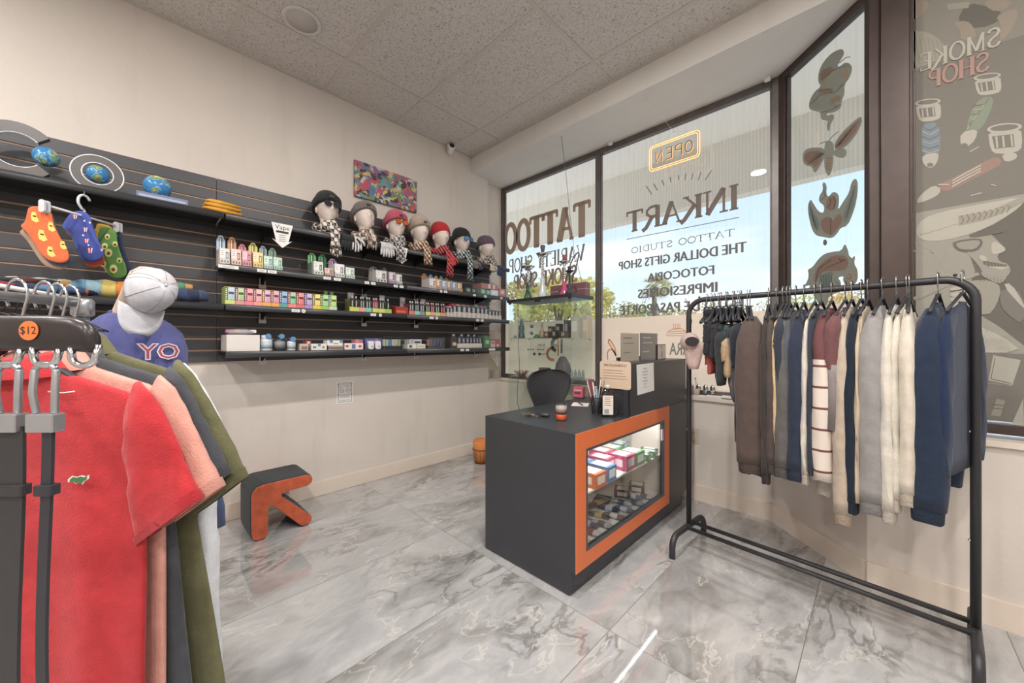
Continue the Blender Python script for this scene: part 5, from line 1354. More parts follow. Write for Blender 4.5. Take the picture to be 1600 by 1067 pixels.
for k in range(5):
    a = 2 * PI * k / 5 + .3
    b = MB(); b.tube([(0.02 * math.cos(a), .02 * math.sin(a), .10), (.26 * math.cos(a), .26 * math.sin(a), .062)], [.02, .013], M_CHROME, 8); l_ = b.build('leg', t)
    b = MB(); b.lathe([(.024, 0), (.027, .02), (.024, .048)], M_BLACK, 12, (.25 * math.cos(a), .25 * math.sin(a), 0)); b.build('caster', l_)

# ---------------- arrow shaped pouf
px_ = [-2.665]
t = thing('pouf_stool', 'black velvet arrow shaped stool with rust velvet faces', 'stool', (-2.815, .68, 0))
M_VB = mat('black_velvet', (44, 50, 54), .85, sheen=.08, bump=.3, bscale=120)
M_VR = mat('rust_velvet', (178, 84, 54), .8, sheen=.08, bump=.5, bscale=50, var=.22, vscale=22)
# outline in (y, z): upright at the left, bar along the top, diagonal arm down to the right
def arm(p, q, r, n=7):
    a = math.atan2(q[1] - p[1], q[0] - p[0]); return [(q[0] + r * math.cos(a - PI / 2 + PI * k / n), q[1] + r * math.sin(a - PI / 2 + PI * k / n)) for k in range(n + 1)]
r_ = .040
O_ = [(-.165, .055), (-.158, .015), (-.135, .001), (-.105, .001), (-.085, .015), (-.080, .05), (-.080, .17), (-.072, .195), (-.05, .19)]
O_ += [(.105, .012), (.125, .002), (.15, .003), (.170, .022), (.172, .05), (.155, .070)]
O_ += [(.0, .235), (.0, .25), (.02, .258), (.150, .262), (.172, .275), (.178, .30), (.165, .325), (.14, .334), (-.10, .334), (-.14, .325), (-.160, .30), (-.166, .27)]
def solid_outline(name, poly, x0, x1, mt, parent, bev):
    b = MB(); b.prism(poly, mt, (0, 0, 0), (0, 1, 0), (0, 0, 1), x0, x1)
    return b.build(name, parent, bevel=bev)
solid_outline('padded_body', O_, -.148, .136, M_VB, t, .008)
cen = (.0, .18)
O2 = [(y + (.003 if y < cen[0] else -.003), max(z + (.003 if z < cen[1] else -.003), .003)) for y, z in O_]
solid_outline('front_face', O2, .1365, .150, M_VR, t, .004)
solid_outline('back_face', O2, -.155, -.1485, M_VR, t, .002)

# ---------------- glass display case by the window
GX0, GX1, GY0, GY1, GH = -2.63, -1.87, 2.645, 2.975, 1.61
root = thing('glass_showcase', 'tall glass display case with a black top in front of the left window', 'display case', (GX0, GY0, 0))
M_G = glass_mat('case_glass', (251, 254, 252), 1.0)
def gb(b, x0, x1, y0, y1, z0, z1, m_): b.box(x0 - GX0, x1 - GX0, y0 - GY0, y1 - GY0, z0, z1, m_)
b = MB(); gb(b, GX0 - .01, GX1 + .01, GY0 - .01, GY1, GH - .028, GH, M_BLACK); b.build('top', root, bevel=.002)
b = MB(); gb(b, GX0, GX1, GY0, GY1, 0, .10, M_BLACK); b.build('plinth', root, bevel=.002)
b = MB(); gb(b, GX0, GX0 + .004, GY0, GY1, .10, GH - .028, M_G); b.build('side_glass', root)
b = MB(); gb(b, GX1 - .004, GX1, GY0, GY1, .10, GH - .028, M_G); b.build('side_glass', root)
b = MB(); gb(b, GX0 + .004, GX1 - .004, GY1 - .004, GY1, .10, GH - .028, M_G); b.build('back_glass', root)
for a, c in ((GX0 + .004, -2.252), (-2.248, GX1 - .004)):
    b = MB(); gb(b, a, c, GY0, GY0 + .004, .10, GH - .03, M_G); d_ = b.build('door', root)
    b = MB(); xx = (c - .03 if a < -2.3 else a + .03); b.lathe([(.011, 0), (.014, .008), (.011, .014)], mat('dark_knob', (60, 52, 54), .3), 16, M=Matrix.Translation((xx - GX0, -.001, 1.085)) @ Matrix.Rotation(R(90), 4, 'X')); b.build('knob', d_)
for z in (1.232, .862, .48):
    b = MB(); gb(b, GX0 + .006, GX1 - .006, GY0 + .008, GY1 - .008, z - .006, z, M_G); s_ = b.build('glass_shelf', root)
    for xx in (GX0 + .012, GX1 - .012):
        for yy in (GY0 + .03, GY1 - .03):
            b = MB(); b.lathe([(.007, z - .018), (.007, z - .0065)], M_CHROME, 10, (xx - GX0, yy - GY0, 0)); b.build('shelf_pin', s_)
for xx in (GX0 + .02, -2.27, -2.23, GX1 - .02):
    b = MB(); gb(b, xx - .014, xx + .014, GY0 - .002, GY0 + .008, GH - .045, GH - .029, M_BLACK); b.build('hinge', root)
# hookahs on top
def hookah(label, u, y, base, mid, top, hgt, tray=.05, basecol=(200, 206, 206), stemcol=M_CHROME):
    c = onY(u, 400, y)
    t = thing('hookah', label, 'hookah', (c.x, y, GH + .0005))
    mb_ = mat('hookah_%d_%d_%d' % basecol, basecol, .12, coat=.5)
    b = MB(); b.lathe([(base * .8, 0), (base, .01), (base * .95, hgt * .10), (base * .55, hgt * .2), (base * .42, hgt * .28), (base * .5, hgt * .34), (base * .5, hgt * .38)], mb_, 24); b.build('water_vase', t)
    b = MB(); n = 9; pr = [(base * .5, hgt * .38)]
    for k in range(n):
        z = hgt * (.39 + .45 * k / n); pr += [(base * .18, z), (base * (.42 if k % 2 else .32), z + hgt * .02), (base * .18, z + hgt * .04)]
    pr += [(base * .18, hgt * .86)]; b.lathe(pr, stemcol, 20); b.build('stem', t)
    b = MB(); b.lathe([(.008, hgt * .80), (tray * .6, hgt * .79), (tray, hgt * .845), (tray * .97, hgt * .85), (tray * .5, hgt * .81)], stemcol, 28); b.build('ash_tray', t)
    b = MB(); b.lathe([(base * .25, hgt * .86), (base * .35, hgt * .9), (base * .5, hgt * .97), (base * .45, hgt), (base * .2, hgt * .97)], mat('bowl_%d_%d_%d' % mid, mid, .4), 20); b.build('clay_bowl', t)
    return t, c
h1, c1 = hookah('hookah with a green bowl and green vase, leftmost on the glass case', 825, 2.80, .045, (150, 156, 90), 1, .40, .072, (70, 120, 80))
h2, c2 = hookah('tallest hookah with a white painted vase, middle of the case top', 848, 2.80, .048, (90, 84, 84), 1, .515, .066, (206, 214, 214))
h3, c3 = hookah('hookah with a pink vase, right of the tall one on the case top', 882, 2.83, .045, (150, 84, 84), 1, .39, .05, (206, 80, 130))
h4, c4 = hookah('small black hookah at the right front edge of the case top', 890, 2.72, .038, (70, 64, 66), 1, .25, .04, (60, 60, 62), M_BLACK)
def hose(par, pts, col):
    b = MB(); P_ = []
    for i in range(len(pts) - 1):
        for k in range(8):
            s_ = k / 8; p0 = pts[max(i - 1, 0)]; p1 = pts[i]; p2 = pts[i + 1]; p3 = pts[min(i + 2, len(pts) - 1)]
            P_.append(tuple(.5 * ((2 * p1[q]) + (-p0[q] + p2[q]) * s_ + (2 * p0[q] - 5 * p1[q] + 4 * p2[q] - p3[q]) * s_ ** 2 + (-p0[q] + 3 * p1[q] - 3 * p2[q] + p3[q]) * s_ ** 3) for q in range(3)))
    P_.append(pts[-1]); b.tube(P_, .006, cmat(col, .5), 8); b.build('hose', par)
hose(h1, [(.02, -.02, .13), (-.05, -.05, .27), (0, -.055, .33), (.08, -.03, .24), (.03, -.06, .12), (.10, -.07, .03), (.06, -.08, .006)], (60, 66, 72))
hose(h3, [(.02, -.01, .14), (.05, -.02, .22), (.12, -.03, .34), (.17, -.02, .38), (.15, -.02, .28), (.12, -.03, .18), (.10, -.04, .02)], (96, 70, 80))
c = onY(845, 400, 2.9)
t = thing('gift_case', 'wine coloured latched gift case on the glass case behind the hookahs', 'case', (-2.08, 2.93, GH + .0005))
M_WC = mat('wine_leatherette', (122, 84, 92), .5, bump=.2)
b = MB(); b.box(-.22, .19, -.035, .035, 0, .07, M_WC); b.build('body', t, bevel=.006); b = MB(); b.box(-.22, .19, -.035, .035, .072, .13, M_WC); b.box(-.222, .192, -.037, .037, .066, .074, cmat((176, 160, 160), .4)); b.build('lid', t, bevel=.005)
for xx in (-.1, .08):
    b = MB(); b.box(xx - .015, xx + .015, -.041, -.036, .05, .085, M_CHROME); b.build('latch', t)
# contents of the glass case
def knick(name, label, cat, u, z, y, fn, group=None):
    c = onY(u, 500, y); t = thing(name, label, cat, (c.x, y, z + .0005), 0, group); fn(t); return t
def fig(col, h, r, part='body', prof=None, n=16):
    def f(t):
        b = MB(); pr = prof or [(r * .9, 0), (r, h * .1), (r * .7, h * .35), (r * .85, h * .55), (r * .5, h * .75), (r * .55, h * .85), (r * .2, h)]
        b.lathe(pr, cmat(col, .45), n); b.build(part, t)
    return f
def blk(col, w, d, h, acc=None):
    def f(t):
        b = MB(); b.box(-w / 2, w / 2, -d / 2, d / 2, 0, h, cmat(col, .5))
        if acc: b.box(-w * .3, w * .3, -d / 2 - .001, -d / 2, h * .3, h * .8, cmat(acc, .5))
        b.build('carton', t, bevel=.001)
    return f
Z1 = 1.232
knick('figurine', 'blue grey gnome like figurine at the left of the upper glass shelf', 'figurine', 815, Z1, 2.75, fig((88, 104, 112), .19, .035))
knick('figurine', 'small grey ornament left of the blue grey figurine', 'figurine', 805, Z1, 2.72, fig((130, 122, 120), .03, .02))
def wheel(t):
    b = MB()
    for k in range(16):
        a = 2 * PI * k / 16; b.prism([(.034 * math.cos(a + PI / 16 * s), .034 * math.sin(a + PI / 16 * s)) for s in (-1, 1)] + [(.044 * math.cos(a + PI / 16 * s * .6), .044 * math.sin(a + PI / 16 * s * .6)) for s in (1, -1)], cmat((206, 200, 194), .5), (0, 0, .046), (1, 0, 0), (0, 0, 1), -.004, .004)
    b.tube([(.03 * math.cos(2 * PI * k / 24), 0, .046 + .03 * math.sin(2 * PI * k / 24)) for k in range(25)], .005, cmat((206, 200, 194), .5), 8, False); b.ball((0, 0, .046), .016, cmat((96, 110, 120), .4), 14, 8)
    b.tube([(0, 0, .09), (.0, 0, .15)], .004, cmat((206, 200, 194), .5), 6); b.ball((0, 0, .115), .018, cmat((110, 110, 116), .4), 12, 8); b.build('wheel', t)
knick('ornament', 'white cog wheel ornament on the upper glass shelf', 'ornament', 831, Z1, 2.74, wheel)
knick('ornament', 'bright green dish ornament on the upper glass shelf', 'ornament', 838, Z1, 2.80, fig((70, 150, 70), .04, .035))
knick('bottle', 'brown bellied glass pipe bottle on the upper glass shelf', 'bottle', 847, Z1, 2.74, fig((150, 128, 110), .15, .034, prof=[(.028, 0), (.034, .02), (.03, .05), (.012, .08), (.01, .13), (.016, .15)]))
for i, (u, y, h, c) in enumerate(((856, 2.74, .06, (106, 70, 64)), (862, 2.8, .11, (96, 74, 70)), (868, 2.74, .07, (70, 60, 60)), (874, 2.78, .13, (66, 60, 58)), (882, 2.74, .06, (96, 80, 72)), (887, 2.80, .16, (60, 58, 58)))):
    knick('gift_box', '%s dark brown small box from the left on the upper glass shelf' % ORD[i], 'box', u, Z1, y, blk(c, .05, .05, h, lite(c, .4)), 'small dark boxes in the glass case')
knick('gift_box', 'pale grey tall box at the right of the upper glass shelf', 'box', 902, Z1, 2.86, blk((176, 168, 160), .09, .09, .19, (206, 200, 196)))
knick('gift_box', 'beige tall box at the far right of the upper glass shelf', 'box', 917, Z1, 2.91, blk((186, 172, 150), .06, .07, .2, (206, 196, 176)))
Z2 = .862
def castle(t):
    b = MB(); mt = mat('stone_figurine', (92, 86, 92), .7, bump=1.0, bscale=60, var=.2)
    b.loft([[(x * k, y * k, z) for x, y in [(.085 * math.cos(a) * (1 + .12 * math.sin(5 * a)), .05 * math.sin(a)) for a in [2 * PI * j / 24 for j in range(24)]]] for z, k in ((0, 1), (.05, .98), (.09, .92), (.13, .85), (.16, .6), (.185, .45), (.2, .2))], mt); b.build('castle', t)
knick('statuette', 'dark stone castle statuette on the middle glass shelf', 'statue', 879, Z2, 2.82, castle)
knick('statuette', 'dark stone block statuette left of the castle', 'statue', 851, Z2, 2.82, blk((84, 82, 86), .10, .06, .085, (110, 108, 110)))
def bowl(t):
    b = MB()
    for k in range(22):
        a = 2 * PI * k / 22; b.tube([(.03 * math.cos(a), .03 * math.sin(a), .0), (.075 * math.cos(a), .075 * math.sin(a), .045)], .006, cmat(((170, 84, 84), (206, 196, 190), (90, 70, 66))[k % 3], .4), 6)
    b.lathe([(.032, 0), (.034, .006)], cmat((120, 70, 66), .4), 16); b.build('woven_bowl', t)
knick('trinket_bowl', 'red and cream woven trinket bowl on the middle glass shelf', 'bowl', 815, Z2, 2.74, bowl)
for i, u in enumerate((832, 840, 845)):
    knick('trinket', '%s small dark trinket right of the woven bowl' % ORD[i], 'trinket', u, Z2, 2.76, fig((70, 70, 74), .04, .022))
for i, u in enumerate((893, 899, 905, 911)):
    knick('perfume_bottle', '%s small grey green bottle from the left at the right of the middle shelf' % ORD[i], 'bottle', u, Z2, 2.84, fig((120, 140, 140), .085, .018), 'small bottles in the glass case')
# cord hanging down the case
b = MB(); b.tube([onY(809, 470, 2.62), onY(810, 540, 2.625), onY(812, 575, 2.62), onY(809, 600, 2.63), onY(808, 628, 2.625), onY(812, 640, 2.62)], .003, cmat((90, 88, 90), .5), 6)
tag(b.build('power_cord'), 'grey power cord hanging down in front of the glass case', 'cord')

# ---------------- wall items
p0, p1 = onX(554.5, 249, XL + .03), onX(651, 281, XL + .03)
zt = p0.z; zb = onX(554.5, 305, XL + .03).z
t = thing('wall_canvas', 'long canvas of colourful abstract paint splashes on the left wall', 'painting', (XL + .001, p0.y, zb))
m, tt, p = nodes_mat('splash_paint'); N = tt.nodes.new; K = tt.links.new
co = N('ShaderNodeTexCoord'); vo = N('ShaderNodeTexVoronoi'); vo.inputs['Scale'].default_value = 26; nn_ = N('ShaderNodeTexNoise'); nn_.inputs['Scale'].default_value = 9; nn_.inputs['Detail'].default_value = 6
va = N('ShaderNodeVectorMath'); va.operation = 'MULTIPLY_ADD'; K(nn_.outputs['Color'], va.inputs[0]); va.inputs[1].default_value = (.25, .25, .25); K(co.outputs['Object'], nn_.inputs[0]); K(co.outputs['Object'], va.inputs[2]); K(va.outputs[0], vo.inputs['Vector'])
sp_ = N('ShaderNodeSeparateColor'); K(vo.outputs['Color'], sp_.inputs[0])
rp_ = N('ShaderNodeValToRGB'); rp_.color_ramp.interpolation = 'CONSTANT'; K(sp_.outputs[0], rp_.inputs[0])
cs = [(186, 84, 108), (66, 70, 94), (116, 144, 150), (190, 190, 186), (70, 62, 68), (190, 184, 120), (110, 140, 106), (96, 120, 150), (190, 100, 86), (140, 100, 130)]
el = rp_.color_ramp.elements; el[0].color = srgb(cs[0]); el[1].position = .1; el[1].color = srgb(cs[1])
for i in range(2, 10): e = el.new(i / 10); e.color = srgb(cs[i])
K(rp_.outputs[0], p.inputs['Base Color']); p.inputs['Roughness'].default_value = .6
b = MB(); b.box(.006, .03, 0, p1.y - p0.y, 0, zt - zb, m); b.build('canvas', t)
b = MB(); b.box(0, .0055, .01, p1.y - p0.y - .01, .01, zt - zb - .01, cmat((150, 130, 110), .6)); b.build('stretcher', t)
# no smoking notice
X_ = XL + .001
q0, q1 = onX(525.5, 614, X_), onX(552, 614, X_); zt = onX(525.5, 596.5, X_).z; zb = onX(525.5, 631.5, X_).z
w = q1.y - q0.y; h = zt - zb
t = thing('no_smoking_notice', 'small white printed notice with two red prohibition circles on the wall', 'notice', (X_, q0.y, zb))
b = MB(); b.box(0, .001, 0, w, 0, h, M_PAPER)
for a in ((w * .1, w * .9, h * .93, h * .945), (w * .1, w * .9, h * .06, h * .075), (w * .1, w * .12, h * .075, h * .93), (w * .88, w * .9, h * .075, h * .93)): b.box(.001, .0014, *a, M_INK)
text_mesh('NO SMOKING', .019, (.001, w / 2, h * .86), (0, 1, 0), (0, 0, 1), M_INK, b, .0004); text_mesh('NO VAPING', .019, (.001, w / 2, h * .76), (0, 1, 0), (0, 0, 1), M_INK, b, .0004)
for i, s_ in enumerate(('ELECTRONIC SMOKING', 'IS PROHIBITED', 'IN THIS STORE')): text_mesh(s_, .011, (.001, w / 2, h * (.40 - .07 * i)), (0, 1, 0), (0, 0, 1), M_INK, b, .0004)
text_mesh('THANK YOU', .015, (.001, w / 2, h * .14), (0, 1, 0), (0, 0, 1), M_INK, b, .0004)
b.build('paper', t)
for k in (.31, .69):
    b = MB(); mr = cmat((150, 60, 56), .6)
    b.tube([(.0018, w * k + .018 * math.cos(2 * PI * j / 24), h * .585 + .018 * math.sin(2 * PI * j / 24)) for j in range(25)], .0014, mr, 5, False); b.tube([(.0018, w * k - .012, h * .585 + .012), (.0018, w * k + .012, h * .585 - .012)], .0012, mr, 5); b.tube([(.0016, w * k - .012, h * .585 - .002), (.0016, w * k + .010, h * .585 + .002)], .0012, M_INK, 5); b.build('prohibition_symbol', t)
# CCTV camera at the ceiling corner
c = onZ(703, 228, CEIL)
t = thing('security_camera', 'white bullet security camera under the ceiling near the window corner', 'camera', (XL + .06, onX(703, 236, XL + .05).y, CEIL - .0065))
b = MB(); b.lathe([(.032, -.012), (.035, -.008), (.035, 0)], M_WHITE, 20); b.build('mount', t)
Mx = Matrix.Translation((.005, 0, -.045)) @ Matrix.Rotation(R(68), 4, 'Y') @ Matrix.Rotation(R(20), 4, 'X')
b = MB(); b.lathe([(.02, -.05), (.03, -.045), (.033, .02), (.034, .045), (.028, .047)], M_WHITE, 24, M=Mx); b.build('housing', t)
b = MB(); b.lathe([(.026, .047), (.025, .052), (.012, .056)], mat('lens_black', (24, 24, 26), .1), 24, M=Mx); b.build('lens', t)
# ceiling speaker
c = onZ(472, 32, CEIL)
t = thing('ceiling_speaker', 'round white speaker grille set in the ceiling tile', 'speaker', (c.x, c.y, CEIL - .012))
b = MB(); b.lathe([(.088, .004), (.098, 0), (.108, .003), (.110, .0115)], mat('grille_ring', (206, 200, 194), .5), 40); b.build('ring', t)
b = MB(); b.lathe([(.001, .002), (.087, .004), (.087, .01)], mat('grille', (196, 190, 184), .6, bump=.6, bscale=500), 40); b.build('grille', t)
# outlet with a plug on the knee wall
c = onY(1083.5, 680, YF - .001)
t = thing('wall_outlet', 'cream wall outlet on the low wall behind the clothes rack', 'outlet', (c.x, YF - .0005, c.z))
b = MB(); b.box(-.036, .036, -.006, 0, -.058, .058, mat('outlet_cream', (206, 190, 172), .4)); b.build('plate', t, bevel=.003)
for s_ in (-1, 1):
    b = MB(); b.box(-.017, .017, -.0085, -.0062, s_ * .02 - .013, s_ * .02 + .013, mat('outlet_cream', (206, 190, 172), .4)); b.box(-.008, -.005, -.009, -.0086, s_ * .02 - .005, s_ * .02 + .006, M_INK); b.box(.005, .008, -.009, -.0086, s_ * .02 - .005, s_ * .02 + .006, M_INK); b.build('socket', t)
t = thing('plug_cord', 'beige plug and thin cord hanging from the wall outlet', 'cord', (c.x, YF - .0098, c.z - .02))
b = MB(); b.box(-.012, .012, -.028, 0, -.010, .010, mat('plug_beige', (190, 160, 130), .5)); b.build('plug', t, bevel=.003)
b = MB(); b.tube([(0, -.02, -.010), (-.004, -.02, -.06), (-.02, -.018, -.13), (-.012, -.016, -.19), (-.03, -.014, -.25)], .0028, mat('plug_beige', (190, 160, 130), .5), 6); b.build('cord', t)
# orange paper bag in a wire bin behind the counter
t = thing('wire_bin', 'small black wire bin with an orange paper liner beyond the counter end', 'bin', (-2.26, 2.0, 0))
c = onX(751, 690, -2.3); t.location = onZ(752.5, 722, 0.0005)
b = MB()
for k in range(14):
    a = 2 * PI * k / 14; b.tube([(.07 * math.cos(a), .07 * math.sin(a), .004), (.09 * math.cos(a), .09 * math.sin(a), .14)], .0015, M_BLACK, 4)
for z, r_ in ((.004, .07), (.14, .09)): b.tube([(r_ * math.cos(2 * PI * k / 24), r_ * math.sin(2 * PI * k / 24), z) for k in range(25)], .003, M_BLACK, 6, False)
b.build('wire_frame', t)
b = MB(); b.lathe([(.062, .006), (.082, .14), (.088, .2), (.075, .225), (.06, .2)], mat('orange_paper', (206, 128, 70), .8, bump=.8, bscale=30), 16); b.build('paper_liner', t)
# things on the window sill
def sillz(u, v, y=3.04): return onY(u, v, y)
t = thing('twig_pot', 'tiny ribbed pot with a dry twig on the window sill', 'plant pot', (onY(1087, 600, 3.045).x, 3.045, SILL + .0045))
b = MB(); b.lathe([(.02, 0), (.026, .006), (.028, .05), (.025, .052)], mat('pot_clay', (176, 160, 146), .7, bump=.5), 20); b.build('pot', t)
b = MB(); b.tube([(0, 0, .05), (.003, 0, .09), (-.002, 0, .13)], .0018, cmat((90, 76, 70), .6), 5); b.ball((-.002, 0, .132), .006, cmat((120, 100, 90), .6), 8, 6); b.build('twig', t)
for i in range(3):
    x = onY(1105 + 14 * i, 600, 3.05).x
    t = tag(MB().box(-.11, .11, -.035, .035, 0, .006, M_PAPER).build('paper_stack'), ['leftmost', 'middle', 'rightmost'][i] + ' of the three white paper stacks on the sill behind the clothes', 'papers', 'paper stacks on the sill'); t.location = (x + .045 * i, 3.04, SILL + .0045 + .0065 * i)
for i in range(4):
    x = onY(1080 + 11 * i, 590, 3.055).x
    t = thing('silver_trinket', '%s silver trinket from the left on the sill behind the baby clothes' % ORD[i], 'trinket', (x, 3.06, SILL + .03), 0, 'silver trinkets on the sill')
    b = MB(); b.ball((0, 0, .035), 1, M_CHROME, 12, 8, (.02, .012, .03)); b.lathe([(.012, 0), (.012, .006)], M_CHROME, 12); b.build('body', t)
t = thing('glass_jar', 'small clear glass jar on the sill in the left window corner', 'jar', (XL - .03, 2.90, SILL + .0045))
b = MB(); b.lathe([(.02, 0), (.024, .01), (.022, .06), (.026, .085), (.024, .086), (.019, .06), (.02, .012)], M_CLEAR, 20); b.build('glass', t)
# ================================================================ right clothes rack
RA = Vector((-.80, 2.315, 0)); RB = Vector((.262, 2.225, 0))
RD = (RB - RA).normalized(); RN = Vector((-RD.y, RD.x, 0)); RZ = math.atan2(RD.y, RD.x); RL = (RB - RA).length
RH = 1.44
root = thing('clothes_rack', 'black tubular clothes rack loaded with sweaters in front of the window bay', 'clothes rack', RA, RZ)
tr = .0145; cr_ = .085
pts = [(0, 0, .115), (0, 0, RH - cr_)] + [(cr_ - cr_ * math.cos(a), 0, RH - cr_ + cr_ * math.sin(a)) for a in [PI / 2 * k / 8 for k in range(1, 9)]] + [(RL - cr_ + cr_ * math.sin(a), 0, RH - cr_ + cr_ * math.cos(a)) for a in [PI / 2 * k / 8 for k in range(0, 9)]] + [(RL, 0, .115)]
M_RACK = mat('black_powder_coat', (46, 46, 48), .42, bump=.1, bscale=300)
b = MB(); b.tube(pts, tr, M_RACK, 14); b.build('hanging_frame', root)
for y in (-.045, .045):
    b = MB(); b.tube([(-.0, y, .122), (RL, y, .122)], .011, M_RACK, 10); b.build('lower_rail', root)
for x in (0, RL):
    b = MB(); P_ = []
    for k in range(9):
        a = PI / 2 * k / 8; P_.append((x, -.205 + .06 - .06 * math.cos(a) , .055 + .06 * math.sin(a)))
    P_ = [(x, -.205, .0), (x, -.205, .03)] + P_; Q = [(px_, -py, pz) for px_, py, pz in P_[::-1]]
    b.tube(P_ + Q, .0165, M_RACK, 10); b.build('foot', root)
for x in (.06, RL - .32, RL - .05):
    b = MB(); b.ball((x, 0, RH + tr + .001), .006, M_RACK, 8, 6); b.build('screw', root)
for z in (.45, .86):
    b = MB(); b.ball((RL - tr, -.004, z), .005, M_CHROME, 8, 6); b.build('screw', root)

def garment_mb(hw, L_, tx, mt, sleeve, sw, seed, y_out=.035, neck=-.115, near_only=False, sh=.055, flare=0.0, sy=.03):
    """returns meshes: body, near sleeve, far sleeve, collar; thin along x, wide along y, hanging down -z from the rail"""
    out = {}
    nz_ = lambda y, z, s_: noise.noise(Vector((y * 7 + seed, z * 3.2 + seed * 2, s_)))
    b = MB(); rings = []
    zs = [(neck + .004, .045, .5), (neck - .004, .07, .7), (neck - .02, .12, .9), (neck - sh, hw * .96, 1.0)] + [(neck - sh - (L_ + neck - sh) * k / 9 * 1.0, hw * (1 + flare * k / 9), 1.0) for k in range(1, 10)]
    zs = [(z, w, f) for z, w, f in zs if z > -L_] + [(-L_, hw * (1 + flare) * .97, .8)]
    for z, w, f in zs:
        ring = []
        for j in range(28):
            a = 2 * PI * j / 28; y = w * math.cos(a); k = math.sin(a)
            x = tx / 2 * f * (abs(k) ** .6) * (1 if k > 0 else -1)
            ring.append((x + (.010 * nz_(y, z, 0) * (1 if z < neck - .05 else 0)), y, z + .01 * nz_(y, 0, 3) * (z < -L_ * .9)))
        rings.append(ring)
    b.loft(rings, mt); out['body'] = b
    for side, nm in ((-1, 'sleeve'), (1, 'sleeve_far')):
        if near_only and side > 0: continue
        b = MB(); rings = []
        z0 = neck - sh + .012
        n = 16
        for k in range(n + 1):
            s_ = k / n; z = z0 + .028 - (sleeve + .028) * s_
            yc = side * (hw * .62 + (hw * .38 - .03) * min(1, s_ * 5) + y_out * math.sin(min(1, s_ * 1.6) * PI / 2))
            ax = sw / 2 * (.30 + .70 * math.sin(min(1, s_ * 4.2) * PI / 2)) * (1 - .08 * s_) ; ay = (.058 - .018 * s_) * sy / .03
            if k == 0: ay *= .4
            ring = []
            for j in range(20):
                a = 2 * PI * j / 20
                wx = .005 * nz_(s_, a, 5) + .0018 * math.sin(a * 3 + z * 24 + seed)
                ring.append((ax * math.cos(a) + wx + .009 * nz_(0, z, 9), yc + ay * math.sin(a) + wx * .6, z + (.004 * math.sin(3 * a) if k == n else 0)))
            rings.append(ring)
        b.loft(rings, mt); out[nm] = b; out.setdefault('_end', rings[-1])
    b = MB(); rings = []
    for dz, r0 in ((-.012, .052), (.004, .048), (.012, .044)):
        rings.append([(tx / 2 * .55 * math.sin(2 * PI * j / 20), r0 * math.cos(2 * PI * j / 20), neck + dz) for j in range(20)])
    b.loft(rings, mt, False); out['collar'] = b
    return out
def stripe_mat(name, base, stripe, yoke, z_split, sp_, wd, z0):
    m, t, p = nodes_mat(name); N = t.nodes.new; K = t.links.new
    co = N('ShaderNodeTexCoord'); s_ = N('ShaderNodeSeparateXYZ'); K(co.outputs['Object'], s_.inputs[0])
    def mth(op, a, q):
        n = N('ShaderNodeMath'); n.operation = op
        for i, v in enumerate((a, q)):
            if isinstance(v, (int, float)): n.inputs[i].default_value = v
            else: K(v, n.inputs[i])
        return n.outputs[0]
    f = mth('FRACT', mth('DIVIDE', mth('ADD', s_.outputs['Z'], z0 + 10 * sp_), sp_), 0)
    k = mth('LESS_THAN', f, wd); y = mth('GREATER_THAN', s_.outputs['Z'], z_split)
    a = N('ShaderNodeMix'); a.data_type = 'RGBA'; K(k, a.inputs[0]); a.inputs[6].default_value = srgb(base); a.inputs[7].default_value = srgb(stripe)
    c = N('ShaderNodeMix'); c.data_type = 'RGBA'; K(y, c.inputs[0]); K(a.outputs[2], c.inputs[6]); c.inputs[7].default_value = srgb(yoke)
    K(c.outputs[2], p.inputs['Base Color']); p.inputs['Roughness'].default_value = .92
    return m
M_VELH = mat('black_hanger', (40, 40, 44), .6)
def hanger_proto():
    t = thing('clothes_hanger', 'hanger', 'hanger')
    b = MB(); z0 = .0
    b.tube([(0, .022 * math.cos(a), z0 - .004 + .022 * math.sin(a)) for a in [R(-40 + 20 * k) for k in range(12)]] + [(0, -.012, -.03), (0, 0, -.05), (0, 0, -.075)], .0022, M_CHROME, 6); b.build('hook', t)
    b = MB(); b.tube([(0, -.19, -.145), (0, -.1, -.108), (0, -.02, -.075), (0, .02, -.075), (0, .1, -.108), (0, .19, -.145)], .006, M_VELH, 8, flat=.6); b.tube([(0, -.19, -.146), (0, .19, -.146)], .004, M_VELH, 6); b.tube([(0, 0, -.078), (0, 0, -.066)], .008, M_VELH, 8); b.build('shoulder_bar', t)
    return t
HP = hanger_proto(); hp_used = [False]
def rail_pt(x, y=0): return RA + RD * x + RN * y + Vector((0, 0, RH + tr))
def hang(x, label, rz=0, sc=1.0):
    if not hp_used[0]:
        hp_used[0] = True; o = HP; o.location = rail_pt(x); o.rotation_euler = (0, 0, RZ + rz); o['label'] = label
    else: o = dup(HP, rail_pt(x), RZ + rz, label)
    o['group'] = 'hangers on the right clothes rack'
    if sc != 1: o.scale = (1, sc, 1)
    return o
CR = (214, 204, 190)
stripem = stripe_mat('maroon_striped_knit', (206, 194, 182), (104, 66, 64), (98, 60, 60), -.33, .088, .11, .01)
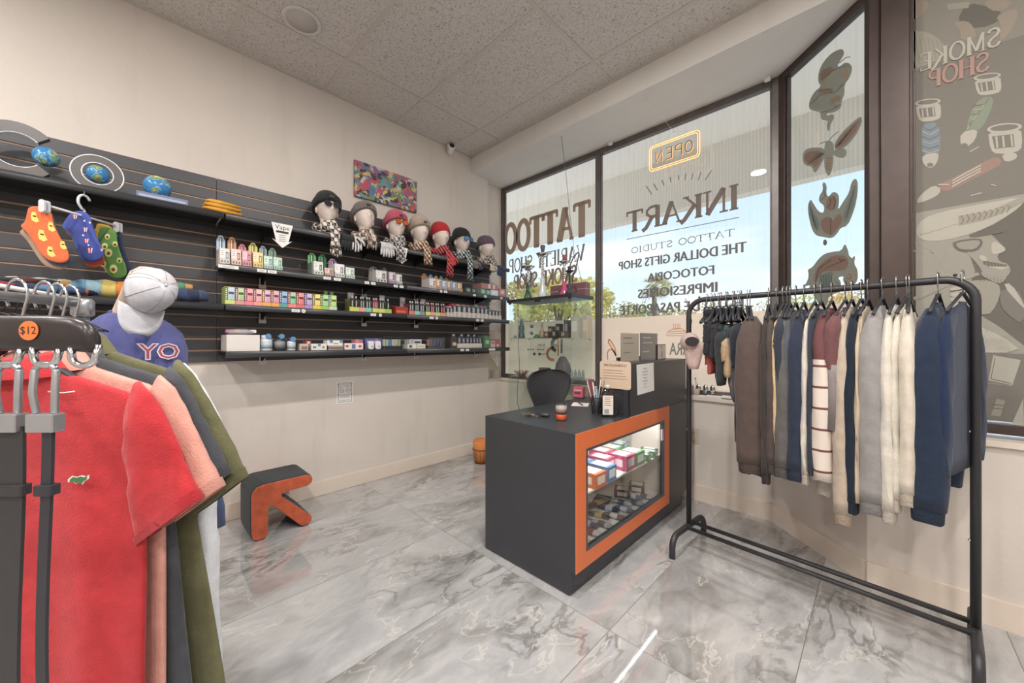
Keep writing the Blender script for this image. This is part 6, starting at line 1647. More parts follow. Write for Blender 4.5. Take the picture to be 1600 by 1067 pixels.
# name, label, u at the near sleeve, px width, v of hem, colour/material, sleeve length scale, twist
GS = [
 ('sweatshirt', 'heather brown sweatshirt, first adult top after the black jackets', 1170, 48, 728, (84, 70, 64), 1.0, .34),
 ('sweatshirt', 'narrow charcoal brown sweatshirt behind the heather brown one', 1192, 14, 742, (62, 54, 52), 1.0, .2),
 ('sweatshirt', 'dark brown top with its sleeve bent, left of the yellow beige one', 1202, 16, 738, (78, 66, 62), .95, .15),
 ('sweater', 'yellow beige thin sweater showing between brown and grey tops', 1209, 12, 700, (198, 170, 126), .9, .1),
 ('sweatshirt', 'navy top with a folded sleeve in front of the yellow beige sweater', 1216, 16, 715, (50, 54, 68), .55, .1),
 ('sweatshirt', 'grey sweatshirt with a wide ribbed hem left of the navy ones', 1222, 26, 732, (92, 88, 86), 1.0, .1),
 ('sweatshirt', 'slate grey sweatshirt showing only its shoulder', 1228, 12, 700, (80, 84, 92), .9, .06),
 ('sweatshirt', 'navy blue sweatshirt, wide one left of the ivory sweater', 1242, 26, 736, (44, 52, 70), 1.0, .06),
 ('sweater', 'ivory long sleeved sweater between two navy tops', 1257, 12, 742, (196, 186, 174), 1.0, .02),
 ('sweater', 'dark navy sweater right of the ivory sweater', 1266, 9, 744, (48, 54, 72), 1.0, 0),
 ('jumper', 'cream jumper with maroon stripes and a maroon yoke', 1284, 30, 752, stripem, 1.0, 0),
 ('blouse', 'maroon satin blouse with a grey waistband right of the striped jumper', 1303, 22, 640, (112, 72, 72), .5, -.04),
 ('sweater', 'oatmeal beige sweater with a long sleeve', 1316, 26, 802, (176, 158, 140), 1.1, -.02),
 ('sweater', 'plain navy sweater right of the oatmeal one', 1330, 20, 784, (30, 38, 52), 1.05, -.04),
 ('sweater', 'thin sand coloured sweater right of the plain navy one', 1341, 8, 786, (186, 166, 140), 1.05, -.04),
 ('sweater', 'heather grey knit sweater, widest grey one', 1363, 40, 784, (140, 136, 134), 1.06, -.06),
 ('sweater', 'off white sweater hanging lowest right of the grey knit', 1388, 20, 797, (200, 192, 180), 1.1, -.05),
 ('fleece', 'pale fleece jacket with a small red label', 1400, 14, 780, (196, 188, 172), 1.05, -.10),
 ('sweater', 'cream sweater standing apart, left of the blue pair', 1419, 24, 770, (200, 188, 172), 1.03, .03),
 ('sweater', 'bright navy knit sweater, front one of the blue pair', 1452, 46, 795, (36, 48, 68), 1.03, -.10),
 ('sweater', 'bright navy knit sweater, back one at the right end of the rack', 1477, 16, 757, (30, 46, 76), .95, -.22),
]
YN = 2.045
for i, (nm, lb_, u, wpx, vh, col, sl, tw) in enumerate(GS):
    pn = onY(u, vh, YN); zc = (pn.dot(FW)); w = wpx * zc / FPX
    hem = RH + tr - pn.z
    x = (pn - RA).dot(RD) - .0
    hw = .20
    x_c = x - math.sin(-tw) * 0 
    L_ = hem - (.03 if sl > .9 else 0)
    sleeve = (hem - .165) * min(sl, 1.0) if sl >= .9 else .55 * sl
    mt = col if not isinstance(col, tuple) else fabric(col, 'knit')
    parts = garment_mb(hw, L_ if sl <= 1 else L_ * .93, max(.012, min(.03, w * .4)), mt, sleeve, max(w, .022), i * 1.7, sy=.03 if w > .04 else .026)
    px_ = x + math.sin(tw) * (-hw)          # so that the near sleeve lands where it hangs
    t = thing(nm, lb_, nm, rail_pt(px_), RZ + tw)
    end = parts.pop('_end')
    for k, mb_ in parts.items():
        o = mb_.build('sleeve' if 'sleeve' in k else k, t)
    # ribbed cuff and hem band
    if isinstance(col, tuple) and w > .03:
        d_ = mat('rib_%d_%d_%d' % col, dark(col, .88), .95, bump=1.0, bscale=90)
        ec = sum((Vector(q) for q in end), Vector()) / len(end)
        rr_ = [[tuple(ec + (Vector(q) - ec) * kk + Vector((0, 0, dz))) for q in end] for kk, dz in ((.99, .012), (.90, -.004), (.86, -.045), (.78, -.05))]
        b = MB(); b.loft(rr_, d_); b.build('cuff', t)
    if nm == 'fleece':
        b = MB(); b.box(w * .5, w * .5 + .003, -.19, -.15, -.40, -.36, cmat((150, 40, 50), .7)); b.build('label_patch', t)
    if nm == 'blouse':
        b = MB(); b.loft([[(.028 * math.cos(a), -.2 + .05 * math.sin(a), z) for a in [2 * PI * j / 20 for j in range(20)]] for z in (-.35, -.41, -.47, -.62)], fabric((128, 120, 120), 'knit')); b.build('waistband', t)
    hang(px_, 'black velvet hanger with a steel hook carrying the %s' % ' '.join(lb_.split(',')[0].split(' ')[:6]), tw)
# pieces peeking out below
def peek(u0, u1, v0, v1, col, lb_, nm='shirt_tail'):
    pn0 = onY(u0, v0, 2.22); pn1 = onY(u1, v1, 2.22)
    t = thing(nm, lb_, 'garment', (0, 0, 0))
    b = MB(); n = 8; rings = []
    for k in range(n + 1):
        s_ = k / n; z = pn0.z + .16 + (pn1.z - pn0.z - .16) * s_
        rings.append([((pn0.x + pn1.x) / 2 + (pn1.x - pn0.x) / 2 * math.cos(a) * (1 + .12 * math.sin(6 * s_)), 2.22 + .05 * math.sin(a), z + .012 * math.sin(3 * a) * (k == n)) for a in [2 * PI * j / 16 for j in range(16)]])
    b.loft(rings, fabric(col)); b.build('tail', t)
peek(1168, 1197, 715, 742, (44, 46, 54), 'black shirt tail showing below the heather brown sweatshirt')
peek(1232, 1252, 725, 748, (196, 176, 140), 'pale yellow shirt tail showing below the grey sweatshirt')
peek(1274, 1298, 745, 772, (206, 198, 186), 'white shirt tail below the maroon striped jumper')
peek(1345, 1380, 765, 782, (104, 102, 104), 'dark grey ribbed hem below the heather grey knit')

# ---- small garments at the left end of the rack
def small_top(u, v0, v1, wpx, col, lb_, nm='small_shirt', y=2.2, hw=.10, cat='baby clothes', sleeves=True, tw=0, flare=.25):
    pn = onY(u, v1, y - hw); zc = pn.dot(FW); w = wpx * zc / FPX
    x = (pn - RA).dot(RD); top = RH + tr - onY(u, v0, y).z; hem = RH + tr - pn.z
    x -= math.sin(tw) * hw
    t = thing(nm, lb_, cat, rail_pt(x), RZ + tw)
    parts = garment_mb(hw, hem, max(.014, w * .6), fabric(col), (hem - top) * .5, max(w * .7, .02), u * .37, .015, neck=-top, sh=.03, flare=flare, sy=.02)
    parts.pop('_end')
    for k, mb_ in parts.items(): mb_.build('sleeve' if 'sleeve' in k else k, t)
    hang(x, 'small hanger with the %s' % ' '.join(lb_.split(',')[0].split(' ')[:9]), tw, sc=hw / .2)
    return t, x
small_top(1092, 505, 556, 24, (46, 44, 48), 'black baby top at the far left of the rack')
small_top(1103, 507, 562, 24, (50, 48, 54), 'black baby top with red trim, second small garment')
small_top(1114, 509, 566, 24, (40, 50, 54), 'dark teal baby top behind the red shorts')
small_top(1125, 510, 572, 24, (60, 74, 80), 'black baby top with a pale blue print')
small_top(1113, 520, 604, 26, (48, 54, 54), 'dark green grey small jacket hanging lower', hw=.14, tw=.35)
small_top(1124, 530, 590, 28, (176, 146, 112), 'tan short sleeved small top with a wide hem', hw=.15, tw=.4)
small_top(1134, 526, 612, 24, (120, 112, 108), 'warm grey small top right of the tan one', hw=.15, tw=.35)
small_top(1143, 508, 634, 38, (38, 42, 50), 'black quilted jacket with a metal buckle', 'jacket', hw=.18, cat='jacket', tw=.35)
small_top(1157, 508, 645, 34, (46, 52, 60), 'dark slate jacket just left of the heather brown sweatshirt', 'jacket', hw=.19, cat='jacket', tw=.3)
small_top(1134, 512, 580, 24, (46, 54, 58), 'black vest with thin shoulder straps between the small tops and the jackets', hw=.12)
t, x = small_top(1096, 545, 586, 18, (188, 82, 78), 'red baby shorts hanging from the black top', 'shorts', hw=.07, cat='baby clothes')
# pinkish cap hanging at the end
pn = onY(1078, 535, 2.18)
t = thing('knit_bonnet', 'dusty pink baby bonnet with a dark lining hung at the rack end', 'hat', pn, .3)
M_PK = fabric((176, 150, 142)); b = MB()
b.ball((0, 0, 0), 1, M_PK, 20, 14, (.05, .06, .055)); b.build('crown', t)
b = MB(); b.prism(circ(.034, 20, ry=.026), fabric((52, 48, 50)), (.012, -.058, .005), (1, 0, 0), (0, 0, 1), -.004, .004); b.build('lining', t)
b = MB(); b.loft([[(.018 + .034 * k * math.cos(a), -.02 + .02 * math.sin(a) * (1 + .3 * math.sin(5 * a)), z) for a in [2 * PI * j / 12 for j in range(12)]] for z, k in ((.0, 1.5), (-.05, 1.4), (-.09, 1.15), (-.12, .95), (-.145, .7))], M_PK); b.build('tie', t)
b = MB(); b.tube([(0, 0, .06), (.01, 0, .12), (RA.x - pn.x + .03, 0, RH - pn.z)], .0018, M_RACK, 5); b.build('strap', t)
# wide black clip hangers above the baby clothes
for i, u in enumerate((1103, 1110, 1122, 1134, 1145, 1156)):
    p_ = onY(u, 495, 2.29); x = (p_ - RA).dot(RD)
    t = thing('clip_hanger', '%s wide black plastic hanger top from the left, above the baby clothes' % ORD[i], 'hanger', rail_pt(x), RZ + .1, 'wide black hangers')
    b = MB(); b.tube([(0, .02 * math.cos(a), -.004 + .02 * math.sin(a)) for a in [R(-40 + 20 * k) for k in range(12)]] + [(0, -.01, -.03), (0, 0, -.06)], .002, M_CHROME, 6); b.build('hook', t)
    b = MB(); b.loft([[(a_, q, z) for a_, q in rrect(.030 * k, .05 * k, .008)] for z, k in ((-.06, .9), (-.075, 1), (-.115, 1.05), (-.12, .9))], mat('glossy_black_plastic', (34, 36, 40), .18)); b.build('body', t)
    b = MB(); b.loft([[(.010 * math.cos(a), y, z + .008 * math.sin(a)) for a in [2 * PI * j / 10 for j in range(10)]] for y, z in ((-.11, -.15), (-.06, -.125), (0, -.115), (.06, -.125), (.11, -.15))], M_VELH); b.build('shoulder', t)

# ================================================================ left foreground: shirt rail, shirts, belt rack, torso
LR = -1.12; LZ = 1.30
def camframe(Rv, Fv, z): return Cp(Rv, Fv, z)
root = thing('shirt_rail', 'steel shirt rail stand at the left edge carrying the polo shirts', 'clothes rack', camframe(LR, .98, 0), TH)
M_STEEL = mat('brushed_steel', (176, 178, 182), .3, metal=.8)
b = MB(); b.tube([(0, -.75, LZ), (0, .02, LZ)], .011, M_STEEL, 12); b.build('rail', root)
b = MB(); b.lathe([(.016, LZ - .035), (.022, LZ - .03), (.022, LZ + .004), (.016, LZ + .012)], M_STEEL, 16); b.build('end_block', root)
b = MB(); b.tube([(0, 0, .02), (0, 0, LZ - .03)], .013, M_STEEL, 12); b.build('post', root)
b = MB(); b.lathe([(.16, 0), (.16, .012), (.03, .02)], M_STEEL, 24); b.build('base', root)
def shirt(nm, lb_, Fv, col, dR=0.0, L_=.95, cat='shirt', sleeve=True, collar=True, sc=1.0, hemcol=None, long_cuff=False, seed=0.0, ext=0.0, dz=0.0, bw=0.012):
    t = thing(nm, lb_, cat, camframe(LR + dR, Fv, LZ + dz), TH)
    t.scale = (sc, 1, sc)
    mt = fabric(col)
    nz_ = lambda x, z, k: noise.noise(Vector((x * 5 + seed, z * 1.6 + seed, k)))
    b = MB(); rings = []
    zs = [(-.150, .06, .55), (-.164, .095, .8), (-.180, .14, .9), (-.196, .19, 1), (-.213, .245, 1), (-.238, .288, 1), (-.275, .300, 1), (-.32, .296, 1), (-.38, .288, 1)] + [(-.38 - (L_ - .38) * k / 14, .285 + bw * k / 14, 1) for k in range(1, 15)]
    N_ = 72
    for z, a_, f in zs:
        ring = []
        for j in range(N_):
            a = 2 * PI * j / N_; x = a_ * math.cos(a); s_ = math.sin(a)
            y = .017 * f * (abs(s_) ** .55) * (1 if s_ > 0 else -1)
            fold = max(0, min(1, (-z - .25) / .25))
            y += fold * (.010 * math.sin(x * 34 + z * 1.5 + seed) * (.4 + .6 * abs(nz_(x, z, 1)) * 2) + .010 * nz_(x * 2, z, 2))
            ring.append((x + .006 * nz_(x, z, 7) * fold, y, z))
        rings.append(ring)
    b.loft(rings, mt); b.build('body', t)
    if sleeve:
        for sd_ in (1, -1):
            b = MB(); rings = []
            K_ = 12
            for k in range(K_ + 1):
                s_ = k / K_
                cx = .262 + (.345 - .262) * s_ ** .8 + ext * s_; cz = -.262 - (.505 - .262) * s_ - ext * s_
                ax = Vector((.028 + .046 * s_, 0, .062 - .008 * s_))
                if s_ == 0: ax = Vector((.012, 0, .072))
                ring = []
                for j in range(28):
                    a = 2 * PI * j / 28; q = Vector((cx, 0, cz)) + ax * math.cos(a) * (1.0 + .02 * math.sin(5 * s_))
                    q.y = .020 * (1 + .3 * s_) * math.sin(a) + .006 * math.sin(a * 2 + s_ * 6 + seed) * s_ + .006 * nz_(s_ * 3, a, 3)
                    ring.append((sd_ * q.x, q.y, q.z))
                rings.append(ring)
            b.loft(rings, mt); so_ = b.build('sleeve', t)
            # hem band, turned under
            b = MB(); rg = []
            for s_, ex in ((.93, 1.015), (1.0, 1.02), (1.012, 1.0)):
                cx = .262 + (.345 - .262) * s_ ** .8 + ext * s_; cz = -.262 - (.505 - .262) * s_ - ext * s_
                ax = Vector((.028 + .046 * s_, 0, .062 - .008 * s_)) * ex
                rg.append([(sd_ * (cx + ax.x * math.cos(a)), (.020 * (1 + .3 * s_) * math.sin(a) + .006 * math.sin(a * 2 + s_ * 6 + seed) * s_) * 1.06, cz + ax.z * math.cos(a)) for a in [2 * PI * j / 28 for j in range(28)]])
            b.loft(rg, fabric(dark(hemcol or col, .93)), False); b.build('hem_band', so_)
    if collar:
        b = MB(); rings = []
        for z, r0, dp in ((-.170, .10, .024), (-.140, .082, .030), (-.122, .070, .028), (-.130, .082, .036), (-.172, .115, .040)):
            rings.append([(r0 * math.cos(a), dp * math.sin(a), z - .012 * max(0, -math.sin(a))) for a in [2 * PI * j / 32 for j in range(32)]])
        b.loft(rings, mt, False); b.build('collar', t)
    return t
R_SP = [('polo_shirt', 'bright red polo shirt with a small green crocodile badge, front of the rail', .85, (196, 46, 52), 0, 0),
        ('polo_shirt', 'salmon pink polo shirt right behind the red one', .885, (212, 146, 130), .018, 1.3),
        ('polo_shirt', 'charcoal polo shirt behind the pink one', .915, (70, 72, 78), .012, 2.2),
        ('jacket', 'olive green jacket with long sleeves behind the charcoal polo', .948, (100, 98, 66), .004, 3.4)]
for i, (nm, lb_, F_, c, dR, sd_) in enumerate(R_SP):
    sh_ = shirt(nm, lb_, F_, c, dR, cat='shirt' if i < 3 else 'jacket', seed=sd_, ext=.0 if i < 3 else .03, dz=(0, .012, .03, .045)[i], bw=(.0, .0, .055, .11)[i], L_=1.08)
    if i == 0:
        # badge and placket on the red polo (camera-facing side is local -y)
        P_ = camframe(LR, F_, LZ)
        b = MB(); F2 = F_ - .036; bx = (124 - 800) / FPX * F2 - LR; bz = (533 - 750) / FPX * F2 + CAMZ - LZ
        yb = -.036
        cro = [(-.019, .002), (-.012, .008), (-.004, .006), (.004, .009), (.012, .007), (.018, .010), (.017, .003), (.010, -.001), (.006, -.007), (.001, -.003), (-.006, -.006), (-.009, -.001), (-.019, -.003)]
        b.prism([(bx + a * 1.25, bz + q * 1.25) for a, q in cro], cmat((214, 210, 196), .8), (0, yb, 0), (1, 0, 0), (0, 0, 1), 0, .001)
        b.prism([(bx + a, bz + q) for a, q in cro], cmat((60, 112, 62), .8), (0, yb, 0), (1, 0, 0), (0, 0, 1), .0011, .002)
        b.build('crocodile_badge', sh_)
        b = MB(); b.tube([(.10, -.024, -.210), (.14, -.030, -.212), (.165, -.030, -.209)], .0012, M_WHITE, 5); b.build('tag_fastener', sh_)
    h = dup(HP, camframe(LR + dR, F_, LZ + .011), TH + PI / 2, 'black hanger with a steel hook inside the %s' % ['red polo shirt', 'salmon pink polo shirt', 'charcoal polo shirt', 'olive jacket'][i], 'hangers on the left rail')
    h.scale = (1.5, 1.12, 1.68)
# pale shirt and striped trousers behind
sh_ = shirt('shirt', 'white shirt mostly hidden behind the olive jacket', .972, (214, 214, 216), -.004, dz=.035, L_=.6, seed=5, collar=False)
P_ = camframe((327 - 800) / FPX * 1.02, 1.02, 0)
t = thing('track_trousers', 'white trousers with a thin blue side stripe hanging lowest behind the olive jacket', 'trousers', P_, TH)
b = MB(); rings = []
for k in range(12):
    z = .95 - .82 * k / 11; cx = -.004 + .006 * (k / 11)
    rings.append([(cx + (.008 + .020 * k / 11) * math.cos(a) * (1 + .1 * math.sin(k)), .03 * math.sin(a) + .006 * math.sin(k * 1.3 + a * 3), z) for a in [2 * PI * j / 20 for j in range(20)]])
b.loft(rings, fabric((214, 216, 222))); b.build('leg', t)
b = MB(); b.tube([(-.006 - .004 * k / 11, -.035, .95 - .82 * k / 11) for k in range(12)], .004, fabric((96, 122, 170)), 6); b.build('stripe', t)
t = thing('denim_sleeve_shirt', 'blue denim shirt whose cuff shows under the olive sleeve', 'shirt', camframe((333 - 800) / FPX * 1.05, 1.05, 0), TH)
b = MB(); b.loft([[(x + .03 * k * math.cos(a), .022 * math.sin(a), z) for a in [2 * PI * j / 16 for j in range(16)]] for x, z, k in ((-.08, 1.0, 1), (-.03, .85, 1), (.0, .74, .95), (.004, .685, .9))], fabric((70, 86, 120))); b.build('sleeve', t)

# ---- belt rack in the very foreground
BF = .50
z_bar = CAMZ + (533 - 520) / FPX * BF
root = thing('belt_rack', 'dark oval bar with an orange price sticker holding belts at the left edge', 'belt rack', camframe(0, BF, 0), TH)
xe = (150 - 800) / FPX * BF
M_BAR = mat('dark_anodised_bar', (56, 50, 50), .3, metal=.3)
b = MB(); sec = [(math.sin(a), math.cos(a)) for a in [2 * PI * j / 24 for j in range(24)]]
b.loft([[(x, .011 * s_ * k, z_bar + dz + .0235 * c_ * k) for s_, c_ in sec] for x, dz, k in ((xe - .62, 0, 1), (xe - .06, 0, 1), (xe - .03, -.001, .98), (xe - .012, -.005, .88), (xe, -.012, .6))], M_BAR); b.build('bar', root)
b = MB(); b.tube([(xe - .62, 0, .02), (xe - .62, 0, z_bar - .02)], .015, M_STEEL, 12); b.lathe([(.14, 0), (.14, .012), (.03, .02)], M_STEEL, 24, (xe - .62, 0, 0)); b.build('stand', root)
xs_ = (45 - 800) / FPX * (BF - .012)
b = MB(); b.prism(circ(.0125, 28), mat('orange_sticker', (236, 120, 58), .5), (xs_, -.0118, z_bar + .003), (1, 0, 0), (0, 0, 1), 0, .0008)
text_mesh('$12', .014, (xs_, -.0126, z_bar + .003), (1, 0, 0), (0, 0, 1), M_INK, b, .0004); b.build('price_sticker', root)
def hookx(u): return (u - 800) / FPX * BF
for u in (17, 77, 136):
    x = hookx(u); b = MB(); w = .016
    b.tube([(x + w, .0, z_bar - .016), (x + w, -.004, z_bar - .03)] + [(x + w * math.cos(a), -.004, z_bar - .030 - .013 * math.sin(a) * 1.0) for a in [PI * k / 10 for k in range(1, 10)]] + [(x - w, -.004, z_bar - .03), (x - w, -.004, z_bar - .018)], .0042, M_CHROME, 10); b.build('hook', root)
def belt(lb_, u, wd, col, z_end, buck=True, dx=0):
    x = hookx(u); t = thing('belt', lb_, 'belt', camframe(x, BF - .004, 0), TH)
    zt = z_bar - .048
    M_B = mat('belt_leather_%d' % u, col, .45, bump=.2, bscale=60)
    b = MB()
    for s_ in (-1, 1):   # prong frame of the buckle hanging over the hook
        b.tube([(s_ * .014, 0, zt + .0), (s_ * .015, -.002, zt - .03), (s_ * .012, 0, zt - .058)], .0042, M_STEEL, 8)
    b.tube([(-.014, 0, zt), (-.006, 0, zt + .008), (.006, 0, zt + .008), (.014, 0, zt)], .0042, M_STEEL, 8)
    b.box(-.018, .018, -.008, .008, zt - .082, zt - .058, M_STEEL); b.build('buckle', t, bevel=.002)
    b = MB(); n = 26; rings = []
    for k in range(n + 1):
        z = zt - .075 - (zt - .075 - z_end) * k / n; q = .004 * math.sin(k * .35 + u)
        rings.append([(q + dx * k / n + a, c, z) for a, c in ((-wd / 2, -.002), (wd / 2, -.002), (wd / 2, .002), (-wd / 2, .002))])
    b.loft(rings, M_B, True, False); b.build('strap', t)
    b = MB()
    b.loft([[(a + .002, c, z) for a, c in rrect(wd + .010, .014, .003)] for z in (zt - .165, zt - .152)], M_B, True, False); b.build('keeper_loop', t)
belt('black leather belt with a square steel buckle, right one of the two', 77, .013, (46, 46, 52), .25, dx=-.002)
belt('wide black leather belt at the very left edge', 20, .034, (50, 48, 50), .25, dx=.0)
# ---- short rail of empty wire hangers behind
e0, e1 = camframe(-1.53, 1.08, 1.335), camframe(-1.60, 1.39, 1.335)
root = thing('hanger_rail', 'white steel rail full of wire hangers behind the belt rack', 'clothes rack')
b = MB(); b.tube([e0, e1], .011, M_STEEL, 12); b.tube([e0 + Vector((0, 0, .035)), e1 + Vector((0, 0, .02))], .007, M_WHITE, 10); b.build('rail', root)
for e_ in (e0, e1):
    b = MB(); b.box(e_.x - .012, e_.x + .012, e_.y - .012, e_.y + .012, .02, 1.36, M_STEEL); b.lathe([(.12, 0), (.12, .012), (.02, .02)], M_STEEL, 20, (e_.x, e_.y, 0)); b.build('post', root)
dd = (e1 - e0).normalized(); rzz = math.atan2(dd.y, dd.x)
hw0 = thing('wire_hanger', 'x', 'hanger')
b = MB(); b.tube([(0, .02 * math.cos(a), .0 + .02 * math.sin(a)) for a in [R(-50 + 20 * k) for k in range(13)]] + [(0, -.012, -.03), (0, 0, -.05)], .0022, M_BLACK, 6); b.build('hook', hw0)
b = MB(); b.tube([(0, 0, -.05), (0, -.06, -.075), (0, -.11, -.10), (0, .11, -.10), (0, .06, -.075), (0, 0, -.05)], .0035, M_BLACK, 6); b.build('frame', hw0)
for i in range(9):
    p_ = e0.lerp(e1, (i + .6) / 9.5) + Vector((0, 0, .002)); lb_ = '%s wire hanger from the left on the short steel rail' % ORD[i]
    if i == 0: hw0.location = p_; hw0.rotation_euler = (0, 0, rzz + .1); hw0['label'] = lb_; hw0['group'] = 'empty wire hangers'
    else: dup(hw0, p_, rzz + .1 * math.sin(i * 2), lb_, 'empty wire hangers')
# ---- mannequin torso in a periwinkle T-shirt with a cap
TD = 1.60
tc0 = camframe((205 - 800) / FPX * TD, TD, 0)
t = thing('torso_mannequin', 'beige fabric torso mannequin with a long neck, behind the olive jacket', 'mannequin', tc0, TH)
M_BEI = mat('beige_fabric_form', (206, 182, 164), .8, bump=.3, bscale=200)
def tz(v, D=TD): return CAMZ + (533 - v) / FPX * D
def tx_(u, D=TD): return (u - 205) / FPX * D
b = MB(); rings = []
for (x, z, r0) in ((-.01, tz(520), .09), (-.012, tz(505), .072), (-.005, tz(490), .060), (.008, tz(470), .055), (.028, tz(450), .055), (.05, tz(432), .06), (.062, tz(420), .055), (.07, tz(413), .03)):
    yo = -.09 * max(0, min(1, (z - tz(500)) / (tz(432) - tz(500))))
    q = -yo / .09; x += .085 * q; r0 *= 1 - .2 * q; z -= .03 * q
    rings.append([(x + r0 * math.cos(a), yo + r0 * .95 * math.sin(a), z) for a in [2 * PI * j / 24 for j in range(24)]])
b.loft(rings, M_BEI); b.build('neck', t)
b = MB(); rings = []
for z, a_, c_ in ((tz(518), .09, .07), (tz(535), .16, .09), (tz(560), .175, .105), (1.0, .165, .11), (.85, .15, .10), (.75, .155, .10)):
    rings.append([(a_ * math.cos(a), c_ * math.sin(a), z) for a in [2 * PI * j / 28 for j in range(28)]])
b.loft(rings, M_BEI); b.build('torso', t)
b = MB(); b.tube([(0, 0, .02), (0, 0, .75)], .015, M_STEEL, 12); b.lathe([(.15, 0), (.15, .012), (.03, .02)], M_STEEL, 24); b.build('stand', t)
t = thing('tee_shirt', 'periwinkle blue T-shirt with a red YO print on the torso mannequin', 'T-shirt', tc0, TH)
M_PW = fabric((92, 96, 156)); b = MB(); rings = []
for k, (z, a_, c_, dx) in enumerate(((tz(488), .062, .062, .0), (tz(494), .095, .085, -.002), (tz(505), .14, .10, -.002), (tz(520), .185, .115, 0), (tz(545), .205, .125, .004), (1.0, .205, .13, .006), (.85, .20, .125, .006), (.68, .205, .125, .006))):
    rings.append([(dx + a_ * math.cos(a) + .004 * math.sin(9 * a + z * 8) * (k > 1), c_ * math.sin(a) + .005 * math.sin(11 * a + z * 12) * (k > 1), z) for a in [2 * PI * j / 72 for j in range(72)]])
b.loft(rings, M_PW); b.build('body', t)
for s_ in (-1, 1):
    if s_ > 0:   # far sleeve, behind the chest
        b = MB(); b.loft([[(.0 + k * math.cos(a), y + k * .55 * math.sin(a), z) for a in [2 * PI * j / 20 for j in range(20)]] for y, z, k in ((.08, tz(520) - .03, .055), (.115, tz(545) - .03, .068), (.145, tz(575) - .05, .075), (.155, 1.02, .078))], M_PW); b.build('sleeve', t); continue
    b = MB(); b.loft([[(s_ * (x + k * math.cos(a) * .8), .07 * k / .07 * math.sin(a) * .9, z + k * math.cos(a) * .5) for a in [2 * PI * j / 20 for j in range(20)]] for x, z, k in ((.13, tz(520) - .03, .055), (.175, tz(545) - .03, .068), (.205, tz(575) - .05, .075), (.215, 1.02, .078))], M_PW); b.build('sleeve', t)
b = MB(); b.tube([(.064 * math.cos(a), .064 * math.sin(a), tz(488) + .001) for a in [2 * PI * j / 28 for j in range(29)]], .005, fabric((92, 96, 156)), 8, False); b.build('neckband', t)
M_YO = cmat((176, 70, 84), .8); b = MB()
text_mesh('YO', .085, (.196, -.079, tz(549)), (.66, .75, 0), (0, 0, 1), cmat((214, 210, 220), .8), b, .002, bold=.004); text_mesh('YO', .085, (.196, -.079, tz(549)), (.66, .75, 0), (0, 0, 1), M_YO, b, .0028); b.build('chest_print', t)
# cap on the neck, crown to the right, bill hanging down
cc0 = camframe((239 - 800) / FPX * (TD - .13), TD - .13, tz(452, TD - .13))

t = thing('baseball_cap', 'pale grey cap with its bill hanging down on the mannequin neck', 'cap', cc0, TH); t.scale = (.92, .92, .92)
M_CAP = fabric((196, 195, 202)); M_CAPB = mat('cap_mesh', (206, 202, 204), .9, bump=1.0, bscale=300)
# crown axis: up-right in the view; build dome along local +x' then rotate
ax = Vector((.90, -.34, .16)).normalized(); dn = Vector((.20, -.30, -1)).normalized(); dn = (dn - ax * dn.dot(ax)).normalized(); sdv = ax.cross(dn)
Mc = Matrix(((dn.x, sdv.x, ax.x, 0), (dn.y, sdv.y, ax.y, 0), (dn.z, sdv.z, ax.z, 0), (0, 0, 0, 1)))   # local: x = towards the bill, z = crown top
for (a0, a1, mt_, nm) in ((-PI / 2 - .25, PI / 2 + .25, M_CAP, 'front_crown'), (PI / 2 + .25, 3 * PI / 2 - .25, M_CAPB, 'mesh_back')):
    b = MB(); rings = []; N_ = 24
    for k in range(11):
        e_ = k / 10 * PI / 2
        ro = []
        for j in range(N_ + 1):
            a = a0 + (a1 - a0) * j / N_
            rr = math.cos(e_) ** .75 if k < 10 else .01
            ro.append((.098 * rr * math.cos(a), .082 * rr * math.sin(a), -.035 + .125 * math.sin(e_)))
        ri = [(p[0] * .97, p[1] * .97, p[2] - .002) for p in ro[::-1]]
        rings.append(ro + ri)
    b.loft(rings, mt_, True, True, True, Mc); b.build(nm, t)
b = MB(); rings = []
for k in range(9):
    s_ = k / 8; ring = []
    w = .078 * math.sqrt(max(0.02, 1 - (s_ * .93) ** 2.6))
    for j in range(13):
        y = -1 + 2 * j / 12; ring.append((.090 - .03 * y * y * (1 - s_) + .10 * s_, w * y, -.036 - .022 * y * y + .0 * s_))
    for j in range(12, -1, -1):
        y = -1 + 2 * j / 12; ring.append((.090 - .03 * y * y * (1 - s_) + .10 * s_, w * y, -.0395 - .022 * y * y))
    rings.append(ring)
b.loft(rings, M_CAP, True, True, True, Mc); b.build('bill', t)
b = MB(); b.tube([Mc @ Vector((-.098 * math.cos(a), .082 * math.sin(a), -.030)) for a in [R(-50 + 10 * k) for k in range(11)]], .007, fabric((176, 166, 160)), 8); b.build('strap', t)
M_SEAM = fabric((160, 158, 166))
for a in (-60, 0, 60, 120, 180, 240):
    b = MB(); b.tube([Mc @ Vector((.0985 * math.cos(R(k * 9)) ** .75 * math.cos(R(a)), .0825 * math.cos(R(k * 9)) ** .75 * math.sin(R(a)), -.035 + .1255 * math.sin(R(k * 9)))) for k in range(10)], .0014, M_SEAM, 5); b.build('seam', t)
b = MB(); b.ball(Mc @ Vector((0, 0, .092)), .006, M_CAP, 8, 6); b.build('top_button', t)
